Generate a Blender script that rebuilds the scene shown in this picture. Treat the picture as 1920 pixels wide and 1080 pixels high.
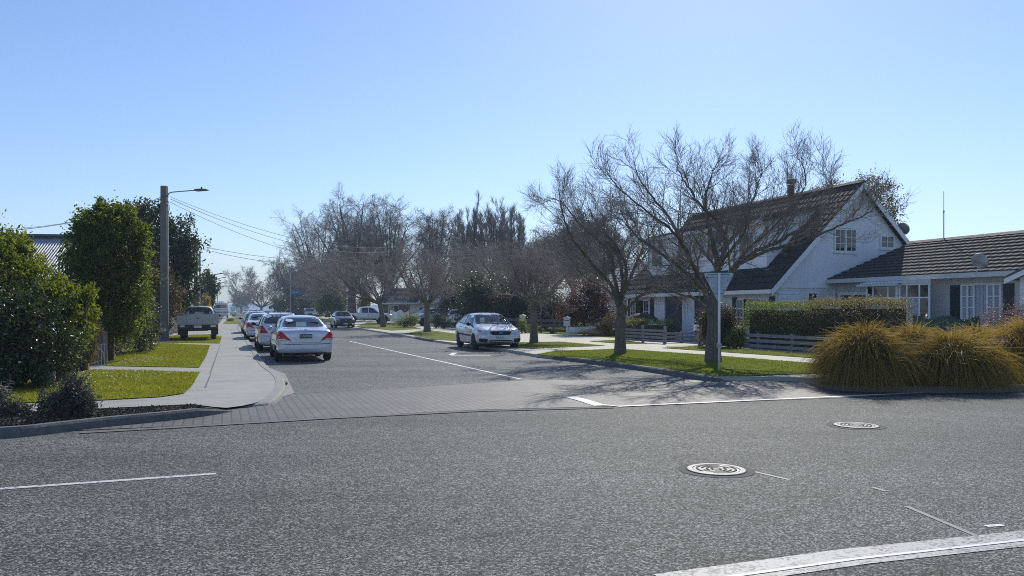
import bpy, bmesh, math, random
import numpy as np
from mathutils import Vector, Matrix
from mathutils.bvhtree import BVHTree

for o in list(bpy.data.objects):
    bpy.data.objects.remove(o)
SC = bpy.context.scene
COL = SC.collection
R = math.radians
PI = math.pi

# ------------------------------------------------------------ camera, sky, sun, exposure
F, H, CX, HY = 1470.0, 1.62, 960.0, 580.0          # focal length in photo pixels, eye height, principal column, horizon row
cam = bpy.data.cameras.new('camera')
cam.sensor_width = 36.0
cam.lens = 36.0 * F / 1920.0
cam.shift_y = (HY - 540.0) / 1920.0
cam.clip_start, cam.clip_end = 0.1, 9000.0
cam_ob = bpy.data.objects.new('camera', cam)
cam_ob.location = (0, 0, H)
cam_ob.rotation_euler = (PI / 2, 0, 0)
COL.objects.link(cam_ob)
SC.camera = cam_ob

SUN_AZ, SUN_EL = 14.5, 38.0                          # degrees right of +Y, degrees up
S = Vector((math.sin(R(SUN_AZ)) * math.cos(R(SUN_EL)), math.cos(R(SUN_AZ)) * math.cos(R(SUN_EL)), math.sin(R(SUN_EL))))
w = bpy.data.worlds.new('World')
SC.world = w
w.use_nodes = True
nt = w.node_tree
bg = nt.nodes['Background']
sky = nt.nodes.new('ShaderNodeTexSky')
sky.sky_type = 'NISHITA'
sky.sun_disc = False
sky.sun_elevation = R(SUN_EL)
sky.sun_rotation = R(SUN_AZ)
sky.altitude = 0
sky.air_density = 1.0
sky.dust_density = 0.25
sky.ozone_density = 4.0
tint = nt.nodes.new('ShaderNodeMix')                 # cool white balance of the phone picture
tint.data_type = 'RGBA'; tint.blend_type = 'MULTIPLY'; tint.inputs[0].default_value = 1.0
tint.inputs[7].default_value = (1.0, 1.0, 1.10, 1)
nt.links.new(sky.outputs[0], tint.inputs[6])
nt.links.new(tint.outputs[2], bg.inputs[0])
bg.inputs[1].default_value = 0.13
sl = bpy.data.lights.new('sun', 'SUN')
sl.energy = 4.0
sl.angle = R(0.53)
sl.color = (1.0, 0.94, 0.83)
so = bpy.data.objects.new('sun', sl)
so.rotation_euler = S.to_track_quat('Z', 'Y').to_euler()
COL.objects.link(so)
SC.view_settings.view_transform = 'Standard'
SC.view_settings.look = 'None'
SC.view_settings.exposure = 0.06
SC.view_settings.gamma = 1.0
SC.cycles.pixel_filter_type = 'BLACKMAN_HARRIS'
SC.cycles.filter_width = 1.0
SC.cycles.use_denoising = False                       # keep the fine grain of chipseal and twigs

# ------------------------------------------------------------ geometry helpers
U = Vector((-0.347, 0.938, 0)).normalized()         # along the side street, away from us
V = Vector((U.y, -U.x, 0))                          # to the right of the side street
ROT_V = math.atan2(V.y, V.x)
ROT_MU = math.atan2(-U.y, -U.x)
rng = np.random.default_rng(7)
random.seed(7)

def G(px, py, z=0.0):
    d = F * (H - z) / (py - HY)
    return Vector(((px - CX) / F * d, d, z))

def at(px, d, z=0.0):
    return Vector(((px - CX) / F * d, d, z))

def Z(py, d):
    return H - (py - HY) * d / F

def tag(o, label=None, cat=None, group=None, kind=None):
    if label: o['label'] = label
    if cat: o['category'] = cat
    if group: o['group'] = group
    if kind: o['kind'] = kind
    return o

def empty(name, loc=(0, 0, 0), rz=0.0):
    o = bpy.data.objects.new(name, None)
    o.location = loc
    o.rotation_euler = (0, 0, rz)
    o.empty_display_size = 0.2
    COL.objects.link(o)
    return o

def link(name, me, mat=None, parent=None):
    o = bpy.data.objects.new(name, me)
    COL.objects.link(o)
    if mat is not None and len(me.materials) == 0:
        me.materials.append(mat)
    if parent is not None:
        o.parent = parent
    return o

def mesh_np(name, Vt, Fc, mat=None, parent=None, smooth=False, attr=None):
    """Vt (n,3); Fc (m,k) all faces with k corners"""
    me = bpy.data.meshes.new(name)
    Vt = np.asarray(Vt, np.float32)
    Fc = np.asarray(Fc, np.int32)
    n, (m, k) = len(Vt), Fc.shape
    me.vertices.add(n)
    me.vertices.foreach_set('co', Vt.ravel())
    me.loops.add(m * k)
    me.loops.foreach_set('vertex_index', Fc.ravel())
    me.polygons.add(m)
    me.polygons.foreach_set('loop_start', np.arange(0, m * k, k, dtype=np.int32))
    me.polygons.foreach_set('use_smooth', np.full(m, smooth))
    if attr is not None:
        a = me.attributes.new('tip', 'FLOAT', 'POINT')
        a.data.foreach_set('value', np.asarray(attr, np.float32))
    me.update(calc_edges=True)
    return link(name, me, mat, parent)

class MB:
    """collects simple shapes into ONE mesh"""
    def __init__(s):
        s.bm = bmesh.new()
    def poly(s, pts):
        vs = [s.bm.verts.new(p) for p in pts]
        return s.bm.faces.new(vs)
    def box(s, x0, x1, y0, y1, z0, z1, M=None):
        P = [(x0, y0, z0), (x1, y0, z0), (x1, y1, z0), (x0, y1, z0), (x0, y0, z1), (x1, y0, z1), (x1, y1, z1), (x0, y1, z1)]
        if M is not None:
            P = [M @ Vector(p) for p in P]
        v = [s.bm.verts.new(p) for p in P]
        for f in ((3, 2, 1, 0), (4, 5, 6, 7), (0, 1, 5, 4), (1, 2, 6, 5), (2, 3, 7, 6), (3, 0, 4, 7)):
            s.bm.faces.new([v[i] for i in f])
        return s
    def prism(s, prof, a0, a1, axis='x'):
        """prof list of 2-D points; extruded along axis"""
        def mk(p, a):
            return {'x': (a, p[0], p[1]), 'y': (p[0], a, p[1]), 'z': (p[0], p[1], a)}[axis]
        A = [s.bm.verts.new(mk(p, a0)) for p in prof]
        B = [s.bm.verts.new(mk(p, a1)) for p in prof]
        n = len(prof)
        s.bm.faces.new(A[::-1]); s.bm.faces.new(B)
        for i in range(n):
            s.bm.faces.new((A[i], A[(i + 1) % n], B[(i + 1) % n], B[i]))
        return s
    def tube(s, pts, rad, n=8, caps=True):
        pts = [Vector(p) for p in pts]
        if not hasattr(rad, '__len__'): rad = [rad] * len(pts)
        rings = []
        for i, p in enumerate(pts):
            t = (pts[min(i + 1, len(pts) - 1)] - pts[max(i - 1, 0)]).normalized()
            a = t.cross(Vector((0.13, 0.21, 1)) if abs(t.z) < 0.9 else Vector((1, 0.1, 0))).normalized()
            b = t.cross(a)
            rings.append([s.bm.verts.new(p + float(rad[i]) * (math.cos(2 * PI * k / n) * a + math.sin(2 * PI * k / n) * b)) for k in range(n)])
        for i in range(len(pts) - 1):
            for k in range(n):
                s.bm.faces.new((rings[i][k], rings[i][(k + 1) % n], rings[i + 1][(k + 1) % n], rings[i + 1][k]))
        if caps:
            s.bm.faces.new(rings[0][::-1]); s.bm.faces.new(rings[-1])
        return s
    def lathe(s, prof, n=24, axis='z', c=(0, 0, 0)):
        """prof list of (radius, height)"""
        rings = []
        for r, h in prof:
            ring = []
            for k in range(n):
                ca, sa = math.cos(2 * PI * k / n) * r, math.sin(2 * PI * k / n) * r
                p = {'z': (ca, sa, h), 'y': (ca, h, sa), 'x': (h, ca, sa)}[axis]
                ring.append(s.bm.verts.new((p[0] + c[0], p[1] + c[1], p[2] + c[2])))
            rings.append(ring)
        for i in range(len(rings) - 1):
            for k in range(n):
                s.bm.faces.new((rings[i][k], rings[i][(k + 1) % n], rings[i + 1][(k + 1) % n], rings[i + 1][k]))
        for rg in (rings[0], rings[-1]):
            try: s.bm.faces.new(rg)
            except Exception: pass
        return s
    def ball(s, c, r, seg=12):
        m = Matrix.Translation(c) @ Matrix.Diagonal((*r, 1)) if hasattr(r, '__len__') else Matrix.Translation(c) @ Matrix.Diagonal((r, r, r, 1))
        bmesh.ops.create_uvsphere(s.bm, u_segments=seg, v_segments=max(6, seg // 2), radius=1, matrix=m)
        return s
    def bevel(s, off, seg=2):
        bmesh.ops.bevel(s.bm, geom=[e for e in s.bm.edges if len(e.link_faces) == 2 and e.calc_face_angle(0) > 0.5], offset=off, segments=seg, affect='EDGES', profile=0.6)
        return s
    def build(s, name, mat=None, parent=None, smooth=False):
        bmesh.ops.recalc_face_normals(s.bm, faces=s.bm.faces[:])
        if smooth:
            for f in s.bm.faces: f.smooth = True
        me = bpy.data.meshes.new(name)
        s.bm.to_mesh(me); s.bm.free()
        return link(name, me, mat, parent)

def flat(name, pts, mat, z=None, kind='structure', sub=0):
    """a flat sheet from outline points"""
    bm = bmesh.new()
    vs = [bm.verts.new((p[0], p[1], p[2] if z is None else z)) for p in pts]
    es = [bm.edges.new((vs[i], vs[(i + 1) % len(vs)])) for i in range(len(vs))]
    bmesh.ops.triangle_fill(bm, use_beauty=True, use_dissolve=False, edges=es, normal=(0, 0, 1))
    for f in bm.faces:
        if f.normal.z < 0: f.normal_flip()
    me = bpy.data.meshes.new(name)
    bm.to_mesh(me); bm.free()
    o = link(name, me, mat)
    if kind: o['kind'] = kind
    return o

def slab(name, pts, mat, z0, z1, kind='structure'):
    bm = bmesh.new()
    A = [bm.verts.new((p[0], p[1], z1)) for p in pts]
    es = [bm.edges.new((A[i], A[(i + 1) % len(A)])) for i in range(len(A))]
    bmesh.ops.triangle_fill(bm, use_beauty=True, use_dissolve=False, edges=es, normal=(0, 0, 1))
    for f in bm.faces:
        if f.normal.z < 0: f.normal_flip()
    B = [bm.verts.new((p[0], p[1], z0)) for p in pts]
    n = len(pts)
    for i in range(n):
        bm.faces.new((A[i], A[(i + 1) % n], B[(i + 1) % n], B[i]))
    me = bpy.data.meshes.new(name)
    bm.to_mesh(me); bm.free()
    o = link(name, me, mat)
    if kind: o['kind'] = kind
    return o

def smoothpath(pts, n=6):
    """Catmull-Rom through points"""
    P = [Vector(p) for p in pts]
    out = []
    for i in range(len(P) - 1):
        a, b, c, d = P[max(i - 1, 0)], P[i], P[i + 1], P[min(i + 2, len(P) - 1)]
        for k in range(n):
            t = k / n
            out.append(0.5 * ((2 * b) + (c - a) * t + (2 * a - 5 * b + 4 * c - d) * t * t + (3 * b - a - 3 * c + d) * t ** 3))
    out.append(P[-1])
    return out

def sweep(name, path, prof, mat, parent=None, scale=None):
    """prof points (side, up): side positive = to the right of travel"""
    bm = bmesh.new()
    rings = []
    for i, p in enumerate(path):
        t = path[min(i + 1, len(path) - 1)] - path[max(i - 1, 0)]
        t.z = 0; t.normalize()
        n = Vector((t.y, -t.x, 0))
        k = 1 if scale is None else scale[i]
        rings.append([bm.verts.new((p.x + n.x * a, p.y + n.y * a, p.z + b * k)) for a, b in prof])
    m = len(prof)
    for i in range(len(path) - 1):
        for k in range(m - 1):
            bm.faces.new((rings[i][k], rings[i + 1][k], rings[i + 1][k + 1], rings[i][k + 1]))
    bm.faces.new(rings[0]); bm.faces.new(rings[-1][::-1])
    bmesh.ops.recalc_face_normals(bm, faces=bm.faces[:])
    me = bpy.data.meshes.new(name)
    bm.to_mesh(me); bm.free()
    return link(name, me, mat, parent)

def copy_tree(o, parent=None):
    c = o.copy()
    COL.objects.link(c)
    c.parent = parent
    for ch in [x for x in COL.objects if x.parent == o]:
        copy_tree(ch, c)
    return c

# ------------------------------------------------------------ materials
def nmat(name):
    m = bpy.data.materials.new(name)
    m.use_nodes = True
    n = m.node_tree
    return m, n, n.nodes['Principled BSDF'], n.nodes, n.links

def node(N, t, **kw):
    x = N.new(t)
    for k, v in kw.items():
        if k.startswith('i_'):
            x.inputs[int(k[2:]) if k[2:].isdigit() else k[2:]].default_value = v
        else:
            setattr(x, k, v)
    return x

def ramp(N, stops):
    r = N.new('ShaderNodeValToRGB')
    e = r.color_ramp.elements
    while len(e) < len(stops): e.new(0.5)
    for x, (p, c) in zip(e, stops):
        x.position = p
        x.color = (*c, 1) if len(c) == 3 else c
    return r

def coords(N, L, loc=(0, 0, 0), rot=(0, 0, 0), scale=(1, 1, 1)):
    tc = N.new('ShaderNodeTexCoord')
    mp = N.new('ShaderNodeMapping')
    mp.inputs[1].default_value = loc; mp.inputs[2].default_value = rot; mp.inputs[3].default_value = scale
    L.new(tc.outputs['Object'], mp.inputs[0])
    return mp.outputs[0]

def mul(c, k):
    return tuple(min(1, x * k) for x in c)

def M(name, col, rough=0.7, var=0.25, scale=6.0, bump=0.0, bscale=None, metal=0.0, spec=0.4, coat=0.0, var2=None):
    """general surface: base colour wandering between two shades at two scales, optional bump"""
    m, n, p, N, L = nmat(name)
    c = coords(N, L)
    t1 = node(N, 'ShaderNodeTexNoise', i_Scale=scale, i_Detail=6.0, i_Roughness=0.65)
    L.new(c, t1.inputs['Vector'])
    r1 = ramp(N, [(0.3, mul(col, 1 - var)), (0.7, mul(col, 1 + var) if var2 is None else var2)])
    L.new(t1.outputs[0], r1.inputs[0])
    L.new(r1.outputs[0], p.inputs['Base Color'])
    p.inputs['Roughness'].default_value = rough
    p.inputs['Metallic'].default_value = metal
    p.inputs['Specular IOR Level'].default_value = spec
    p.inputs['Coat Weight'].default_value = coat
    p.inputs['Coat Roughness'].default_value = 0.04
    if bump:
        t2 = node(N, 'ShaderNodeTexNoise', i_Scale=bscale or scale * 4, i_Detail=5.0)
        L.new(c, t2.inputs['Vector'])
        b = node(N, 'ShaderNodeBump', i_Strength=min(1, bump), i_Distance=0.02)
        L.new(t2.outputs[0], b.inputs['Height'])
        L.new(b.outputs[0], p.inputs['Normal'])
    return m

def leafmat(name, stops, trans=0.35, tcol=(0.25, 0.32, 0.04), rough=0.45, spec=0.4, attr=False, patch=False):
    """leaves: every leaf its own shade, light passes through"""
    m, n, p, N, L = nmat(name)
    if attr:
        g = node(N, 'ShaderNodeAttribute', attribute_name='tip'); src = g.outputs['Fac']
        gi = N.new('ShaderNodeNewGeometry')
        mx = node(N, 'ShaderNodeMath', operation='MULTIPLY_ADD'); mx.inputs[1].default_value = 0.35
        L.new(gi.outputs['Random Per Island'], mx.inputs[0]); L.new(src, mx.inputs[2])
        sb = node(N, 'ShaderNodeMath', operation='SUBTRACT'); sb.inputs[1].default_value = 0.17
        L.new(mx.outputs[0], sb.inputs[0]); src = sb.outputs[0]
    else:
        g = N.new('ShaderNodeNewGeometry'); src = g.outputs['Random Per Island']
        if patch:                                   # drier and greener areas across a lawn
            pn = node(N, 'ShaderNodeTexNoise', i_Scale=1.1, i_Detail=4.0, i_Roughness=0.7)
            L.new(coords(N, L), pn.inputs['Vector'])
            pr = node(N, 'ShaderNodeMapRange'); pr.inputs[1].default_value = 0.35; pr.inputs[2].default_value = 0.68
            L.new(pn.outputs[0], pr.inputs[0])
            av = node(N, 'ShaderNodeMix'); av.inputs[0].default_value = 0.6
            L.new(src, av.inputs[2]); L.new(pr.outputs[0], av.inputs[3]); src = av.outputs[0]
    r = ramp(N, stops)
    L.new(src, r.inputs[0])
    L.new(r.outputs[0], p.inputs['Base Color'])
    p.inputs['Roughness'].default_value = rough
    p.inputs['Specular IOR Level'].default_value = spec
    tr = N.new('ShaderNodeBsdfTranslucent')
    mxc = node(N, 'ShaderNodeMix', data_type='RGBA', blend_type='MIX'); mxc.inputs[0].default_value = 0.5
    L.new(r.outputs[0], mxc.inputs[6]); mxc.inputs[7].default_value = (*tcol, 1)
    L.new(mxc.outputs[2], tr.inputs[0])
    ms = N.new('ShaderNodeMixShader'); ms.inputs[0].default_value = trans
    L.new(p.outputs[0], ms.inputs[1]); L.new(tr.outputs[0], ms.inputs[2])
    L.new(ms.outputs[0], N['Material Output'].inputs[0])
    return m

def asphalt(name, dark, light, tint=(1, 1, 1), stone=62.0, spec=0.35):
    m, n, p, N, L = nmat(name)
    c = coords(N, L)
    v = node(N, 'ShaderNodeTexVoronoi', feature='F1', i_Scale=stone, i_Randomness=1.0)
    L.new(c, v.inputs['Vector'])
    sep = N.new('ShaderNodeSeparateColor'); L.new(v.outputs['Color'], sep.inputs[0])
    r = ramp(N, [(0.0, mul(dark, 0.4)), (0.40, dark), (0.70, light), (1.0, mul(light, 2.4))])
    L.new(sep.outputs[0], r.inputs[0])
    # worn lanes and patches
    t = node(N, 'ShaderNodeTexNoise', i_Scale=0.35, i_Detail=5.0, i_Roughness=0.6)
    c2 = coords(N, L, rot=(0, 0, -R(20.3)), scale=(0.35, 1.3, 1))
    L.new(c2, t.inputs['Vector'])
    r2 = ramp(N, [(0.3, (0.70, 0.70, 0.70)), (0.7, (1.24, 1.24, 1.24))])
    L.new(t.outputs[0], r2.inputs[0])
    t3 = node(N, 'ShaderNodeTexNoise', i_Scale=3.5, i_Detail=8.0, i_Roughness=0.7)
    L.new(c, t3.inputs['Vector'])
    r3 = ramp(N, [(0.3, (0.86, 0.86, 0.86)), (0.7, (1.12, 1.12, 1.12))])
    L.new(t3.outputs[0], r3.inputs[0])
    a = node(N, 'ShaderNodeMix', data_type='RGBA', blend_type='MULTIPLY'); a.inputs[0].default_value = 1
    L.new(r.outputs[0], a.inputs[6]); L.new(r2.outputs[0], a.inputs[7])
    b = node(N, 'ShaderNodeMix', data_type='RGBA', blend_type='MULTIPLY'); b.inputs[0].default_value = 1
    L.new(a.outputs[2], b.inputs[6]); L.new(r3.outputs[0], b.inputs[7])
    t4 = node(N, 'ShaderNodeTexNoise', i_Scale=0.9, i_Detail=7.0, i_Roughness=0.62, i_Distortion=0.6)
    c4 = coords(N, L, loc=(7, 3, 0), rot=(0, 0, -R(20.3)), scale=(0.5, 1.0, 1)); L.new(c4, t4.inputs['Vector'])
    r4 = ramp(N, [(0.30, (0.74, 0.73, 0.71)), (0.42, (1, 1, 1)), (0.66, (1, 1, 1)), (0.74, (1.13, 1.13, 1.12))]); L.new(t4.outputs[0], r4.inputs[0])
    b2 = node(N, 'ShaderNodeMix', data_type='RGBA', blend_type='MULTIPLY'); b2.inputs[0].default_value = 1
    L.new(b.outputs[2], b2.inputs[6]); L.new(r4.outputs[0], b2.inputs[7])
    L.new(b2.outputs[2], p.inputs['Base Color'])
    p.inputs['Roughness'].default_value = 0.72
    p.inputs['Specular IOR Level'].default_value = spec
    bp = node(N, 'ShaderNodeBump', i_Strength=0.8, i_Distance=0.006)
    inv = node(N, 'ShaderNodeMath', operation='SUBTRACT'); inv.inputs[0].default_value = 1.0
    L.new(v.outputs['Distance'], inv.inputs[1])
    L.new(inv.outputs[0], bp.inputs['Height'])
    L.new(bp.outputs[0], p.inputs['Normal'])
    return m

def paint_on_road(name, base=(0.72, 0.72, 0.70), under=(0.15, 0.155, 0.16), wear=0.42):
    """thermoplastic / paint over chipseal: stones show through where worn"""
    m, n, p, N, L = nmat(name)
    c = coords(N, L)
    v = node(N, 'ShaderNodeTexVoronoi', feature='F1', i_Scale=55.0)
    L.new(c, v.inputs['Vector'])
    t = node(N, 'ShaderNodeTexNoise', i_Scale=5.0, i_Detail=6.0); L.new(c, t.inputs['Vector'])
    sep = N.new('ShaderNodeSeparateColor'); L.new(v.outputs['Color'], sep.inputs[0])
    ad = node(N, 'ShaderNodeMath', operation='ADD'); L.new(sep.outputs[0], ad.inputs[0]); L.new(t.outputs[0], ad.inputs[1])
    r = ramp(N, [(max(0, wear - 0.12), under), (wear + 0.06, base)])
    dv = node(N, 'ShaderNodeMath', operation='MULTIPLY'); dv.inputs[1].default_value = 0.6
    L.new(ad.outputs[0], dv.inputs[0]); L.new(dv.outputs[0], r.inputs[0])
    L.new(r.outputs[0], p.inputs['Base Color'])
    p.inputs['Roughness'].default_value = 0.6
    return m

def pavers(name):
    m, n, p, N, L = nmat(name)
    c = coords(N, L, rot=(0, 0, -math.atan2(U.y, U.x)))
    b = node(N, 'ShaderNodeTexBrick', offset=0.5, i_Scale=1.0)
    b.inputs['Color1'].default_value = (0.130, 0.125, 0.117, 1)
    b.inputs['Color2'].default_value = (0.095, 0.092, 0.088, 1)
    b.inputs['Mortar'].default_value = (0.044, 0.042, 0.039, 1)
    b.inputs['Mortar Size'].default_value = 0.013
    b.inputs['Mortar Smooth'].default_value = 0.1
    b.inputs['Brick Width'].default_value = 0.24
    b.inputs['Row Height'].default_value = 0.13
    L.new(c, b.inputs['Vector'])
    t = node(N, 'ShaderNodeTexNoise', i_Scale=1.2, i_Detail=7.0); L.new(c, t.inputs['Vector'])
    r = ramp(N, [(0.3, (0.75, 0.75, 0.75)), (0.7, (1.2, 1.2, 1.2))]); L.new(t.outputs[0], r.inputs[0])
    a = node(N, 'ShaderNodeMix', data_type='RGBA', blend_type='MULTIPLY'); a.inputs[0].default_value = 1
    L.new(b.outputs[0], a.inputs[6]); L.new(r.outputs[0], a.inputs[7])
    t2 = node(N, 'ShaderNodeTexNoise', i_Scale=90.0, i_Detail=2.0); L.new(c, t2.inputs['Vector'])
    r4 = ramp(N, [(0.25, (0.7, 0.7, 0.7)), (0.75, (1.3, 1.3, 1.3))]); L.new(t2.outputs[0], r4.inputs[0])
    a2 = node(N, 'ShaderNodeMix', data_type='RGBA', blend_type='MULTIPLY'); a2.inputs[0].default_value = 1
    L.new(a.outputs[2], a2.inputs[6]); L.new(r4.outputs[0], a2.inputs[7])
    L.new(a2.outputs[2], p.inputs['Base Color'])
    p.inputs['Roughness'].default_value = 0.65
    bp = node(N, 'ShaderNodeBump', i_Strength=0.5, i_Distance=0.006, invert=True)
    L.new(b.outputs['Fac'], bp.inputs['Height']); L.new(bp.outputs[0], p.inputs['Normal'])
    return m

def concrete(name, col, joint=1.6):
    m, n, p, N, L = nmat(name)
    c = coords(N, L, loc=(450, 0, 0), rot=(0, 0, -ROT_V))
    t = node(N, 'ShaderNodeTexNoise', i_Scale=1.1, i_Detail=9.0, i_Roughness=0.7); L.new(c, t.inputs['Vector'])
    r = ramp(N, [(0.28, mul(col, 0.72)), (0.5, col), (0.75, mul(col, 1.15))]); L.new(t.outputs[0], r.inputs[0])
    br = node(N, 'ShaderNodeTexBrick', offset=0.0, i_Scale=1.0)     # sawn joints across the slab
    for k in ('Color1', 'Color2'): br.inputs[k].default_value = (1, 1, 1, 1)
    br.inputs['Mortar'].default_value = (0.30, 0.30, 0.30, 1)
    br.inputs['Mortar Size'].default_value = 0.010
    br.inputs['Brick Width'].default_value = 900.0
    br.inputs['Row Height'].default_value = joint
    L.new(c, br.inputs['Vector'])
    a = node(N, 'ShaderNodeMix', data_type='RGBA', blend_type='MULTIPLY'); a.inputs[0].default_value = 1
    L.new(r.outputs[0], a.inputs[6]); L.new(br.outputs[0], a.inputs[7])
    c3 = coords(N, L, rot=(0, 0, -ROT_V), scale=(1.5, 22, 1))
    t2 = node(N, 'ShaderNodeTexNoise', i_Scale=2.0, i_Detail=4.0); L.new(c3, t2.inputs['Vector'])
    r2 = ramp(N, [(0.3, (0.9, 0.9, 0.9)), (0.7, (1.08, 1.08, 1.08))]); L.new(t2.outputs[0], r2.inputs[0])
    a2 = node(N, 'ShaderNodeMix', data_type='RGBA', blend_type='MULTIPLY'); a2.inputs[0].default_value = 1
    L.new(a.outputs[2], a2.inputs[6]); L.new(r2.outputs[0], a2.inputs[7])
    L.new(a2.outputs[2], p.inputs['Base Color'])
    p.inputs['Roughness'].default_value = 0.8
    bp = node(N, 'ShaderNodeBump', i_Strength=0.25, i_Distance=0.01)
    L.new(t2.outputs[0], bp.inputs['Height']); L.new(bp.outputs[0], p.inputs['Normal'])
    return m

def boards(name, col, pitch=0.19, strength=0.9):
    """horizontal weatherboards: lapped profile as bump"""
    m, n, p, N, L = nmat(name)
    c = coords(N, L)
    sx = N.new('ShaderNodeSeparateXYZ'); L.new(c, sx.inputs[0])
    d = node(N, 'ShaderNodeMath', operation='DIVIDE'); d.inputs[1].default_value = pitch; L.new(sx.outputs[2], d.inputs[0])
    fr = node(N, 'ShaderNodeMath', operation='FRACT'); L.new(d.outputs[0], fr.inputs[0])
    inv = node(N, 'ShaderNodeMath', operation='SUBTRACT'); inv.inputs[0].default_value = 1; L.new(fr.outputs[0], inv.inputs[1])
    bp = node(N, 'ShaderNodeBump', i_Strength=strength, i_Distance=0.03); L.new(inv.outputs[0], bp.inputs['Height'])
    t = node(N, 'ShaderNodeTexNoise', i_Scale=1.5, i_Detail=6.0); L.new(c, t.inputs['Vector'])
    r = ramp(N, [(0.3, mul(col, 0.88)), (0.7, mul(col, 1.04))]); L.new(t.outputs[0], r.inputs[0])
    L.new(r.outputs[0], p.inputs['Base Color']); L.new(bp.outputs[0], p.inputs['Normal'])
    p.inputs['Roughness'].default_value = 0.55
    return m

def glassmat(name, tint=(0.012, 0.016, 0.02), rough=0.03, spec=0.9):
    m, n, p, N, L = nmat(name)
    c = coords(N, L)
    t = node(N, 'ShaderNodeTexNoise', i_Scale=1.7, i_Detail=2.0); L.new(c, t.inputs['Vector'])
    r = ramp(N, [(0.35, mul(tint, 0.6)), (0.7, mul(tint, 1.5))]); L.new(t.outputs[0], r.inputs[0])
    L.new(r.outputs[0], p.inputs['Base Color'])
    p.inputs['Roughness'].default_value = rough
    p.inputs['Specular IOR Level'].default_value = spec
    p.inputs['IOR'].default_value = 1.55
    return m

def carpaint(name, col, metal=0.35, rough=0.3):
    m = M(name, col, rough=rough, var=0.04, scale=2.0, metal=metal, coat=1.0, spec=0.5)
    return m

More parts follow.
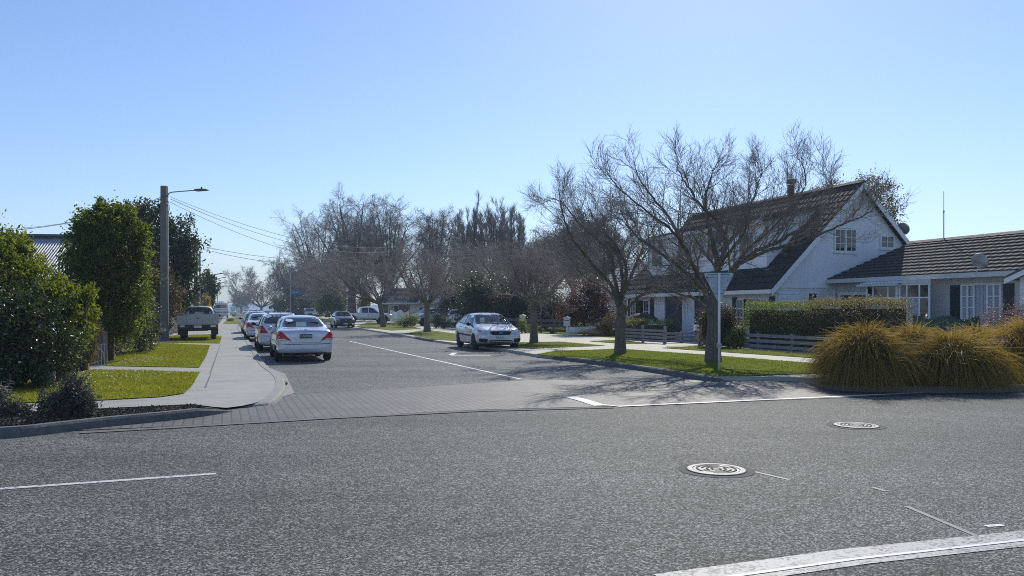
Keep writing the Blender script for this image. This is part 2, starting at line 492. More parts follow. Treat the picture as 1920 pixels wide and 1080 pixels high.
MAT = dict(
    road=asphalt('chipseal_grey', (0.068, 0.071, 0.064), (0.160, 0.167, 0.151), stone=80, spec=0.15),
    street=asphalt('chipseal_bluish', (0.080, 0.083, 0.083), (0.172, 0.178, 0.175), stone=70, spec=0.15),
    line=paint_on_road('road_paint', wear=0.30),
    worn=paint_on_road('worn_road_paint', base=(0.40, 0.40, 0.395), under=(0.10, 0.102, 0.104), wear=0.50),
    wornline=paint_on_road('worn_centre_line', base=(0.62, 0.62, 0.60), under=(0.12, 0.122, 0.12), wear=0.40),
    ghost=paint_on_road('ghost_road_paint', base=(0.165, 0.17, 0.16), under=(0.11, 0.115, 0.108), wear=0.58),
    paver=pavers('clay_pavers'),
    conc=concrete('footpath_concrete', (0.345, 0.34, 0.305)),
    conc_warm=concrete('old_concrete', (0.50, 0.475, 0.38), 2.2),
    kerb=M('kerb_concrete', (0.30, 0.295, 0.27), 0.85, 0.2, 7, 0.5),
    haunch=M('concrete_haunch', (0.145, 0.145, 0.138), 0.85, 0.25, 7, 0.5),
    kerbdark=M('dark_grey_and_shaded_kerb', (0.13, 0.13, 0.125), 0.85, 0.25, 9, 0.5),  # dark grey; on kerbs the shadow of the face is put into the colour
    ground=M('dry_ground', (0.10, 0.12, 0.05), 0.95, 0.4, 0.3, 0.4),
    soil=M('garden_soil', (0.085, 0.07, 0.05), 0.95, 0.5, 3, 0.8, 20),
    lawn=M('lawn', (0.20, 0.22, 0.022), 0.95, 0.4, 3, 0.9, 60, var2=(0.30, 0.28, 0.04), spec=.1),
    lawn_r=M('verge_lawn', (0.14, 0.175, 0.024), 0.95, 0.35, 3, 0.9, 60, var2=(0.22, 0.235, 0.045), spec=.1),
    bark=M('tree_bark', (0.145, 0.125, 0.10), 0.9, 0.4, 9, 0.9, 25),
    bark_dark=M('dark_bark', (0.075, 0.062, 0.05), 0.9, 0.4, 6, 0.6),
    twig=M('twig_bark', (0.24, 0.21, 0.18), 0.8, 0.35, 2.5),
    twig_red=M('budding_twig', (0.33, 0.27, 0.24), 0.8, 0.35, 2.5),
    twig_far=M('far_twig', (0.29, 0.25, 0.225), 0.85, 0.3, 1.0),
    white=M('white_paint', (0.82, 0.83, 0.83), 0.5, 0.05, 3),
    offwhite=M('weathered_white', (0.62, 0.63, 0.63), 0.6, 0.12, 6),
    board_w=boards('white_weatherboard', (0.78, 0.80, 0.82)),
    panel_w=M('white_sheet_cladding', (0.80, 0.82, 0.84), 0.6, 0.06, 1.5),
    board_g=boards('grey_weatherboard', (0.62, 0.645, 0.66), 0.22),
    glass=glassmat('window_glass'),
    glass_car=glassmat('car_glass', (0.02, 0.03, 0.034)),
    curtain=M('net_curtain', (0.40, 0.44, 0.52), 0.9, 0.22, 11),
    shutter=M('navy_shutter', (0.020, 0.026, 0.042), 0.5, 0.2, 5),
    door_navy=M('roller_door', (0.045, 0.050, 0.075), 0.5, 0.1, 4),
    tile=M('brown_roof_tile', (0.085, 0.066, 0.055), 0.75, 0.3, 3.0, 0.4),
    tile_g=M('charcoal_roof_tile', (0.105, 0.098, 0.098), 0.6, 0.25, 3.0, 0.4),
    tin=M('corrugated_iron', (0.33, 0.35, 0.36), 0.45, 0.12, 2.0, metal=0.4),
    black=M('black_plastic', (0.016, 0.016, 0.018), 0.5, 0.2, 6),
    rubber=M('tyre_rubber', (0.018, 0.018, 0.019), 0.85, 0.3, 10),
    alloy=M('alloy_rim', (0.45, 0.46, 0.48), 0.35, 0.1, 8, metal=0.8),
    chrome=M('chrome_trim', (0.75, 0.76, 0.78), 0.12, 0.03, 3, metal=1.0),
    red=M('red_lamp_lens', (0.50, 0.010, 0.010), 0.25, 0.3, 20, spec=0.35, coat=0.1),
    lens=M('clear_lamp_lens', (0.72, 0.75, 0.78), 0.12, 0.2, 14, metal=0.2, spec=0.9, coat=1.0),
    orange=M('orange_lens', (0.6, 0.17, 0.02), 0.2, 0.1, 8),
    plate_dark=M('black_number_plate', (0.02, 0.024, 0.05), 0.4, 0.1, 8),
    plate_white=M('white_number_plate', (0.62, 0.64, 0.66), 0.4, 0.05, 8),
    ink=M('plate_ink', (0.02, 0.02, 0.04), 0.5, 0.1, 8),
    p_silver=carpaint('silver_white_paint', (0.66, 0.70, 0.76), 0.25),
    p_white=carpaint('white_car_paint', (0.72, 0.74, 0.77), 0.0),
    p_old_shaded=carpaint('old_white_paint_shaded', (0.36, 0.37, 0.37), 0.0, 0.45),  # white darkened towards grey: the shaded rear put into the paint colour
    p_focus=carpaint('silver_paint', (0.64, 0.66, 0.68), 0.3, 0.3),
    p_black=carpaint('black_car_paint', (0.022, 0.024, 0.030), 0.1),
    p_gold=carpaint('champagne_paint', (0.36, 0.30, 0.20), 0.5),
    p_blue=carpaint('blue_grey_paint', (0.30, 0.36, 0.48), 0.4),
    p_maroon=carpaint('dark_maroon_paint', (0.055, 0.022, 0.032), 0.3),
    wood=M('weathered_wood', (0.20, 0.165, 0.125), 0.85, 0.35, 5, 0.5),
    wood_dark=M('stained_fence_rail', (0.25, 0.255, 0.275), 0.85, 0.25, 4, 0.4),
    wood_black=M('dark_old_rail', (0.085, 0.08, 0.08), 0.85, 0.25, 4, 0.4),
    green_paint=M('dark_green_paint', (0.018, 0.075, 0.060), 0.55, 0.2, 5),
    pole=M('pole_concrete', (0.155, 0.145, 0.13), 0.9, 0.25, 4, 0.4),
    steel=M('galvanised_steel', (0.38, 0.40, 0.42), 0.45, 0.1, 5, metal=0.6),
    wire=M('cable', (0.10, 0.10, 0.11), 0.6, 0.1, 5),
    signback=M('sign_back_alloy', (0.46, 0.50, 0.55), 0.55, 0.2, 6, var2=(0.56, 0.60, 0.64)),
    signmark=M('sign_dirt', (0.10, 0.11, 0.14), 0.7, 0.3, 9),
    manhole=M('manhole_iron', (0.24, 0.24, 0.23), 0.6, 0.25, 14, metal=0.2),
    manhole_dark=M('manhole_groove', (0.075, 0.075, 0.075), 0.85, 0.2, 10),
    blue_sign=M('blue_sign_sheet', (0.03, 0.17, 0.42), 0.5, 0.1, 6),
    brick=M('red_brick', (0.20, 0.10, 0.075), 0.9, 0.3, 7, 0.4),
)
L_PEACH = leafmat('bright_leaf', [(0.0, (0.045, 0.078, 0.008)), (0.5, (0.09, 0.13, 0.012)), (0.85, (0.16, 0.18, 0.018)), (1, (0.30, 0.24, 0.03))], 0.55, (0.36, 0.42, 0.02), .5, .3)
L_CAM = leafmat('dark_glossy_leaf', [(0.0, (0.016, 0.036, 0.012)), (0.6, (0.034, 0.062, 0.018)), (1, (0.065, 0.10, 0.026))], 0.22, (0.16, 0.24, 0.02), 0.33, 0.55)
L_CITRUS = leafmat('citrus_leaf', [(0.0, (0.032, 0.060, 0.010)), (0.55, (0.075, 0.12, 0.014)), (0.95, (0.15, 0.18, 0.022)), (1, (0.45, 0.26, 0.02))], 0.5, (0.32, 0.40, 0.02), 0.4, 0.4)
L_DARK = leafmat('evergreen_leaf', [(0.0, (0.016, 0.030, 0.013)), (0.7, (0.038, 0.060, 0.024)), (1, (0.085, 0.105, 0.045))], 0.3, (0.18, 0.23, 0.04), 0.4, 0.5)
L_GREY = leafmat('grey_green_leaf', [(0.0, (0.045, 0.06, 0.035)), (0.7, (0.115, 0.135, 0.085)), (1, (0.22, 0.235, 0.16))], 0.3, (0.24, 0.26, 0.1), 0.4)
L_RUST = leafmat('rusty_leaf', [(0.0, (0.045, 0.035, 0.018)), (0.6, (0.11, 0.08, 0.030)), (1, (0.21, 0.15, 0.04))], 0.4, (0.28, 0.18, 0.04))
L_YEL = leafmat('yellow_leaf', [(0.0, (0.16, 0.13, 0.01)), (0.6, (0.38, 0.29, 0.015)), (1, (0.58, 0.43, 0.03))], 0.45, (0.6, 0.45, 0.02))
L_MAPLE = leafmat('maple_leaf', [(0.0, (0.028, 0.014, 0.011)), (0.65, (0.065, 0.030, 0.022)), (1, (0.21, 0.085, 0.045))], 0.35, (0.30, 0.11, 0.05))
L_HEDGE = leafmat('hedge_leaf', [(0.0, (0.08, 0.12, 0.02)), (0.6, (0.21, 0.255, 0.045)), (1, (0.42, 0.43, 0.11))], 0.5, (0.22, 0.28, 0.03))
L_HEDGE2 = leafmat('hedge_leaf_brown', [(0.0, (0.08, 0.095, 0.030)), (0.55, (0.19, 0.19, 0.065)), (1, (0.44, 0.35, 0.20))], 0.5, (0.30, 0.24, 0.08))
L_BROWN = leafmat('brown_green_leaf', [(0.0, (0.03, 0.034, 0.016)), (0.6, (0.075, 0.066, 0.03)), (1, (0.20, 0.15, 0.08))], 0.35, (0.22, 0.17, 0.06))
L_PINK = leafmat('pink_heath', [(0.0, (0.10, 0.085, 0.055)), (0.5, (0.21, 0.145, 0.135)), (1, (0.36, 0.235, 0.245))], 0.3, (0.3, 0.2, 0.17))
L_LAV = leafmat('lavender_leaf', [(0.0, (0.035, 0.045, 0.035)), (0.7, (0.075, 0.09, 0.075)), (1, (0.13, 0.14, 0.13))], 0.25, (0.12, 0.14, 0.08))
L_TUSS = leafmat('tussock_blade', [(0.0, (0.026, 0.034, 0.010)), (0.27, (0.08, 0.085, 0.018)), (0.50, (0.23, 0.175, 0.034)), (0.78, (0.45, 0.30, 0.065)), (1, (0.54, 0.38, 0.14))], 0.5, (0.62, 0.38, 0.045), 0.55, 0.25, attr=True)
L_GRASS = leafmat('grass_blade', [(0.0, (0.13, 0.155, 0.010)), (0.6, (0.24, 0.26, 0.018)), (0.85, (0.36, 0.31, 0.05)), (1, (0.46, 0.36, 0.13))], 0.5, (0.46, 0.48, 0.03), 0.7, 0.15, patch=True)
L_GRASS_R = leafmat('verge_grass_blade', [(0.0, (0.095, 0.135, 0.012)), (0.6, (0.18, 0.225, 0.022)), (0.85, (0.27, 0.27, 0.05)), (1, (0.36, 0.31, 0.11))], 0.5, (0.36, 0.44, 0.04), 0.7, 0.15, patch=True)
L_DAISY = leafmat('daisy_petal', [(0.0, (0.6, 0.6, 0.5)), (1, (0.75, 0.74, 0.6))], 0.3, (0.7, 0.7, 0.5))
L_CONIF = leafmat('conifer_needle', [(0.0, (0.020, 0.032, 0.014)), (0.7, (0.04, 0.06, 0.022)), (1, (0.08, 0.095, 0.035))], 0.2, (0.12, 0.16, 0.03))

# ------------------------------------------------------------ foliage
def unit(a):
    return a / np.maximum(np.linalg.norm(a, axis=-1, keepdims=True), 1e-9)

def leaf_mesh(name, C, mat, parent=None, L=0.1, W=0.05, droop=0.0, jitter=0.35, rg=None, up=None):
    """one small diamond leaf (two folded halves) per centre"""
    rg = rg or rng
    n = len(C)
    a = unit(rg.normal(size=(n, 3)) + np.array([0, 0, -droop]))
    b = unit(np.cross(a, rg.normal(size=(n, 3))))
    nn = np.cross(a, b)
    s = 1 + jitter * rg.uniform(-1, 1, (n, 1))
    l, ww = L * s, W * s
    p0 = C - a * l * 0.5; p2 = C + a * l * 0.5
    mid = C + a * l * 0.05
    p1 = mid + b * ww * 0.5 + nn * ww * 0.12; p3 = mid - b * ww * 0.5 + nn * ww * 0.12
    Vt = np.stack([p0, p1, p2, p3], 1).reshape(-1, 3)
    Fc = np.arange(4 * n).reshape(n, 4)
    return mesh_np(name, Vt, Fc, mat, parent)

def blob_points(blobs, n, rg, clumps=40, spread=0.16, shell=0.55, floor=0.02):
    """blobs: (cx,cy,cz,rx,ry,rz[,weight]) -> leaf centres gathered in clumps near the blobs' outsides"""
    out = []
    wt = np.array([(b[6] if len(b) > 6 else 1) * (b[3] * b[4] * b[5]) ** (2 / 3) for b in blobs]); wt /= wt.sum()
    for b, k in zip(blobs, wt):
        nb = max(30, int(n * k)); nc = max(6, int(clumps * len(blobs) * k))
        d = unit(rg.normal(size=(nc, 3)))
        rad = (shell + (1 - shell) * rg.random((nc, 1))) * (1 + 0.26 * rg.normal(size=(nc, 1)))
        cc = d * rad * np.array(b[3:6]) + np.array(b[0:3])
        idx = rg.integers(0, nc, nb)
        sz = spread * (0.6 + 0.8 * rg.random((nc, 1)))
        p = cc[idx] + rg.normal(size=(nb, 3)) * sz[idx] * np.array(b[3:6]) * 1.0
        fill = unit(rg.normal(size=(nb // 4, 3))) * rg.random((nb // 4, 1)) ** 0.5 * np.array(b[3:6]) * 0.8 + np.array(b[0:3])
        # sprays: shoots that stand out of the outline
        ns = max(4, nc // 3); sd = unit(rg.normal(size=(ns, 3)) + np.array([0, 0, .5])); rm = min(b[3:6])
        s0 = sd * np.array(b[3:6]) * 0.9 + np.array(b[0:3]); ln = rm * rg.uniform(.2, .75, ns)
        k_ = rg.integers(0, ns, nb // 7); tt = rg.random((nb // 7, 1))
        spray = s0[k_] + (sd[k_] + rg.normal(size=(nb // 7, 3)) * .12 + np.array([0, 0, .25]) * tt) * ln[k_][:, None] * tt + rg.normal(size=(nb // 7, 3)) * .02 * (1 + rm)
        out += [p, fill, spray]
    P = np.concatenate(out)
    return P[P[:, 2] > floor]

def bush(name, label, cat, pos, blobs, n, mat, L, W, stem_mat, droop=0.0, clumps=40, spread=0.16, shell=0.55, group=None, seed=1, extra=None, stems=5, trunk=None, part='foliage', smain='stem'):
    rg = np.random.default_rng(seed)
    t = tag(empty(name, pos), label, cat, group)
    P = blob_points(blobs, n, rg, clumps, spread, shell)
    leaf_mesh(part, P, mat, t, L, W, droop, rg=rg)
    if extra:
        for (ename, frac, emat, eL, eW, zmin) in extra:
            Q = P[P[:, 2] > zmin]
            Q = Q[rg.choice(len(Q), max(3, int(len(Q) * frac)), replace=False)]
            fo = leaf_mesh(ename, Q + rg.normal(size=Q.shape) * 0.03, emat, t, eL, eW, rg=rg); fo['kind'] = 'stuff'
    mb = MB()
    hz = max(b[2] for b in blobs)
    if trunk:
        mb.tube([(0, 0, -0.05), (0.03, 0.02, trunk[1] * 0.5), (0.0, 0.05, trunk[1])], [trunk[0], trunk[0] * 0.8, trunk[0] * 0.6], 8)
    for b in blobs:
        for k in range(stems):
            e = Vector((b[0] + rg.normal() * b[3] * 0.4, b[1] + rg.normal() * b[4] * 0.4, b[2] + b[5] * rg.uniform(0.1, 0.6)))
            s0 = Vector((rg.normal() * 0.08, rg.normal() * 0.08, -0.03)) if not trunk else Vector((0, 0, trunk[1] * rg.uniform(0.6, 1)))
            if not trunk and abs(b[0]) + abs(b[1]) > 0.6: s0 += Vector((b[0] * 0.75, b[1] * 0.75, 0))
            m_ = s0.lerp(e, 0.5) + Vector((rg.normal() * 0.1, rg.normal() * 0.1, 0.1 * b[5]))
            mb.tube([s0, m_, e], [0.03, 0.02, 0.008], 5)
    mb.build('trunk' if trunk else smain, stem_mat, t, True)
    return t

# ------------------------------------------------------------ bare trees, grown level by level
def tubes_np(P, Rr, n):
    """P (B,k,3), Rr (B,k) -> verts, quads"""
    B, k, _ = P.shape
    T = np.empty_like(P)
    T[:, 1:-1] = P[:, 2:] - P[:, :-2]; T[:, 0] = P[:, 1] - P[:, 0]; T[:, -1] = P[:, -1] - P[:, -2]
    T = unit(T)
    ref = np.where(np.abs(T[..., 2:3]) < 0.9, np.array([0.13, 0.2, 1.0]), np.array([1.0, 0.1, 0.0]))
    A = unit(np.cross(T, ref)); Bv = np.cross(T, A)
    ang = np.arange(n) * 2 * PI / n
    V_ = P[:, :, None, :] + Rr[:, :, None, None] * (np.cos(ang)[None, None, :, None] * A[:, :, None, :] + np.sin(ang)[None, None, :, None] * Bv[:, :, None, :])
    base = (np.arange(B) * k * n)[:, None, None]
    i = np.arange(k - 1)[None, :, None]; j = np.arange(n)[None, None, :]
    a = base + i * n + j; b = base + i * n + (j + 1) % n
    Q = np.stack([a, b, b + n, a + n], -1).reshape(-1, 4)
    return V_.reshape(-1, 3), Q

def sprout(P, Rr, rg, m, t0, t1, ang, lenf, k, trop, wob, rfac, rmax=1.0, rmin=0.003, lmin=0.0, fall=0.45):
    B, k0, _ = P.shape
    t = t0 + (t1 - t0) * (np.arange(m)[None] + rg.random((B, m))) / m
    f = t * (k0 - 1); i0 = np.minimum(f.astype(int), k0 - 2); fr = (f - i0)[..., None]
    bi = np.arange(B)[:, None]
    p = P[bi, i0] * (1 - fr) + P[bi, i0 + 1] * fr
    tan = unit(P[bi, i0 + 1] - P[bi, i0])
    r = Rr[bi, i0] * (1 - fr[..., 0]) + Rr[bi, i0 + 1] * fr[..., 0]
    seg = np.linalg.norm(P[:, 1:] - P[:, :-1], axis=-1).sum(1)
    perp = unit(np.cross(tan, rg.normal(size=(B, m, 3))))
    a = R(ang) * (0.7 + 0.6 * rg.random((B, m, 1)))
    d = np.cos(a) * tan + np.sin(a) * perp
    Ln = np.maximum(seg[:, None] * lenf * (1 - fall * t) * (0.65 + 0.7 * rg.random((B, m))), lmin)
    r0 = np.clip(r * rfac, rmin, rmax)
    n = B * m
    p = p.reshape(n, 3); d = d.reshape(n, 3); Ln = Ln.reshape(n); r0 = r0.reshape(n)
    Q = np.empty((n, k, 3)); Q[:, 0] = p
    for j in range(1, k):
        d = unit(d + np.array([0, 0, trop]) + wob * rg.normal(size=(n, 3)))
        Q[:, j] = Q[:, j - 1] + d * (Ln / (k - 1))[:, None]
    tp = np.linspace(1, 0.32, k)[None]
    return Q, np.maximum(r0[:, None] * tp, rmin * 0.7)

def bare_tree(name, label, cat, pos, limbs, trunkpts, trunkr, bark, twig, levels, seed, group=None, sides=(7, 5, 3, 3), trunk_extra=None):
    """limbs: list of (points, r0, r1); levels: list of dict(m, t0, t1, ang, lenf, k, trop, wob, rfac, rmin)"""
    rg = np.random.default_rng(seed)
    t = tag(empty(name, pos), label, cat, group)
    mb = MB()
    pts = smoothpath(trunkpts, 4)
    rr = np.interp(np.linspace(0, 1, len(pts)), np.linspace(0, 1, len(trunkr)), trunkr)
    mb.tube(pts, list(rr), 12)
    K = 9
    LP, LR = [], []
    for (lp, r0, r1) in limbs:
        sp = smoothpath(lp, 6)
        sp = [Vector(p) + Vector((rg.normal(), rg.normal(), rg.normal())) * min(0.016, r0 * 0.2) * (0 if i == 0 else 1) for i, p in enumerate(sp)]
        r_ = np.linspace(0, 1, len(sp)) ** 0.8
        mb.tube(sp, list(r0 + (r1 - r0) * r_), 8)
        A = np.array([list(p) for p in sp]); s = np.linspace(0, len(sp) - 1, K)
        i0 = np.minimum(s.astype(int), len(sp) - 2); fr = (s - i0)[:, None]
        LP.append(A[i0] * (1 - fr) + A[i0 + 1] * fr); LR.append(r0 + (r1 - r0) * np.linspace(0, 1, K) ** 0.8)
    mb.build('trunk', bark, t, True)
    P, Rr = np.array(LP), np.array(LR)
    Vs, Fs, off = [], [], 0
    for li, lv in enumerate(levels):
        if lv.get('from') == 'all':
            pass
        P2, R2 = sprout(P, Rr, rg, lv['m'], lv.get('t0', 0.15), lv.get('t1', 1.0), lv.get('ang', 45), lv['lenf'], lv.get('k', 5), lv.get('trop', 0.1), lv.get('wob', 0.2), lv.get('rfac', 0.6), rmin=lv.get('rmin', 0.004), lmin=lv.get('lmin', 0), fall=lv.get('fall', .45))
        v, f = tubes_np(P2, R2, sides[min(li, len(sides) - 1)])
        Vs.append(v); Fs.append(f + off); off += len(v)
        P, Rr = P2, R2
    Vt = np.concatenate(Vs)
    keep = np.concatenate(Fs)
    mesh_np('crown', Vt, keep, twig, t, True)
    return t

def vase(rg, n, h0, h1, spread, r0, lean=(0, 0), r1=0.02, rise=1.5):
    """n limbs opening out from the fork"""
    out = []
    for i in range(n):
        a = 2 * PI * (i + 0.5 * rg.random()) / n
        s = spread * rg.uniform(0.55, 1.05)
        top = h0 + (h1 - h0) * rg.uniform(0.72, 1.0) * (1 - 0.22 * s / spread)
        pts = []
        for q in (0, 0.25, 0.5, 0.75, 1.0):
            rad = s * (q ** 0.9)
            z = h0 + (top - h0) * (q ** rise * 0.55 + q * 0.45)
            pts.append(Vector((lean[0] * q + math.cos(a) * rad + rg.normal() * 0.06 * s * q, lean[1] * q + math.sin(a) * rad + rg.normal() * 0.06 * s * q, z)))
        out.append((pts, r0 * rg.uniform(0.7, 1.0), r1))
    return out

# ------------------------------------------------------------ vehicles
def see_glass(name, tint=(0.42, 0.50, 0.50)):
    m = bpy.data.materials.new(name); m.use_nodes = True
    N, L = m.node_tree.nodes, m.node_tree.links
    N.remove(N['Principled BSDF'])
    tr = N.new('ShaderNodeBsdfTransparent'); tr.inputs[0].default_value = (*tint, 1)
    gl = N.new('ShaderNodeBsdfGlossy'); gl.inputs['Roughness'].default_value = 0.03; gl.inputs[0].default_value = (0.9, 0.95, 1, 1)
    fr = N.new('ShaderNodeFresnel'); fr.inputs[0].default_value = 1.65
    ns = N.new('ShaderNodeTexNoise'); ns.inputs['Scale'].default_value = 2.0
    bp = N.new('ShaderNodeBump'); bp.inputs['Strength'].default_value = 0.05; bp.inputs['Distance'].default_value = 0.01
    L.new(ns.outputs[0], bp.inputs['Height']); L.new(bp.outputs[0], gl.inputs['Normal'])
    mx = N.new('ShaderNodeMixShader')
    L.new(fr.outputs[0], mx.inputs[0]); L.new(tr.outputs[0], mx.inputs[1]); L.new(gl.outputs[0], mx.inputs[2])
    L.new(mx.outputs[0], N['Material Output'].inputs[0])
    return m
MAT['see'] = see_glass('vehicle_glass')
MAT['seat'] = M('seat_cloth', (0.06, 0.062, 0.068), 0.9, 0.2, 9)
MAT['cabin'] = M('cabin_trim', (0.045, 0.045, 0.048), 0.85, 0.2, 6)

def loft_mesh(stations, sub=2):
    bm = bmesh.new()
    rings = []
    for (x, zb, w_, zs, ws, zr, wr) in stations:
        half = [(0, zb), (w_ * 0.88, zb), (w_ * 0.985, zb + 0.09 * (zs - zb) + 0.02), (w_, zb + 0.55 * (zs - zb)), (w_ * 0.975, zs - 0.035),
                (ws, zs), ((ws * 0.5 + wr * 0.5) + 0.02, zs + 0.55 * (zr - zs)), (wr, zr - min(0.05, (zr - zs) * 0.3)), (wr * 0.62, zr - min(0.012, (zr - zs) * 0.1)), (0, zr)]
        ring = [(x, y, z) for y, z in half] + [(x, -y, z) for y, z in half[8:0:-1]]
        rings.append([bm.verts.new(p) for p in ring])
    n = 18
    for a, b in zip(rings[:-1], rings[1:]):
        for k in range(n):
            bm.faces.new((a[k], a[(k + 1) % n], b[(k + 1) % n], b[k]))
    for r in (rings[0], rings[-1]):
        bm.faces.new((r[0], r[1], r[17]))
        for k in range(1, 8):
            bm.faces.new((r[k], r[k + 1], r[17 - k], r[18 - k]))
        bm.faces.new((r[8], r[9], r[10]))
    bmesh.ops.recalc_face_normals(bm, faces=bm.faces[:])
    me = bpy.data.meshes.new('loft'); bm.to_mesh(me); bm.free()
    o = bpy.data.objects.new('loft', me); COL.objects.link(o)
    if sub:
        s = o.modifiers.new('s', 'SUBSURF'); s.levels = sub; s.render_levels = sub
    return o

def evald(o):
    dg = bpy.context.evaluated_depsgraph_get(); dg.update()
    return bpy.data.meshes.new_from_object(o.evaluated_get(dg))

def rounded(poly, k=0.18):
    out = []
    n = len(poly)
    for i in range(n):
        p, a, b = Vector(poly[i]), Vector(poly[i - 1]), Vector(poly[(i + 1) % n])
        for t in (0.0, 0.5, 1.0):
            q0, q1 = p.lerp(a, k), p.lerp(b, k)
            out.append(tuple(((1 - t) ** 2) * q0 + 2 * t * (1 - t) * p + t * t * q1))
    return out

class Car:
    def __init__(s, name, label, cat, stations, paint, pos, heading, group=None, axles=(-1.3, 1.3), wr=0.31, track=0.76, cabin=None, holes=True, rim=None, tyre_w=0.2):
        s.root = tag(empty(name, pos, math.atan2(heading[1], heading[0])), label, cat, group)
        s.paint = paint
        base = loft_mesh(stations)
        full = evald(base)
        s.bvh = BVHTree.FromPolygons([v.co.copy() for v in full.vertices], [tuple(p.vertices) for p in full.polygons])
        s.base = base
        s.cut = []
        mb = MB()
        for ax in axles:
            mb.lathe([(wr + 0.055, -1.2), (wr + 0.055, 1.2)], 28, 'y', (ax, 0, wr))
        s.cut.append(s._cutter(mb))
        s.cabin = cabin
        if cabin:
            c = loft_mesh(cabin, 1); me = evald(c); bpy.data.objects.remove(c)
            o = bpy.data.objects.new('cut', me); COL.objects.link(o); s.cut.append(o)
        s.holes = MB() if holes and cabin else None
        s.axles, s.wr, s.track, s.rim, s.tyre_w = axles, wr, track, rim or MAT['alloy'], tyre_w
        s.w = max(st[2] for st in stations)
    def _cutter(s, mb):
        return mb.build('cut')
    def proj(s, pts2, view, off=0.006):
        out = []
        for a, b in pts2:
            if view == 'rear': o, d = Vector((-6, a, b)), Vector((1, 0, 0))
            elif view == 'front': o, d = Vector((6, a, b)), Vector((-1, 0, 0))
            elif view == 'left': o, d = Vector((a, 6, b)), Vector((0, -1, 0))
            elif view == 'right': o, d = Vector((a, -6, b)), Vector((0, 1, 0))
            else: o, d = Vector((a, b, 6)), Vector((0, 0, -1))
            hit = s.bvh.ray_cast(o, d)
            if hit[0] is None:
                q, nn, _, _ = s.bvh.find_nearest(o + d * 4)
                hit = (q, nn)
            nn = hit[1] if hit[1].dot(d) < 0 else -hit[1]
            out.append(hit[0] + nn * off * 0.7 - d * off * 0.6)
        return out
    def patch(s, name, poly, view, mat, off=0.006, fine=0.09, parent=None, hole=False, both=False, label=None):
        bm = bmesh.new()
        vs = [bm.verts.new((p[0], p[1], 0)) for p in poly]
        es = [bm.edges.new((vs[i], vs[(i + 1) % len(vs)])) for i in range(len(vs))]
        bmesh.ops.triangle_fill(bm, use_beauty=True, use_dissolve=False, edges=es, normal=(0, 0, 1))
        for _ in range(3):
            le = [e for e in bm.edges if e.calc_length() > fine]
            if not le: break
            bmesh.ops.subdivide_edges(bm, edges=le, cuts=1)
            bmesh.ops.triangulate(bm, faces=bm.faces[:])
        P = s.proj([(v.co.x, v.co.y) for v in bm.verts], view, off)
        for v, p in zip(bm.verts, P): v.co = p
        out = Vector({'rear': (-1, 0, 0), 'front': (1, 0, 0), 'left': (0, 1, 0), 'right': (0, -1, 0), 'top': (0, 0, 1)}[view])
        for f in bm.faces:
            f.normal_update()
            if f.normal.dot(out) < 0: f.normal_flip()
            f.smooth = True
        me = bpy.data.meshes.new(name); bm.to_mesh(me); bm.free()
        o = link(name, me, mat, parent or s.root)
        if label: o['label'] = label
        if hole and s.holes is not None:
            c = Vector((sum(p[0] for p in poly) / len(poly), sum(p[1] for p in poly) / len(poly)))
            q = [tuple(c + (Vector(p[:2]) - c) * 0.95) for p in poly]
            if view in ('rear', 'front'):
                x0, x1 = (-3.2, hole) if view == 'rear' else (hole, 3.2)
                s.holes.prism(q, x0, x1, 'x')
            else:
                y0, y1 = (0.2, 1.6) if view == 'left' else (-1.6, -0.2)
                s.holes.prism(q, y0, y1, 'y')
        return o
    def side(s, name, poly, mat, **k):
        a = s.patch(name, poly, 'left', mat, **k); b = s.patch(name, poly, 'right', mat, **k)
        return a, b
    def line(s, name, pts, view, mat, wd=0.012, off=0.004):
        n = len(pts); L_, R_ = [], []
        for i in range(n):
            t = (Vector(pts[min(i + 1, n - 1)]) - Vector(pts[max(i - 1, 0)])).normalized()
            q = Vector((-t.y, t.x)) * wd / 2
            L_.append(tuple(Vector(pts[i]) + q)); R_.append(tuple(Vector(pts[i]) - q))
        return s.patch(name, L_ + R_[::-1], view, mat, off, fine=0.12)
    def pair(s, name, poly, view, mat, **k):
        s.patch(name, poly, view, mat, **k)
        s.patch(name, [(-a, b) for a, b in poly][::-1], view, mat, **k)
    def block(s, name, x0, x1, y0, y1, z0, z1, mat, bev=0.02, parent=None):
        return MB().box(x0, x1, y0, y1, z0, z1).bevel(bev).build(name, mat, parent or s.root)
    def mirrors(s, x, z, y, mat):
        for sg in (1, -1):
            mb = MB().ball((x, sg * (y + 0.11), z), (0.06, 0.105, 0.075), 14)
            mb.tube([(x, sg * (y - 0.08), z - 0.06), (x, sg * (y + 0.06), z - 0.03)], 0.03, 8)
            o = mb.build('door_mirror', mat, s.root, True)
    def text(s, name, body, size, loc, rot, mat, parent):
        cu = bpy.data.curves.new(name, 'FONT'); cu.body = body; cu.size = size; cu.align_x = 'CENTER'; cu.align_y = 'CENTER'; cu.extrude = 0.001
        tmp = bpy.data.objects.new(name, cu); COL.objects.link(tmp)
        me = evald(tmp); bpy.data.objects.remove(tmp); me.materials.clear()
        o = link(name, me, mat)
        o.location = loc; o.rotation_euler = rot; o.parent = parent
        return o
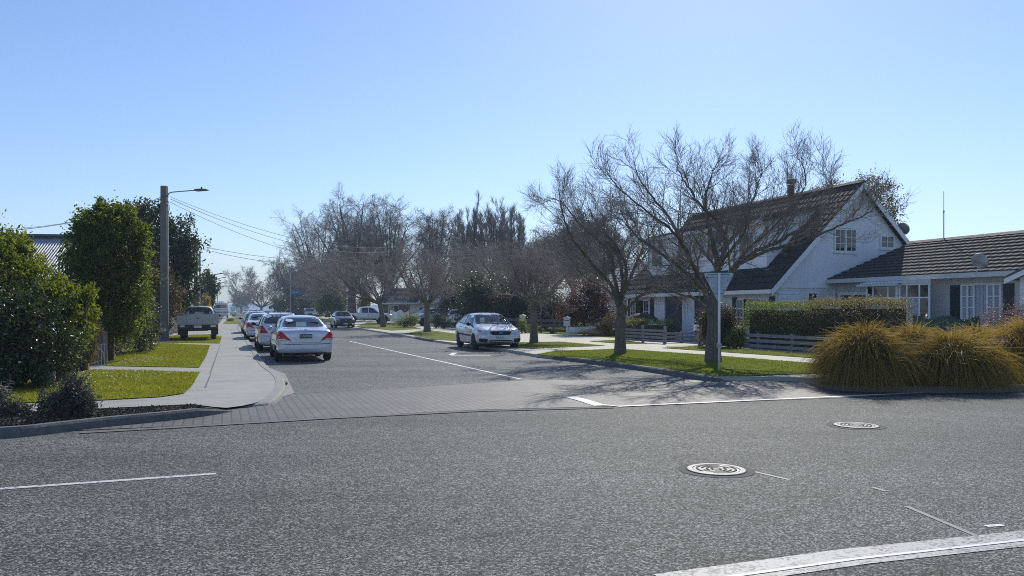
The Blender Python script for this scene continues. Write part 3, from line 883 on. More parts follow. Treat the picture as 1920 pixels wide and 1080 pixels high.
    def plate(s, view, z, body, dark=True, w=0.37, h=0.125, x=None, tilt=0.0):
        p = s.proj([(0, z)], view)[0]
        sg = -1 if view == 'rear' else 1
        px = p.x + sg * 0.012 if x is None else x
        pl = MB().box(-0.008, 0.008, -w / 2, w / 2, -h / 2, h / 2).build('number_plate', MAT['plate_dark'] if dark else MAT['plate_white'], s.root)
        pl.location = (px, 0, z)
        rot = (PI / 2, 0, -PI / 2) if view == 'rear' else (PI / 2, 0, PI / 2)
        if dark:
            for z_ in (-1, 1):
                pass
        if body:
            s.text('plate_text', body, h * 0.86, (sg * 0.011, 0, -0.005), rot, MAT['plate_white'] if dark else MAT['ink'], pl)
    def interior(s, xs, zfloor, zseat, ztop, w_, dash=None):
        mb = MB()
        for x in xs:
            for y in (-w_ * 0.48, w_ * 0.48):
                mb.box(x - 0.25, x + 0.25, y - 0.24, y + 0.24, zfloor, zseat)
                mb.prism([(y - 0.24, zseat), (y + 0.24, zseat), (y + 0.19, ztop - 0.22), (y - 0.19, ztop - 0.22)], x - 0.32, x - 0.2, 'x')
                mb.box(x - 0.33, x - 0.23, y - 0.13, y + 0.13, ztop - 0.19, ztop)
        mb.bevel(0.03).build('seat', MAT['seat'], s.root)
        if dash: s.block('dashboard', dash - 0.25, dash + 0.1, -w_ * 0.95, w_ * 0.95, zfloor, zseat + 0.28, MAT['cabin'], 0.04)
    def done(s, under=(0.2, 0.5), spokes=5):
        # cut arches, cabin and window openings
        if s.holes is not None:
            s.cut.append(s.holes.build('cut'))
        for c in s.cut:
            b = s.base.modifiers.new('b', 'BOOLEAN'); b.operation = 'DIFFERENCE'; b.object = c; b.solver = 'EXACT'
            b.use_self = c is s.cut[-1] and s.holes is not None
        me = evald(s.base)
        me.name = 'body'; me.materials.clear(); me.materials.append(s.paint)
        me.polygons.foreach_set('use_smooth', np.ones(len(me.polygons), bool))
        try: me.set_sharp_from_angle(angle=R(38))
        except Exception: pass
        bpy.data.objects.remove(s.base)
        for c in s.cut: bpy.data.objects.remove(c)
        link('body', me, None, s.root)
        x0, x1 = min(s.axles) - 0.35, max(s.axles) + 0.35
        MB().box(x0, x1, -s.w * 0.72, s.w * 0.72, under[0], under[1]).build('underbody', MAT['black'], s.root)
        wr, tw = s.wr, s.tyre_w
        prof = [(wr * 0.62, -tw / 2), (wr * 0.86, -tw / 2 - 0.006), (wr * 0.97, -tw / 2 + 0.02), (wr, -tw * 0.28), (wr, tw * 0.28), (wr * 0.97, tw / 2 - 0.02), (wr * 0.86, tw / 2 + 0.006), (wr * 0.62, tw / 2)]
        tm = MB().lathe(prof, 28, 'y'); wo = tm.build('wheel', MAT['rubber'], None, True); tyre_me = wo.data; bpy.data.objects.remove(wo)
        rb = MB().lathe([(0.02, 0.062), (wr * 0.18, 0.06), (wr * 0.2, 0.035), (wr * 0.56, 0.03), (wr * 0.6, tw / 2 - 0.01), (wr * 0.66, tw / 2 - 0.004)], 28, 'y')
        for k in range(spokes):
            a = 2 * PI * k / spokes
            rb.box(0.03, wr * 0.6, 0.03, tw / 2 - 0.025, -0.03, 0.03, Matrix.Rotation(a, 4, 'Y'))
        ro = rb.build('rim', s.rim, None, True); rim_me = ro.data; bpy.data.objects.remove(ro)
        for ax in s.axles:
            for sg in (1, -1):
                wh = link('wheel', tyre_me, None, s.root); wh.location = (ax, sg * (s.track - 0.0), wr); wh.rotation_euler = (0, random.random() * 6, 0)
                ri = link('rim', rim_me, None, wh); ri.rotation_euler = (0, 0, 0 if sg > 0 else PI)
        return s.root

def seams(c, xs, z0, z1, mat=None):
    for x in xs:
        for v in ('left', 'right'):
            c.line('door_seam', [(x, z0), (x - 0.02, (z0 + z1) / 2), (x, z1)], v, mat or MAT['black'], 0.012)

def handles(c, pts):
    for v in ('left', 'right'):
        for x, z in pts:
            c.patch('door_handle', rounded([(x - 0.09, z - 0.02), (x + 0.09, z - 0.02), (x + 0.09, z + 0.02), (x - 0.09, z + 0.02)], 0.3), v, MAT['black'], 0.025)

SEDAN = [(-2.24, .44, .66, .78, .60, .84, .44), (-2.21, .30, .80, .92, .70, .985, .56), (-2.06, .24, .838, .96, .77, 1.035, .62), (-1.62, .20, .846, .955, .79, 1.065, .66),
         (-1.50, .19, .847, .955, .79, 1.10, .655), (-0.86, .18, .848, .95, .79, 1.405, .535), (-0.35, .18, .848, .94, .79, 1.445, .565), (0.25, .18, .848, .93, .79, 1.44, .565), (0.52, .18, .848, .92, .79, 1.40, .555),
         (1.24, .18, .846, .90, .78, 1.00, .68), (1.40, .19, .845, .89, .77, .955, .66), (1.85, .21, .83, .82, .72, .87, .58), (2.12, .25, .79, .72, .64, .75, .5), (2.23, .40, .66, .62, .56, .64, .4)]
SEDAN_CAB = [(-1.45, .60, .70, .90, .68, 1.00, .5), (-1.40, .50, .74, .90, .72, 1.04, .56), (-.84, .42, .76, .91, .72, 1.33, .46), (-.3, .40, .76, .91, .72, 1.385, .49), (.25, .40, .76, .90, .72, 1.38, .49), (.5, .40, .76, .88, .71, 1.33, .48), (1.1, .45, .74, .85, .68, .96, .58), (1.16, .55, .7, .82, .64, .92, .5)]

def sedan(label, paint, pos, heading, plate=None, group=None, lite=False, rims=None, sticker=False, name='parked_sedan'):
    c = Car(name, label, 'car', SEDAN, paint, pos, heading, group, (-1.28, 1.25), .305, .745, SEDAN_CAB, True, rims)
    G_ = MAT['see']
    c.patch('rear_window', rounded([(-.655, 1.075), (.655, 1.075), (.50, 1.365), (-.50, 1.365)], .12), 'rear', G_, hole=-1.0)
    c.patch('windscreen', rounded([(-.66, 1.0), (.66, 1.0), (.52, 1.36), (-.52, 1.36)], .12), 'front', G_, hole=.6)
    for v in ('left', 'right'):
        c.patch('side_window', rounded([(-1.22, 1.02), (-.33, 1.0), (-.33, 1.345), (-.72, 1.325)], .1), v, G_, hole=True)
        c.patch('side_window', rounded([(-.25, 1.0), (.98, .965), (.48, 1.30), (-.25, 1.345)], .1), v, G_, hole=True)
        c.line('rub_strip', [(-1.9, .56), (-.9, .555), (.85, .53)], v, paint, .05, .012)
    # rear lamps: wide at the corner, pointed towards the plate
    c.pair('tail_light', rounded([(.835, .68), (.44, .685), (.50, .735), (.735, .965), (.80, .955), (.838, .88)], .12), 'rear', MAT['red'], off=.012)
    c.pair('reversing_light', [(.80, .69), (.55, .69), (.60, .725), (.80, .725)], 'rear', MAT['lens'], off=.02)
    c.patch('chrome_strip', rounded([(-.40, .915), (.40, .915), (.36, .94), (-.36, .94)], .3), 'rear', MAT['chrome'], off=.02)
    c.patch('badge', rounded([(-.045, .965), (.045, .965), (.045, 1.005), (-.045, 1.005)], .4), 'rear', MAT['chrome'], off=.012)
    c.line('bumper_seam', [(-.80, .575), (-.4, .56), (.4, .56), (.80, .575)], 'rear', MAT['black'], .016, .006)
    c.line('boot_seam', [(-.80, 1.0), (-.42, .60), (.42, .60), (.80, 1.0)], 'rear', MAT['black'], .010, .005)
    c.patch('bumper_lip', rounded([(-.74, .235), (.74, .235), (.78, .30), (-.78, .30)], .2), 'rear', MAT['black'], off=.008)
    if not lite:
        p = MB().tube([(-2.2, -.5, .24), (-1.9, -.5, .25)], .03, 10).build('exhaust', MAT['steel'], c.root)
    seams(c, (-.95, -.29, .95), .30, .95)
    handles(c, [(-.80, .86), (.15, .85)])
    c.pair('headlight', rounded([(.78, .62), (.42, .62), (.42, .72), (.74, .76)], .15), 'front', MAT['lens'], off=.01)
    c.patch('grille', rounded([(-.36, .62), (.36, .62), (.40, .74), (-.40, .74)], .15), 'front', MAT['black'], off=.01)
    c.mirrors(.83, 1.0, .80, paint)
    if plate: c.plate('rear', .80, plate)
    else: c.plate('rear', .80, None)
    if sticker:
        c.patch('window_sticker', [(-0 + .40 + .115 * math.cos(a), 1.265 + .042 * math.sin(a)) for a in np.linspace(0, 2 * PI, 20)[:-1]], 'rear', MAT['white'], off=.012)
    c.interior((-.95, .1), .42, .68, 1.22, .72, 1.0)
    return c.done()

HATCH = [(-2.13, .44, .70, .86, .66, .95, .46), (-2.09, .30, .83, 1.0, .76, 1.10, .56), (-1.95, .24, .885, 1.01, .81, 1.20, .58), (-1.55, .20, .912, 1.005, .83, 1.425, .565), (-1.1, .18, .918, .99, .835, 1.475, .59),
         (-.3, .18, .92, .97, .84, 1.50, .61), (.25, .18, .92, .955, .84, 1.475, .605), (.42, .18, .92, .95, .84, 1.43, .60), (1.16, .18, .92, .935, .835, 1.04, .72), (1.32, .19, .918, .93, .825, 1.0, .70),
         (1.72, .21, .905, .88, .78, .935, .62), (2.02, .25, .865, .79, .70, .82, .54), (2.13, .33, .80, .68, .64, .71, .48), (2.17, .44, .70, .60, .58, .62, .4)]
HATCH_CAB = [(-1.75, .55, .74, .94, .70, 1.12, .42), (-1.65, .48, .8, .95, .74, 1.22, .5), (-1.3, .42, .82, .95, .76, 1.39, .52), (-.3, .40, .83, .94, .77, 1.44, .54), (.25, .40, .83, .92, .77, 1.40, .53), (.45, .42, .82, .9, .76, 1.34, .52), (1.0, .45, .8, .88, .73, 1.0, .62), (1.08, .55, .76, .85, .7, .95, .55)]

def hatch_focus(label, pos, heading):
    c = Car('parked_hatchback', label, 'car', HATCH, MAT['p_focus'], pos, heading, None, (-1.32, 1.32), .315, .80, HATCH_CAB, True)
    G_ = MAT['see']
    c.patch('windscreen', rounded([(-.735, 1.03), (.735, 1.03), (.585, 1.405), (-.585, 1.405)], .1), 'front', G_, hole=.5)
    c.patch('rear_window', rounded([(-.62, 1.06), (.62, 1.06), (.50, 1.38), (-.50, 1.38)], .12), 'rear', G_, hole=-1.2)
    for v in ('left', 'right'):
        c.patch('side_window', rounded([(-.32, 1.03), (.95, .99), (.42, 1.345), (-.32, 1.405)], .1), v, G_, hole=True)
        c.patch('side_window', rounded([(-1.20, 1.06), (-.42, 1.035), (-.42, 1.40), (-1.05, 1.38)], .12), v, G_, hole=True)
        c.patch('quarter_window', rounded([(-1.62, 1.10), (-1.29, 1.07), (-1.22, 1.36)], .1), v, MAT['glass_car'])
        c.patch('window_pillar', [(-.42, 1.03), (-.32, 1.03), (-.32, 1.41), (-.42, 1.41)], v, MAT['black'], .009)
        c.line('window_trim', [(-1.62, 1.085), (-.4, 1.02), (1.0, .975)], v, MAT['black'], .03, .011)
        c.line('rub_strip', [(-1.0, .60), (0, .585), (.93, .57)], v, MAT['black'], .06, .014)
        c.patch('side_repeater', rounded([(1.42, .78), (1.52, .78), (1.52, .81), (1.42, .81)], .3), v, MAT['orange'], .01)
    seams(c, (-1.05, -.37, .97), .28, 1.0)
    handles(c, [(-.83, .90), (.12, .88)])
    c.pair('headlight', rounded([(.86, .70), (.45, .665), (.43, .72), (.56, .80), (.78, .875), (.87, .85)], .15), 'front', MAT['lens'], off=.012)
    c.pair('indicator', [(.84, .74), (.74, .73), (.75, .79), (.84, .80)], 'front', MAT['orange'], off=.02)
    c.pair('headlight_bulb', [(.60 + .06 * math.cos(a), .745 + .045 * math.sin(a)) for a in np.linspace(0, 2 * PI, 16)[:-1]], 'front', MAT['chrome'], off=.022)
    c.patch('grille', rounded([(-.36, .615), (.36, .615), (.46, .755), (-.46, .755)], .14), 'front', MAT['black'], off=.012)
    c.line('grille_bar', [(-.43, .765), (.43, .765)], 'front', MAT['chrome'], .02, .02)
    bd = c.patch('badge', [(.085 * math.cos(a), .69 + .034 * math.sin(a)) for a in np.linspace(0, 2 * PI, 22)[:-1]], 'front', MAT['blue_sign'], off=.026)
    p = c.proj([(0, .69)], 'front')[0]
    c.text('badge_text', 'Ford', .05, (p.x + .034, 0, .69), (PI / 2, 0, PI / 2), MAT['chrome'], bd)
    c.patch('lower_intake', rounded([(-.42, .325), (.42, .325), (.46, .415), (-.46, .415)], .15), 'front', MAT['black'], off=.01)
    c.line('intake_bar', [(-.44, .37), (.44, .37)], 'front', MAT['p_focus'], .022, .02)
    c.pair('fog_light_recess', rounded([(.83, .36), (.56, .33), (.52, .47), (.85, .49)], .16), 'front', MAT['black'], off=.01)
    c.patch('bumper_lip', rounded([(-.78, .225), (.78, .225), (.83, .29), (-.83, .29)], .2), 'front', MAT['black'], off=.006)
    c.line('bonnet_seam', [(-.66, .98), (-.60, .83), (-.48, .775), (.48, .775), (.60, .83), (.66, .98)], 'front', MAT['black'], .010, .005)
    c.line('wiper', [(-.55, 1.045), (.0, 1.055), (.12, 1.08)], 'front', MAT['black'], .018, .02)
    c.line('wiper', [(.10, 1.045), (.58, 1.06), (.62, 1.08)], 'front', MAT['black'], .018, .024)
    c.pair('tail_light', rounded([(.78, .82), (.66, .84), (.55, 1.38), (.62, 1.36), (.80, 1.0)], .1), 'rear', MAT['red'])
    c.mirrors(.80, 1.03, .85, MAT['black'])
    c.plate('front', .515, 'DDL711', False, .36, .12)
    c.plate('rear', .80, None)
    c.interior((-.85, .15), .42, .70, 1.27, .78, .95)
    MB().tube([(-.2, 0, 1.495), (-.36, 0, 1.68)], .006, 6).build('aerial', MAT['black'], c.root)
    return c.done(spokes=7)

def hatch_dark(label, pos, heading, name='parked_hatchback'):
    st = [(a * .92, b, c_ * .92, d * 1.0, e * .92, f, g * .92) for (a, b, c_, d, e, f, g) in HATCH]
    c = Car(name, label, 'car', st, MAT['p_black'], pos, heading, None, (-1.2, 1.22), .30, .73, [(a * .92, b, c_ * .92, d, e * .92, f, g * .92) for (a, b, c_, d, e, f, g) in HATCH_CAB], True)
    G_ = MAT['see']
    c.patch('windscreen', rounded([(-.67, 1.04), (.67, 1.04), (.53, 1.39), (-.53, 1.39)], .1), 'front', G_, hole=.45)
    c.patch('rear_window', rounded([(-.57, 1.08), (.57, 1.08), (.46, 1.38), (-.46, 1.38)], .12), 'rear', G_, hole=-1.1)
    c.side('side_window', rounded([(-.30, 1.03), (.86, 1.0), (.38, 1.34), (-.30, 1.40)], .1), G_, hole=True)
    c.side('side_window', rounded([(-1.15, 1.06), (-.40, 1.035), (-.40, 1.39), (-1.0, 1.37)], .1), G_, hole=True)
    c.pair('headlight', rounded([(.76, .71), (.46, .66), (.50, .74), (.74, .83)], .15), 'front', MAT['lens'], off=.012)
    c.patch('grille', rounded([(-.34, .45), (.34, .45), (.44, .60), (-.44, .60)], .15), 'front', MAT['black'], off=.01)
    c.patch('badge', rounded([(-.06, .66), (.06, .66), (.06, .71), (-.06, .71)], .4), 'front', MAT['chrome'], off=.012)
    c.pair('fog_light', rounded([(.70, .36), (.55, .35), (.55, .42), (.70, .43)], .2), 'front', MAT['chrome'], off=.01)
    seams(c, (-1.0, -.35, .88), .28, 1.0)
    handles(c, [(-.75, .90), (.1, .88)])
    c.mirrors(.75, 1.03, .79, MAT['p_black'])
    c.plate('front', .40, None, False)
    c.pair('tail_light', rounded([(.72, .82), (.62, .84), (.62, .98), (.73, 1.0)], .1), 'rear', MAT['red'])
    c.interior((-.8, .15), .42, .70, 1.25, .70, .9)
    return c.done()

WAGON = [(-2.24, .46, .70, .84, .64, .93, .48), (-2.20, .30, .82, .98, .74, 1.06, .58), (-2.10, .24, .855, .99, .79, 1.16, .60), (-1.72, .20, .87, .985, .80, 1.42, .575), (-1.35, .18, .872, .98, .80, 1.47, .60),
         (-.4, .18, .875, .96, .81, 1.49, .61), (.25, .18, .875, .945, .81, 1.465, .60), (.45, .18, .875, .935, .81, 1.42, .59), (1.2, .18, .872, .91, .80, 1.01, .70), (1.38, .19, .87, .90, .79, .965, .68),
         (1.85, .21, .85, .83, .74, .88, .6), (2.15, .25, .81, .73, .66, .76, .5), (2.26, .40, .68, .62, .56, .64, .4)]
WAGON_CAB = [(-1.92, .55, .70, .93, .68, 1.12, .45), (-1.85, .48, .76, .94, .72, 1.22, .5), (-1.5, .42, .78, .94, .73, 1.385, .52), (-.4, .40, .79, .93, .74, 1.43, .54), (.25, .40, .79, .91, .74, 1.395, .53), (.48, .42, .78, .9, .73, 1.34, .52), (1.03, .45, .76, .87, .70, .98, .62), (1.1, .55, .72, .84, .66, .93, .55)]

def wagon(label, paint, pos, heading, group=None, name='parked_wagon', lettering=True):
    c = Car(name, label, 'car', WAGON, paint, pos, heading, group, (-1.3, 1.32), .31, .77, WAGON_CAB, True)
    G_ = MAT['see']
    c.patch('rear_window', rounded([(-.68, 1.075), (.68, 1.075), (.55, 1.40), (-.55, 1.40)], .1), 'rear', MAT['glass_car'])
    c.patch('windscreen', rounded([(-.69, 1.01), (.69, 1.01), (.56, 1.39), (-.56, 1.39)], .1), 'front', G_, hole=.5)
    for v in ('left', 'right'):
        c.patch('side_window', rounded([(-.25, 1.01), (1.0, .975), (.45, 1.33), (-.25, 1.385)], .1), v, G_, hole=True)
        c.patch('side_window', rounded([(-1.15, 1.035), (-.33, 1.015), (-.33, 1.385), (-1.15, 1.37)], .1), v, G_, hole=True)
        c.patch('quarter_window', rounded([(-1.85, 1.07), (-1.25, 1.04), (-1.25, 1.365), (-1.6, 1.345)], .1), v, MAT['glass_car'])
    c.pair('tail_light', rounded([(.84, .72), (.52, .72), (.72, 1.0), (.80, 1.03), (.855, .95)], .14), 'rear', MAT['red'], off=.012)
    c.line('bumper_seam', [(-.82, .62), (-.4, .60), (.4, .60), (.82, .62)], 'rear', MAT['black'], .016)
    c.patch('rear_wiper', [(-.01, 1.10), (.30, 1.13), (.30, 1.15), (-.01, 1.13)], 'rear', MAT['black'], off=.02)
    if lettering:
        for k in range(5):          # a row of pale letters along the top of the glass, too small to read
            y = .30 - .14 * k
            c.patch('window_lettering', [(y, 1.34), (y - .08, 1.34), (y - .08, 1.365), (y, 1.365)], 'rear', MAT['offwhite'], off=.012)
    c.patch('spoiler', rounded([(-.56, 1.43), (.56, 1.43), (.56, 1.455), (-.56, 1.455)], .2), 'rear', paint, off=.05)
    c.pair('headlight', rounded([(.80, .64), (.42, .63), (.42, .73), (.76, .78)], .15), 'front', MAT['lens'], off=.01)
    seams(c, (-1.2, -.29, .98), .30, .97)
    handles(c, [(-.85, .88), (.12, .87)])
    c.mirrors(.85, 1.02, .83, MAT['black'])
    c.plate('rear', .78, None)
    MB().tube([(-1.3, 0, 1.47), (-1.5, 0, 1.62)], .012, 6).build('aerial', MAT['black'], c.root)
    c.interior((-.9, .15), .42, .70, 1.25, .74, 1.0)
    return c.done()

SUV = [(-2.24, .48, .72, .95, .68, 1.05, .5), (-2.20, .34, .86, 1.08, .78, 1.18, .6), (-2.08, .28, .90, 1.10, .82, 1.3, .62), (-1.8, .25, .915, 1.10, .84, 1.58, .60), (-1.4, .24, .92, 1.09, .85, 1.66, .64),
       (-.3, .24, .92, 1.07, .85, 1.69, .66), (.3, .24, .92, 1.055, .85, 1.66, .65), (.48, .24, .92, 1.05, .85, 1.62, .64), (1.15, .24, .92, 1.03, .84, 1.18, .74), (1.32, .25, .918, 1.02, .83, 1.12, .72),
       (1.85, .27, .90, .96, .78, 1.03, .64), (2.15, .31, .85, .84, .70, .88, .55), (2.26, .46, .74, .72, .62, .76, .45)]

def suv(label, paint, pos, heading, name='parked_suv', group=None):
    c = Car(name, label, 'car', SUV, paint, pos, heading, group, (-1.32, 1.36), .36, .79, None, False)
    G_ = MAT['glass_car']
    c.patch('windscreen', rounded([(-.72, 1.18), (.72, 1.18), (.60, 1.58), (-.60, 1.58)], .1), 'front', G_)
    c.patch('rear_window', rounded([(-.66, 1.20), (.66, 1.20), (.55, 1.55), (-.55, 1.55)], .1), 'rear', G_)
    for v in ('left', 'right'):
        c.patch('side_window', rounded([(-.25, 1.12), (.92, 1.10), (.45, 1.50), (-.25, 1.57)], .1), v, G_)
        c.patch('side_window', rounded([(-1.12, 1.14), (-.33, 1.12), (-.33, 1.57), (-1.12, 1.56)], .1), v, G_)
        c.patch('quarter_window', rounded([(-1.88, 1.22), (-1.22, 1.15), (-1.22, 1.555), (-1.62, 1.53)], .1), v, G_)
        c.line('sill_trim', [(-1.0, .36), (1.0, .36)], v, MAT['black'], .14, .012)
    c.pair('tail_light', rounded([(.86, .95), (.62, .97), (.60, 1.08), (.84, 1.18)], .1), 'rear', MAT['red'])
    c.pair('headlight', rounded([(.84, .80), (.48, .80), (.48, .90), (.80, .95)], .15), 'front', MAT['lens'], off=.012)
    c.patch('grille', rounded([(-.42, .68), (.42, .68), (.46, .86), (-.46, .86)], .15), 'front', MAT['black'], off=.012)
    c.patch('bumper_lip', rounded([(-.8, .33), (.8, .33), (.84, .5), (-.84, .5)], .2), 'rear', MAT['black'])
    c.plate('rear', .78, None)
    seams(c, (-1.17, -.29, .98), .42, 1.1)
    handles(c, [(-.85, 1.0), (.12, .98)])
    c.mirrors(.84, 1.15, .88, paint)
    return c.done(under=(.28, .6))

UTE = [(-2.62, .62, .84, 1.05, .80, 1.07, .60), (-2.60, .50, .90, 1.10, .86, 1.12, .66), (-2.4, .48, .92, 1.11, .88, 1.13, .68), (-1.0, .44, .925, 1.11, .88, 1.13, .68), (-.78, .42, .925, 1.11, .87, 1.16, .66), (-.68, .42, .925, 1.11, .86, 1.72, .63),
       (-.5, .42, .925, 1.11, .86, 1.79, .66), (.1, .42, .925, 1.10, .86, 1.82, .68), (.52, .42, .925, 1.09, .86, 1.78, .66), (.68, .42, .925, 1.09, .86, 1.73, .65), (1.32, .42, .925, 1.08, .85, 1.25, .74), (1.5, .43, .92, 1.08, .84, 1.20, .72),
       (2.1, .46, .915, 1.04, .82, 1.13, .68), (2.5, .50, .88, .96, .76, 1.03, .6), (2.66, .60, .78, .86, .68, .92, .5)]

def ute_modern(label, paint, pos, heading, name='parked_ute', flare=True, canopy=False):
    c = Car(name, label, 'ute', UTE, paint, pos, heading, None, (-1.55, 1.62), .42, .79, None, False, rim=MAT['black'] if flare else None, tyre_w=.27)
    G_ = MAT['glass_car']
    c.patch('windscreen', rounded([(-.72, 1.25), (.72, 1.25), (.61, 1.69), (-.61, 1.69)], .1), 'front', G_)
    for v in ('left', 'right'):
        c.patch('side_window', rounded([(.17, 1.16), (1.08, 1.16), (.62, 1.62), (.17, 1.70)], .1), v, G_)
        c.patch('side_window', rounded([(-.58, 1.18), (.09, 1.16), (.09, 1.70), (-.50, 1.68)], .1), v, G_)
        if flare:
            for ax in (-1.55, 1.62):
                pts = [(ax + .50 * math.cos(a), .42 + .50 * math.sin(a)) for a in np.linspace(-.05, PI + .05, 14)]
                c.line('wheel_arch_flare', pts, v, MAT['black'], .08, .03)
        c.line('side_step', [(-.8, .42), (.9, .42)], v, MAT['black'], .08, .05)
    c.pair('headlight', rounded([(.84, .90), (.56, .88), (.56, 1.0), (.80, 1.05)], .15), 'front', MAT['lens'], off=.012)
    c.patch('grille', rounded([(-.5, .74), (.5, .74), (.54, .98), (-.54, .98)], .1), 'front', MAT['black'], off=.012)
    c.pair('tail_light', rounded([(.87, .75), (.76, .75), (.76, 1.02), (.87, 1.02)], .1), 'rear', MAT['red'])
    seams(c, (-.66, .13, 1.10, -.9), .5, 1.1)
    handles(c, [(-.42, 1.03), (.35, 1.03)])
    c.mirrors(1.0, 1.2, .90, MAT['black'])
    if canopy:
        MB().prism([(-.86, 1.12), (.86, 1.12), (.72, 1.76), (.5, 1.84), (-.5, 1.84), (-.72, 1.76)], -2.56, -.80, 'x').build('canopy', paint, c.root)
        for sg in (1, -1):
            MB().prism([(sg * .862, 1.2), (sg * .872, 1.2), (sg * .765, 1.68), (sg * .755, 1.68)], -2.4, -.95, 'x').build('canopy_window', G_, c.root)
    else:
        MB().box(-2.54, -.82, -.72, .72, 1.135, 1.15).build('tray_cover', MAT['black'], c.root)
    return c.done(under=(.42, .8), spokes=6)

CAB = [(-.62, .62, .74, 1.10, .70, 1.14, .52), (-.58, .50, .80, 1.14, .74, 1.26, .56), (-.50, .48, .83, 1.12, .775, 1.60, .56), (-.36, .46, .84, 1.11, .78, 1.68, .60), (.05, .46, .84, 1.10, .78, 1.70, .62), (.42, .46, .84, 1.08, .78, 1.66, .61), (.55, .46, .84, 1.07, .78, 1.61, .60),
       (1.06, .46, .84, 1.05, .77, 1.16, .68), (1.2, .46, .84, 1.04, .76, 1.10, .66), (1.8, .48, .83, .99, .74, 1.03, .62), (2.08, .52, .80, .90, .68, .95, .55), (2.18, .62, .72, .80, .62, .85, .45)]
CAB_CUT = [(-.46, .66, .70, 1.06, .66, 1.14, .5), (-.42, .62, .75, 1.07, .70, 1.3, .5), (-.36, .60, .76, 1.07, .71, 1.58, .5), (.05, .60, .77, 1.06, .72, 1.63, .54), (.45, .60, .77, 1.04, .72, 1.58, .53), (.9, .62, .75, 1.0, .69, 1.14, .6), (.97, .66, .7, .95, .66, 1.08, .55)]

def ute_old(label, paint, pos, heading):
    c = Car('parked_ute', label, 'ute', CAB, paint, pos, heading, None, (-1.55, 1.32), .35, .71, CAB_CUT, True, rim=MAT['steel'], tyre_w=.22)
    G_ = MAT['see']
    c.patch('rear_window', rounded([(-.66, 1.19), (.66, 1.19), (.545, 1.58), (-.545, 1.58)], .1), 'rear', G_, hole=-.15)
    c.patch('windscreen', rounded([(-.66, 1.17), (.66, 1.17), (.56, 1.57), (-.56, 1.57)], .1), 'front', G_, hole=.5)
    c.side('side_window', rounded([(-.30, 1.15), (.80, 1.12), (.46, 1.55), (-.28, 1.58)], .1), G_, hole=True)
    c.line('window_rubber', [(-.665, 1.18), (.665, 1.18), (.55, 1.59), (-.55, 1.59), (-.665, 1.18)], 'rear', MAT['black'], .03, .01)
    c.mirrors(.72, 1.18, .84, MAT['black'])
    c.interior((.15,), .62, .85, 1.42, .72, .85)
    # well-side tray: floor, two sides, headboard, slatted tailgate
    tw, x0, x1, z0, z1 = .94, -2.55, -.70, .84, 1.20
    MB().box(x0, x1, -tw, tw, z0 - .08, z0).build('tray_floor', MAT['steel'], c.root)
    for sg in (1, -1):
        mb = MB()
        for k in range(4):
            mb.box(x0, x1, sg * tw - .02, sg * tw + .02, z0 + .005 + k * .09, z0 + .088 + k * .09)
        mb.build('tray_side', paint, c.root)
    mb = MB()
    for k in range(4):
        mb.box(x0 - .045, x0 - .005, -tw + .025, tw - .025, z0 - .03 + k * .098, z0 + .062 + k * .098)
    tg = mb.bevel(.008, 1).build('tailgate', paint, c.root)
    MB().box(x0 - .07, x0 - .047, -.07, .07, 1.06, 1.10).build('latch', MAT['black'], tg)
    for y in (-.55, .55): MB().box(x0 - .075, x0 - .047, y - .06, y + .06, .93, .98).build('hinge', MAT['steel'], tg)
    MB().box(x1 + .005, x1 + .05, -tw, tw, z0, 1.28).build('headboard', paint, c.root)
    MB().box(-2.45, .4, -.45, .45, .45, .74).build('chassis', MAT['black'], c.root)
    MB().box(-2.52, -2.44, -.85, .85, .52, .74).build('rear_bar', MAT['black'], c.root)
    for sg in (1, -1):
        MB().box(-2.56, -2.50, sg * .70 - .11, sg * .70 + .11, .64, .73).build('tail_light', MAT['lens'], c.root)
        MB().box(-2.56, -2.50, sg * .88 - .05, sg * .88 + .05, .60, .72).build('side_marker', MAT['red'], c.root)
        mb = MB().box(-1.95, -1.15, sg * .62, sg * .93, .71, .75); mb.box(-1.98, -1.94, sg * .60, sg * .93, .25, .74)
        mb.build('mudguard', MAT['black'], c.root)
    pl = MB().box(-2.555, -2.535, -.18, .18, .60, .72).build('number_plate', MAT['offwhite'], c.root)
    return c.done(under=(.46, .62))

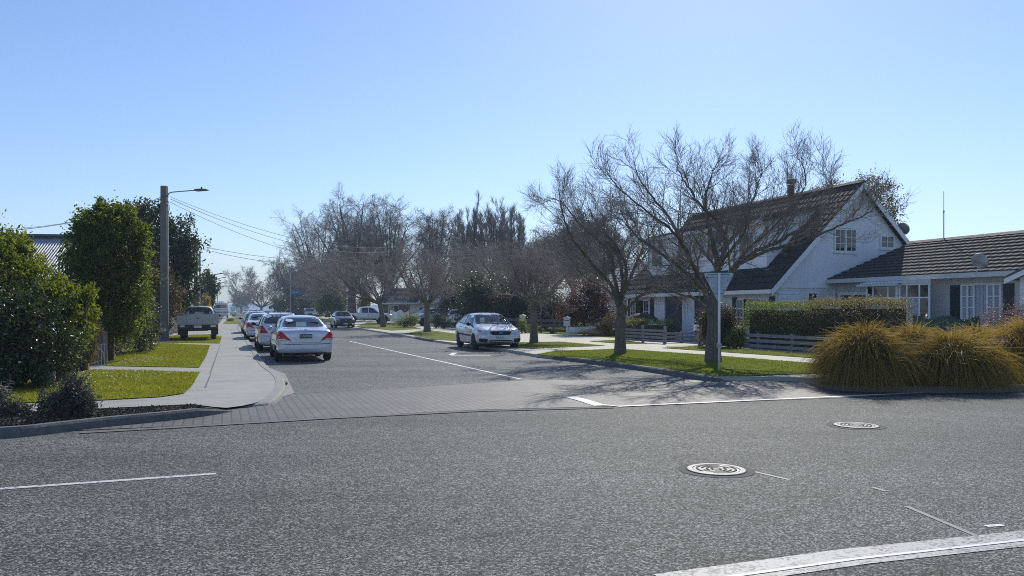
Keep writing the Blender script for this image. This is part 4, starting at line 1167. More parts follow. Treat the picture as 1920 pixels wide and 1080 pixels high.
def motorhome(label, pos, heading):
    st = [(-3.2, .65, 1.05, 1.6, 1.0, 2.55, .85), (-3.17, .45, 1.13, 1.7, 1.08, 2.66, .92), (-3.0, .42, 1.16, 1.7, 1.12, 2.72, .96), (1.6, .42, 1.16, 1.7, 1.12, 2.72, .96), (2.2, .42, 1.14, 1.6, 1.1, 2.6, .9), (2.9, .42, 1.1, 1.3, 1.02, 1.8, .9), (3.2, .5, 1.0, 1.1, .9, 1.25, .8)]
    c = Car('parked_motorhome', label, 'motorhome', st, MAT['p_white'], pos, heading, None, (-2.0, 2.2), .37, .98, None, False)
    c.patch('rear_window', rounded([(-.86, 1.75), (.86, 1.75), (.82, 2.30), (-.82, 2.30)], .1), 'rear', MAT['glass_car'])
    c.line('body_stripe', [(-1.0, 1.52), (1.0, 1.52)], 'rear', MAT['p_blue'], .08, .01)
    c.line('body_stripe', [(-1.0, 1.05), (1.0, 1.05)], 'rear', MAT['shutter'], .12, .012)
    c.patch('rear_bumper', [(-1.05, .50), (1.05, .50), (1.08, .72), (-1.08, .72)], 'rear', MAT['offwhite'], off=.06)
    for x in (-2.2, -.4):
        c.side('side_window', rounded([(x, 1.7), (x + 1.2, 1.7), (x + 1.2, 2.25), (x, 2.25)], .1), MAT['glass_car'])
    c.pair('tail_light', rounded([(1.02, .85), (.9, .85), (.9, 1.2), (1.02, 1.2)], .2), 'rear', MAT['red'])
    MB().box(-2.2, -1.2, -.4, .4, 2.70, 2.86).bevel(.05).build('roof_unit', MAT['white'], c.root)
    return c.done(under=(.35, .7))

def car_far(label, paint, pos, heading, group, st=SEDAN, name='distant_car'):
    c = Car(name, label, 'car', st, paint, pos, heading, group, (-1.28, 1.25), .31, .76, None, False)
    zt = max(q[5] for q in st); zs = max(q[3] for q in st)
    c.patch('rear_window', rounded([(-.6, zs + .1), (.6, zs + .1), (.48, zt - .08), (-.48, zt - .08)], .1), 'rear', MAT['glass_car'])
    c.patch('windscreen', rounded([(-.62, zs + .06), (.62, zs + .06), (.5, zt - .08), (-.5, zt - .08)], .1), 'front', MAT['glass_car'])
    c.side('side_window', rounded([(-1.1, zs + .06), (.85, zs + .04), (.45, zt - .12), (-.7, zt - .1)], .1), MAT['glass_car'])
    c.pair('tail_light', rounded([(.8, .7), (.55, .7), (.6, .95), (.8, .93)], .1), 'rear', MAT['red'])
    c.pair('headlight', rounded([(.76, .62), (.45, .62), (.45, .72), (.72, .75)], .1), 'front', MAT['lens'])
    return c.done()

# ------------------------------------------------------------ ground, roads, paths
def struct(o): o['kind'] = 'structure'; return o
flat('ground', [(-1450, -380), (1450, -380), (1450, 1450), (-1450, 1450)], MAT['ground'], -0.03)
# main road we look across: runs along V
EDGE0 = G(620, 783)                                   # a point on the line where the road meets the brick threshold
def rv(a, b):                                          # point: a along V, b along U from EDGE0
    return EDGE0 + V * a + U * b
flat('road', [rv(-160, -45), rv(160, -45), rv(160, 9.0), rv(-160, 9.0)], MAT['road'], 0.0)
# side street
KL = [G(505, 690), G(493, 684, .0), G(462, 640), G(444, 610), G(436, 586)]
KR = [G(1340, 713), G(1150, 686), G(1000, 667), G(820, 640), G(715, 622.5), G(588, 603.5), G(466, 586)]
flat('street', [G(552, 738), G(535, 703), G(505, 691)] + KL[1:] + KR[::-1] + [G(1080, 714), G(985, 713), G(760, 725)], MAT['street'], 0.004)
flat('paving', [G(140, 808), G(250, 795), G(330, 787), G(400, 775), G(470, 765), G(520, 748), G(552, 737), G(700, 729), G(985, 712), G(1080, 713.5), G(1340, 713), G(1420, 712), G(1530, 714), G(1620, 727), G(1920, 731), G(1915, 735), G(1500, 749), G(1160, 762), G(900, 769), G(620, 783), G(330, 800)], MAT['paver'], 0.008)
# concrete haunch between pavers and chipseal
def ribbon(name, pts, wd, mat, z, dash=None, label=None):
    L_, R_ = [], []
    P = [Vector((p.x, p.y, 0)) for p in pts]
    for i, p in enumerate(P):
        t = (P[min(i + 1, len(P) - 1)] - P[max(i - 1, 0)]).normalized()
        n = Vector((-t.y, t.x, 0)) * wd / 2
        L_.append(p + n); R_.append(p - n)
    return flat(name, L_ + R_[::-1], mat, z)
ribbon('paving', [G(150, 812), G(330, 802), G(620, 784.5), G(900, 771), G(1150, 764.5)], .16, MAT['haunch'], .010)
ribbon('street', [G(552, 738.5), G(700, 730), G(985, 713)], .10, MAT['haunch'], .010)

# painted markings
ribbon('road_marking', [G(1106, 757), G(1160, 763), G(1500, 747.5), G(1920, 728.5), G(2300, 711)], .11, MAT['line'], .0125)
ribbon('road_marking', [G(1068, 745), G(1098, 753), G(1125, 762)], .22, MAT['line'], .0165)
ribbon('road_marking', [G(655, 640), G(977, 711.5)], .095, MAT['line'], .008)
ribbon('road_marking', [G(845, 666.5), G(920, 666.5)], .24, MAT['line'], .008)
ribbon('road_marking', [G(846, 666), G(853, 662)], .20, MAT['line'], .012)
ribbon('road_marking', [G(690, 626), G(703, 626.5)], .12, MAT['line'], .008)
ribbon('road_marking', [G(-260, 935.5), G(0, 917), G(405, 888.5)], .085, MAT['wornline'], .004)
ribbon('road_marking', [G(1250, 1093), G(1600, 1044), G(1920, 1010), G(2300, 968)], .30, MAT['worn'], .004)
ribbon('road_marking', [G(1250, 1100), G(1600, 1050), G(1920, 1014), G(2300, 972)], .035, MAT['line'], .0075)
ribbon('road_marking', [G(1848, 987), G(1880, 985)], .05, MAT['line'], .004)
for a, b in (((1636, 914), (1662, 922)), ((1700, 950), (1830, 1005)), ((1410, 884), (1480, 900))) :
    ribbon('road_marking', [G(*a), G(*b)], .045, MAT['ghost'], .004)
# left side: concrete footpath sheet with lawn plots on it
OUT_L = [G(380, 775, .03), G(430, 766, .04), G(476, 756, .06), G(503, 746, .08), G(515, 735, .1), G(525, 719, .1), G(522, 708, .1), G(510, 697, .1), G(493, 684, .1), G(480, 667, .1), G(462, 638, .1), G(444, 609, .1), G(436.5, 586.5, .1)]
far_l = G(100, 586.5, .1)
flat('yard', [G(-400, 790, .06), G(200, 760, .06), G(190, 700, .06), G(330, 640, .06), G(420, 600, .06), G(430, 588, .06), far_l, G(-2200, 640, .06)], MAT['soil'], .06)
flat('footpath', [G(-700, 800, .1), G(-100, 779, .1), G(200, 765, .1), G(360, 757.5, .1), G(400, 762.5, .07), G(424, 764.5, .035), G(452, 761, .035)] + OUT_L[2:] + [G(424, 586.5, .1), G(412, 605, .1), G(300, 632, .1), G(280, 645, .1), G(160, 690, .1), G(150, 700, .1), G(-60, 746, .1), G(-700, 770, .1)], MAT['conc'])
P1 = [G(-300, 772, .115), G(0, 756, .115), G(190, 749.5, .115), G(300, 743.5, .115), G(345, 737, .115), G(361, 722, .115), G(374, 698, .115), G(280, 695, .115), G(178, 693, .115), G(130, 700, .115), G(60, 715, .115), G(-300, 745, .115)]
P2 = [G(195, 685.5, .115), G(374, 688.5, .115), G(385, 670, .115), G(394, 647.5, .115), G(300, 643.5, .115), G(238, 655, .115)]
P3 = [G(255, 641, .115), G(412, 643.5, .115), G(415.5, 631.5, .115), G(395, 627, .115), G(300, 630, .115)]
P4 = [G(418, 607, .115), G(447, 607.5, .115), G(447, 597, .115), G(430, 596, .115)]
for p in (P1, P2, P3, P4): flat('lawn', p, MAT['lawn'], .115)
flat('planting_bed', [G(-200, 805, .07), G(0, 797, .07), G(200, 779, .07), G(300, 770.5, .07), G(390, 765, .07), G(412, 765.5, .07), G(360, 759, .07), G(200, 767, .07), G(-100, 781, .07), G(-300, 789, .07)], MAT['soil'], .065)
flat('path_joint', [G(393, 700, .105), G(395.5, 700, .105), G(413.5, 646, .105), G(412.5, 646, .105)], MAT['kerbdark'], .1045)
flat('path_joint', [G(383, 727, .105), G(386, 727, .105), G(396, 702, .105), G(394, 702, .105)], MAT['kerbdark'], .1045)
flat('gutter', [G(552, 738), G(520, 748), G(476, 758), G(505, 746), G(517, 735), G(527, 719), G(512, 697), G(494, 685), G(463, 639), G(447, 613), G(449, 613), G(470, 645), G(505, 690), G(535, 702)], MAT['kerb'], .012)
kp = smoothpath([G(-420, 824, .13), G(0, 801, .13), G(100, 792, .13), G(200, 781.5, .13), G(300, 772.5, .13), G(380, 766.5, .11), G(428, 765, .06)], 5)
for i, p in enumerate(kp): p.z = 0.0
o = sweep('kerb', kp, [(.10, -.05), (.085, .10), (.06, .13), (-.05, .13), (-.07, .10), (-.07, -.05)], MAT['kerbdark'], scale=list(np.interp(np.linspace(0, 1, len(kp)), [0, .8, 1], [1, 1, .15])))
struct(o)
kp = smoothpath([G(452, 761), G(490, 752, .07), G(509, 741, .09), G(520, 727, .1), G(522, 714, .1), G(513, 700, .1), G(500, 691, .1), G(486, 677, .1), G(462, 638, .1), G(444, 609, .1), G(437, 588, .1)], 6)
for p in kp: p.z = 0.0
o = sweep('kerb', kp, [(.16, -.02), (.13, .07), (.09, .112), (-.06, .116), (-.075, .09), (-.075, -.02)], MAT['kerb'], scale=list(np.interp(np.linspace(0, 1, len(kp)), [0, .2, 1], [.2, .9, 1])))
struct(o)
# right side: old concrete footpath sheet with lawn plots
FR = [G(1000, 663.5, .1), G(1150, 680, .1), G(1340, 706, .1), G(1420, 706, .1), G(1530, 708, .1), G(1900, 712, .1), G(2600, 690, .1), G(2000, 640, .1), G(1560, 655, .1), G(1380, 645, .1), G(1160, 634, .1), G(960, 622, .1), G(860, 613, .1), G(700, 600, .1), G(482, 584.8, .1), G(468, 586.2, .1), G(590, 603, .1), G(716, 621.6, .1), G(820, 638.6, .1), G(950, 655, .1)]
slab('footpath', FR, MAT['conc_warm'], -.02, .10)
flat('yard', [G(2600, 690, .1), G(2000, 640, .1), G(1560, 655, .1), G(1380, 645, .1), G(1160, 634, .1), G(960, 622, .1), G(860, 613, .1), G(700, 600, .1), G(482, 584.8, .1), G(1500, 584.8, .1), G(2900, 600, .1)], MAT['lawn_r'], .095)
Q1 = [G(1006, 664, .115), G(1040, 658, .115), G(1163, 654, .115), G(1335, 666, .115), G(1540, 682, .115), G(1640, 690, .115), G(1600, 704, .115), G(1525, 700, .115), G(1400, 704.5, .115), G(1338, 704.5, .115), G(1150, 679, .115)]
Q2 = [G(1240, 652, .115), G(1320, 648, .115), G(1375, 653, .115), G(1540, 664.5, .115), G(1640, 672, .115), G(1600, 677, .115), G(1535, 671.5, .115), G(1390, 662, .115)]
Q3 = [G(966, 652, .115), G(972, 642, .115), G(1050, 640.5, .115), G(1136, 648, .115), G(1040, 651, .115), G(1000, 653, .115)]
Q4 = [G(1104, 639.5, .115), G(1165, 637, .115), G(1216, 644, .115), G(1170, 644.5, .115)]
Q5 = [G(757, 625, .115), G(800, 618, .115), G(858, 626, .115), G(880, 632, .115), G(868, 639, .115), G(822, 637, .115)]
Q6 = [G(668, 612, .115), G(690, 604, .115), G(735, 606, .115), G(770, 611, .115), G(790, 616, .115), G(735, 619.5, .115)]
Q7 = [G(480, 586.6, .115), G(500, 586.2, .115), G(640, 600, .115), G(655, 606, .115), G(600, 602, .115)]
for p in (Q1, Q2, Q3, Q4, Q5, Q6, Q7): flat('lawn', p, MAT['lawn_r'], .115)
flat('driveway', [G(1250, 649, .118), G(1318, 647, .118), G(1330, 630, .118), G(1300, 618, .118), G(1240, 620, .118)], MAT['conc_warm'], .112)
def kerb_run(pts, taper=True):
    kp = smoothpath([Vector((p.x, p.y, 0)) for p in pts], 5)
    n = len(kp)
    sc_ = [min(1, .12 + 4 * min(i, n - 1 - i) / n) if taper else 1 for i in range(n)]
    return struct(sweep('kerb', kp, [(-.11, -.03), (-.09, .10), (-.06, .128), (.07, .13), (.09, .10), (.09, -.03)], MAT['kerbdark'], scale=sc_))
kerb_run([G(1350, 709, .05), G(1330, 706.5, .1), G(1250, 694.5, .1), G(1150, 680.5, .1), G(1060, 670, .1), G(996, 663, .05)])
kerb_run([G(838, 640, .05), G(812, 637, .1), G(790, 633.5, .1), G(765, 629.5, .05)])
kerb_run([G(722, 622.5, .05), G(690, 616, .1), G(668, 613, .1), G(600, 604, .1), G(520, 593.5, .1), G(469, 586.6, .1)])
kerb_run([G(1515, 712, .05), G(1560, 722, .1), G(1700, 726.5, .1), G(1860, 726, .1), G(2050, 717, .1), G(2500, 697, .1)])
flat('planting_bed', [G(1520, 711, .1), G(1565, 721, .1), G(1700, 725, .1), G(1860, 724.5, .1), G(2050, 715, .1), G(2500, 696, .1), G(2300, 672, .1), G(1640, 690, .1)], MAT['soil'], .112)

# grass blades (uncountable) over the lawns near us
def poly_samples(poly, n, rg):
    X = np.array([[p.x, p.y] for p in poly]); lo, hi = X.min(0), X.max(0)
    out = np.empty((0, 2))
    while len(out) < n:
        c = lo + (hi - lo) * rg.random((n * 2, 2))
        ins = np.zeros(len(c), bool); j = len(X) - 1
        for i in range(len(X)):
            yi, yj = X[i, 1], X[j, 1]
            cr = ((yi > c[:, 1]) != (yj > c[:, 1])) & (c[:, 0] < (X[j, 0] - X[i, 0]) * (c[:, 1] - yi) / (yj - yi + 1e-12) + X[i, 0])
            ins ^= cr; j = i
        out = np.concatenate([out, c[ins]])
    return out[:n]

def grass(name, polys, dens, mat, h=0.045, wd=0.009, seed=3, z=.115):
    rg = np.random.default_rng(seed)
    C = []
    for p, k in polys:
        X = np.array([[q.x, q.y] for q in p]); A = abs(np.sum(X[:, 0] * np.roll(X[:, 1], -1) - X[:, 1] * np.roll(X[:, 0], -1))) / 2
        C.append(poly_samples(p, int(A * dens * k), rg))
    C = np.concatenate(C); n = len(C)
    a = rg.random(n) * 2 * PI
    tuft = 0.6 + 0.8 * (0.5 + 0.5 * np.sin(C[:, 0] * 3.1 + 2 * np.sin(C[:, 1] * 2.3)) * np.cos(C[:, 1] * 2.7)) * rg.random(n)
    hh = h * tuft * (0.6 + 0.8 * rg.random(n))
    dx, dy = np.cos(a) * wd, np.sin(a) * wd
    lx, ly = rg.normal(size=n) * hh * 0.6, rg.normal(size=n) * hh * 0.6
    zz = np.full(n, z - .004)
    p0 = np.stack([C[:, 0] - dx, C[:, 1] - dy, zz], 1); p1 = np.stack([C[:, 0] + dx, C[:, 1] + dy, zz], 1)
    p2 = np.stack([C[:, 0] + lx, C[:, 1] + ly, zz + hh], 1)
    o = mesh_np(name, np.stack([p0, p1, p2], 1).reshape(-1, 3), np.arange(3 * n).reshape(n, 3), mat)
    o['kind'] = 'stuff'
    return o
tag(grass('grass', [(P1, 1), (P2, .8), (P3, .4)], 900, L_GRASS, .045, .010), 'short sunlit yellow green grass on the left verge plots', 'grass')
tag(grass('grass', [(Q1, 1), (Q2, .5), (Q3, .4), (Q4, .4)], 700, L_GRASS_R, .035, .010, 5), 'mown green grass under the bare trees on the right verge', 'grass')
def scatter_leaves(name, pts, mat, L, W, label, cat, zj=.02, seed=4):
    rg = np.random.default_rng(seed)
    o = leaf_mesh(name, pts + rg.normal(size=pts.shape) * np.array([0, 0, zj * .3]), mat, None, L, W, rg=rg)
    return tag(o, label, cat, kind='stuff')
rg = np.random.default_rng(11)
dz = np.concatenate([poly_samples([G(100, 700, .12), G(180, 694, .12), G(340, 696, .12), G(300, 712, .12), G(120, 725, .12)], 190, rg), poly_samples(P1, 60, rg), poly_samples([G(200, 683, .12), G(240, 684, .12), G(330, 676, .12), G(270, 668, .12)], 170, rg), poly_samples(P2, 50, rg)])
scatter_leaves('daisies', np.c_[dz, np.full(len(dz), .155)], L_DAISY, .032, .028, 'tiny white daisies scattered through the left verge grass', 'daisies')
bk = poly_samples([G(0, 797, .09), G(200, 779, .09), G(390, 765, .09), G(360, 759, .09), G(200, 767, .09), G(0, 776, .09)], 2600, rg)
L_BARK = leafmat('bark_chip', [(0, (.05, .038, .026)), (.6, (.13, .10, .07)), (1, (.30, .25, .18))], 0.0, rough=.9)
scatter_leaves('bark_mulch', np.c_[bk, .075 + .02 * rg.random(len(bk))], L_BARK, .075, .03, 'brown bark mulch on the planting bed behind the dark kerb', 'bark mulch')
dl = poly_samples([G(520, 738), G(540, 722), G(530, 716), G(524, 728)], 70, rg)
scatter_leaves('dead_leaves', np.c_[dl, .02 + .03 * rg.random(len(dl))], L_RUST, .06, .04, 'dead brown leaves caught in the gutter at the kerb corner', 'dead leaves')

# manhole covers
def manhole(px, py, r, label):
    t = tag(empty('manhole_cover', G(px, py)), label, 'manhole cover', 'manhole covers in the main road')
    MB().lathe([(0, .012), (r * .80, .012), (r * .80, .004), (0, .004)], 48).build('cover_plate', MAT['manhole'], t)
    MB().lathe([(r * .83, .004), (r * .83, .014), (r, .014), (r, .003)], 48).build('frame', MAT['manhole'], t)
    mb = MB()
    for k, rr in enumerate((.17, .33, .50, .67)):
        for q in range(2 if k else 1):
            a0 = (q * PI + .25 + .9 * (k % 2)); a1 = a0 + (PI - .55 if k else 2 * PI - .5)
            n = 26
            for i in range(n):
                a, b = a0 + (a1 - a0) * i / n, a0 + (a1 - a0) * (i + 1) / n
                ri, ro = (rr - .036) * r, (rr + .036) * r
                mb.poly([(ri * math.cos(a), ri * math.sin(a), .0175), (ro * math.cos(a), ro * math.sin(a), .0175), (ro * math.cos(b), ro * math.sin(b), .0175), (ri * math.cos(b), ri * math.sin(b), .0175)])
    mb.build('groove_pattern', MAT['manhole_dark'], t)
    MB().lathe([(r * 1.0, .002), (r * 1.0, .0125), (r * 1.05, .0125), (r * 1.05, .002)], 48).build('seal_ring', MAT['manhole_dark'], t)
    MB().lathe([(r * 1.05, .0015), (r * 1.05, .006), (r * 1.32, .005), (r * 1.34, .0015)], 48).build('asphalt_collar', M('asphalt_collar', (.085, .087, .085), .8, .45, 60, .5, 160), t)
manhole(1343, 881.5, .285, 'pale round iron manhole cover with maze rings, nearest the camera')
manhole(1605, 798.5, .29, 'pale round manhole cover farther off, in front of the tussocks')

# far hills
rg = np.random.default_rng(2)
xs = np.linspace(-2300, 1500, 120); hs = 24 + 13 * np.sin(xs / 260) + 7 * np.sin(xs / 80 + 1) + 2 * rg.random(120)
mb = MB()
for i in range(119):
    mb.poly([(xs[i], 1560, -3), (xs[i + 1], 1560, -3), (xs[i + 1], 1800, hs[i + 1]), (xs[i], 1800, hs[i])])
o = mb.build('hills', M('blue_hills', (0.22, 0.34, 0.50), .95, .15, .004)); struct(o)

# ------------------------------------------------------------ houses
def courses(mb, y0, z0, y1, z1, x0, x1, n, lift=0.012, thick=0.035, xa=None, xb=None):
    """overlapping tile courses up a slope in the y-z plane; xa/xb: x limits at the top (hips)"""
    xa = x0 if xa is None else xa; xb = x1 if xb is None else xb
    N_ = Vector((0, -(z1 - z0), (y1 - y0))).normalized()
    if N_.z < 0: N_ = -N_
    for i in range(n):
        t0, t1 = i / n, min(1.0, (i + 1.12) / n)
        a, b = Vector((0, y0 + (y1 - y0) * t0, z0 + (z1 - z0) * t0)), Vector((0, y0 + (y1 - y0) * t1, z0 + (z1 - z0) * t1))
        xl0, xr0 = x0 + (xa - x0) * t0, x1 + (xb - x1) * t0
        xl1, xr1 = x0 + (xa - x0) * t1, x1 + (xb - x1) * t1
        lo = a + N_ * (lift + thick); lo2 = a + N_ * 0.0; hi = b + N_ * thick * .4
        mb.poly([(xl0, lo.y, lo.z), (xr0, lo.y, lo.z), (xr1, hi.y, hi.z), (xl1, hi.y, hi.z)])
        mb.poly([(xl0, lo2.y, lo2.z), (xr0, lo2.y, lo2.z), (xr0, lo.y, lo.z), (xl0, lo.y, lo.z)])

def tiles(name, col):
    """pan-tile ripple along the course (bump only)"""
    m = M(name, col, 0.85, 0.3, 2.5, spec=0.2)
    N, L = m.node_tree.nodes, m.node_tree.links
    c = coords(N, L)
    wv = node(N, 'ShaderNodeTexWave', wave_type='BANDS', bands_direction='X', i_Scale=1.05)
    L.new(c, wv.inputs['Vector'])
    b = node(N, 'ShaderNodeBump', i_Strength=.8, i_Distance=.05); L.new(wv.outputs['Fac'], b.inputs['Height'])
    L.new(b.outputs[0], N['Principled BSDF'].inputs['Normal'])
    return m
MAT['tileA'] = tiles('brown_roof_tile_ripple', (0.046, 0.040, 0.036))
MAT['tileB'] = tiles('charcoal_roof_tile_ripple', (0.075, 0.068, 0.066))

def window(parent, x0, x1, y, z0, z1, cols, rows, out=-1, fr=.06, curtain=False, label=None, axis='x', mull=.03):
    """frame and glazing bars (frame), glass pane (sub-part); wall face at y, facing out*y"""
    mb = MB()
    ya, yb = sorted((y + out * .004, y + out * .05))
    def bx(m, a0, a1, c0, c1, d0, d1):
        if axis == 'x': m.box(a0, a1, c0, c1, d0, d1)
        else: m.box(c0, c1, a0, a1, d0, d1)
    bx(mb, x0, x1, ya, yb, z0, z0 + fr); bx(mb, x0, x1, ya, yb, z1 - fr, z1)
    bx(mb, x0, x0 + fr, ya, yb, z0 + fr, z1 - fr); bx(mb, x1 - fr, x1, ya, yb, z0 + fr, z1 - fr)
    yc, yd = sorted((y + out * .015, y + out * .042))
    for i in range(1, cols):
        xx = x0 + fr + (x1 - x0 - 2 * fr) * i / cols
        bx(mb, xx - mull / 2, xx + mull / 2, yc, yd, z0 + fr, z1 - fr)
    for j in range(1, rows):
        zz = z0 + fr + (z1 - z0 - 2 * fr) * j / rows
        bx(mb, x0 + fr, x1 - fr, yc - .0, yd - .004, zz - mull / 2, zz + mull / 2)
    w_ = mb.build('window', MAT['white'], parent)
    g = MB(); ye, yf = sorted((y + out * .012, y + out * .020)); bx(g, x0 + fr, x1 - fr, ye, yf, z0 + fr, z1 - fr)
    g.build('pane', MAT['glass'], w_)
    if curtain:
        n = 36; mb = MB(); zt, zb_ = z1 - fr, z0 + fr
        xs_ = np.linspace(x0 + fr, x1 - fr, n)
        yo = [y + out * (.026 + .008 * math.sin(k * 1.9)) for k in range(n)]
        for k in range(n - 1):
            if axis == 'x': mb.poly([(xs_[k], yo[k], zb_), (xs_[k + 1], yo[k + 1], zb_), (xs_[k + 1], yo[k + 1], zt), (xs_[k], yo[k], zt)])
            else: mb.poly([(yo[k], xs_[k], zb_), (yo[k + 1], xs_[k + 1], zb_), (yo[k + 1], xs_[k + 1], zt), (yo[k], xs_[k], zt)])
        mb.build('curtain', MAT['curtain'], w_, True)
    return w_

def shutters(parent, xs, y, z0, z1, out=-1):
    for a, b in xs:
        mb = MB(); ya, yb = sorted((y + out * .004, y + out * .045)); mb.box(a, b, ya, yb, z0, z1)
        n = int((z1 - z0) / .12)
        for k in range(n):
            zc = z0 + .06 + (z1 - z0 - .08) * k / n
            yc, yd = sorted((y + out * .047, y + out * .062)); mb.box(a + .05, b - .05, yc, yd, zc, zc + .05)
        mb.build('shutter', MAT['shutter'], parent)

# ---- tall white gabled house; local x = towards the main road, y = away from the side street
HA = empty('gabled_house', at(1455, 35.0), ROT_MU)
tag(HA, 'white two storey gabled house with steep brown tiled roof and long dormer', 'house')
ge, re_ = 2.9, 7.45
MB().prism([(0, .1), (9.4, .1), (9.4, ge - .1), (4.7, re_ - .1), (0, ge - .1)], -13.6, 0, 'x').build('wall', MAT['board_w'], HA)
# sheet-clad upper gable, 20 mm proud, with vertical cover battens
mb = MB().prism([(.12, 2.62), (9.28, 2.62), (9.28, ge - .05), (4.7, re_ - .22), (.12, ge - .05)], .0, .02, 'x')
for y in (1.6, 2.8, 4.0, 5.2, 6.4, 7.6):
    zt = ge - .3 + (min(y, 9.4 - y)) * (re_ - ge) / 4.7
    mb.box(.02, .035, y - .02, y + .02, 2.62, zt)
mb.box(.02, .045, .0, 9.4, 2.58, 2.66)
mb.build('gable_cladding', MAT['panel_w'], HA)
mb = MB(); sl_ = (re_ - ge) / 4.7
courses(mb, -.45, ge - .45 * sl_ + .06, 4.7, re_ + .06, -13.85, .32, 17)
courses(mb, 9.85, ge - .45 * sl_ + .06, 4.7, re_ + .06, -13.85, .32, 17)
mb.prism([(-.45, ge - .45 * sl_ - .06), (4.7, re_ - .06), (9.85, ge - .45 * sl_ - .06), (9.85, ge - .45 * sl_ + .055), (4.7, re_ + .055), (-.45, ge - .45 * sl_ + .055)], -13.84, .31, 'x')
rf = mb.build('roof', MAT['tileA'], HA)
MB().prism([(4.55, re_ + .06), (4.7, re_ + .20), (4.85, re_ + .06)], -13.85, .34, 'x').build('ridge_cap', MAT['tile'], rf)
for sg in (0, 1):
    f = lambda y: y if not sg else 9.4 - y
    MB().prism([(f(-.48), ge - .45 * sl_ - .22), (f(4.7), re_ - .22), (f(4.7), re_ + .05), (f(-.48), ge - .45 * sl_ + .05)], .322, .36, 'x').build('bargeboard', MAT['white'], HA)
MB().prism([(-.56, ge - .58), (-.44, ge - .58), (-.44, ge - .40), (-.58, ge - .40)], -13.8, .30, 'x').build('gutter', MAT['white'], HA)
MB().tube([(.06, .12, .2), (.06, .12, ge - .55), (.02, -.3, ge - .42)], .04, 8).build('downpipe', MAT['white'], HA)
# long shed dormer
dm = MB().prism([(.6, 3.3), (.6, 5.72), (3.55, 6.42), (3.55, 3.6)], -12.3, -1.4, 'x').build('dormer', MAT['panel_w'], HA)
mb = MB(); courses(mb, .25, 5.76, 3.75, 6.56, -12.5, -1.2, 8); mb.prism([(.25, 5.66), (3.75, 6.46), (3.75, 6.555), (.25, 5.755)], -12.49, -1.21, 'x'); mb.build('dormer_roof', MAT['tileA'], dm)
MB().box(-12.5, -1.2, .19, .245, 5.60, 5.78).build('fascia', MAT['white'], dm)
for x in (-11.2, -8.4, -5.6, -2.9):
    window(dm, x - .55, x + .65, .6, 4.1, 5.35, 2, 2)
# ground floor front: bay window, two roller doors, far window
window(HA, -2.75, -.45, 0, .75, 2.15, 1, 1, fr=.05)
window(HA, -.98, -.48, -.052, .8, 2.1, 2, 3, fr=.04)
window(HA, -2.72, -2.22, -.052, .8, 2.1, 2, 3, fr=.04)
shutters(HA, [(-3.15, -2.8), (-.40, -.06)], 0, .7, 2.2)
for x0, x1 in ((-6.35, -4.65), (-9.25, -7.5)):
    d = MB()
    for k in range(18): d.box(x0, x1, -.03 - .008 * (k % 2), -.004, .3 + k * .113, .3 + (k + 1) * .113 - .004)
    d.build('garage_door', MAT['door_navy'], HA)
    mb = MB(); mb.box(x0 - .16, x0 - .01, -.09, -.004, .2, 2.5); mb.box(x1 + .01, x1 + .16, -.09, -.004, .2, 2.5); mb.box(x0 - .01, x1 + .01, -.09, -.004, 2.36, 2.5)
    mb.build('door_frame', MAT['white'], HA)
window(HA, -13.2, -10.95, 0, .8, 2.2, 1, 1, fr=.05)
window(HA, -11.6, -11.0, -.052, .85, 2.15, 2, 2, fr=.04)
window(HA, -13.15, -12.55, -.052, .85, 2.15, 2, 2, fr=.04)
shutters(HA, [(-10.9, -10.5), (-13.55, -13.24)], 0, .75, 2.25)
MB().box(-10.4, -10.28, -.06, -.004, .2, 2.4).build('corner_board', MAT['white'], HA)
# gable end windows
window(HA, 3.22, 3.86, .036, 4.27, 5.35, 2, 3, out=1, axis='y'); window(HA, 3.88, 4.52, .036, 4.27, 5.35, 2, 3, out=1, axis='y')
window(HA, 5.95, 6.80, .036, 4.50, 5.12, 2, 2, out=1, axis='y')
MB().box(.04, .10, 3.16, 4.58, 4.20, 4.265).build('window_sill', MAT['white'], HA); MB().box(.04, .10, 5.89, 6.86, 4.43, 4.495).build('window_sill', MAT['white'], HA)
window(HA, 1.72, 2.30, .004, 1.95, 2.40, 2, 1, out=1, axis='y')
ch = empty('chimney_flue', HA.location, ROT_MU); tag(ch, 'round metal chimney flue with cowl on the steep roof ridge', 'chimney')
mb = MB().lathe([(.16, 7.15), (.16, 8.0), (.18, 8.0), (.18, 8.05)], 16, 'z', (-4.2, 4.35, 0)); mb.build('flue_pipe', MAT['brick'], ch, True)
MB().lathe([(.23, 8.12), (.23, 8.3), (.05, 8.36)], 16, 'z', (-4.2, 4.35, 0)).build('cowl', MAT['kerbdark'], ch)

# ---- low house, same orientation
E0 = Vector((14.45, 36.0, 0))
HB = empty('low_house', E0, ROT_MU)
tag(HB, 'low white house with charcoal tiled roof and glazed sunroom behind the hedge', 'house')
MB().prism([(.5, .1), (6.6, .1), (6.6, 2.85), (.5, 2.85)], .05, 13, 'x').build('wall', MAT['board_g'], HB)
mb = MB()
courses(mb, 0, 2.97, 3.5, 4.60, 0.0, 14, 11, .035, .04, xa=1.35)
mb.poly([(0, 0, 2.96), (1.35, 3.5, 4.6), (0, 7, 2.96)]); mb.poly([(0, 7, 2.96), (1.35, 3.5, 4.6), (14, 3.5, 4.6), (14, 7, 2.96)]); mb.poly([(0, 0, 2.95), (14, 0, 2.95), (14, 7, 2.95), (0, 7, 2.95)])
rfb = mb.build('roof', MAT['tileB'], HB)
MB().prism([(3.38, 4.62), (3.5, 4.74), (3.62, 4.62)], 1.3, 14, 'x').build('ridge_cap', MAT['tile_g'], rfb)
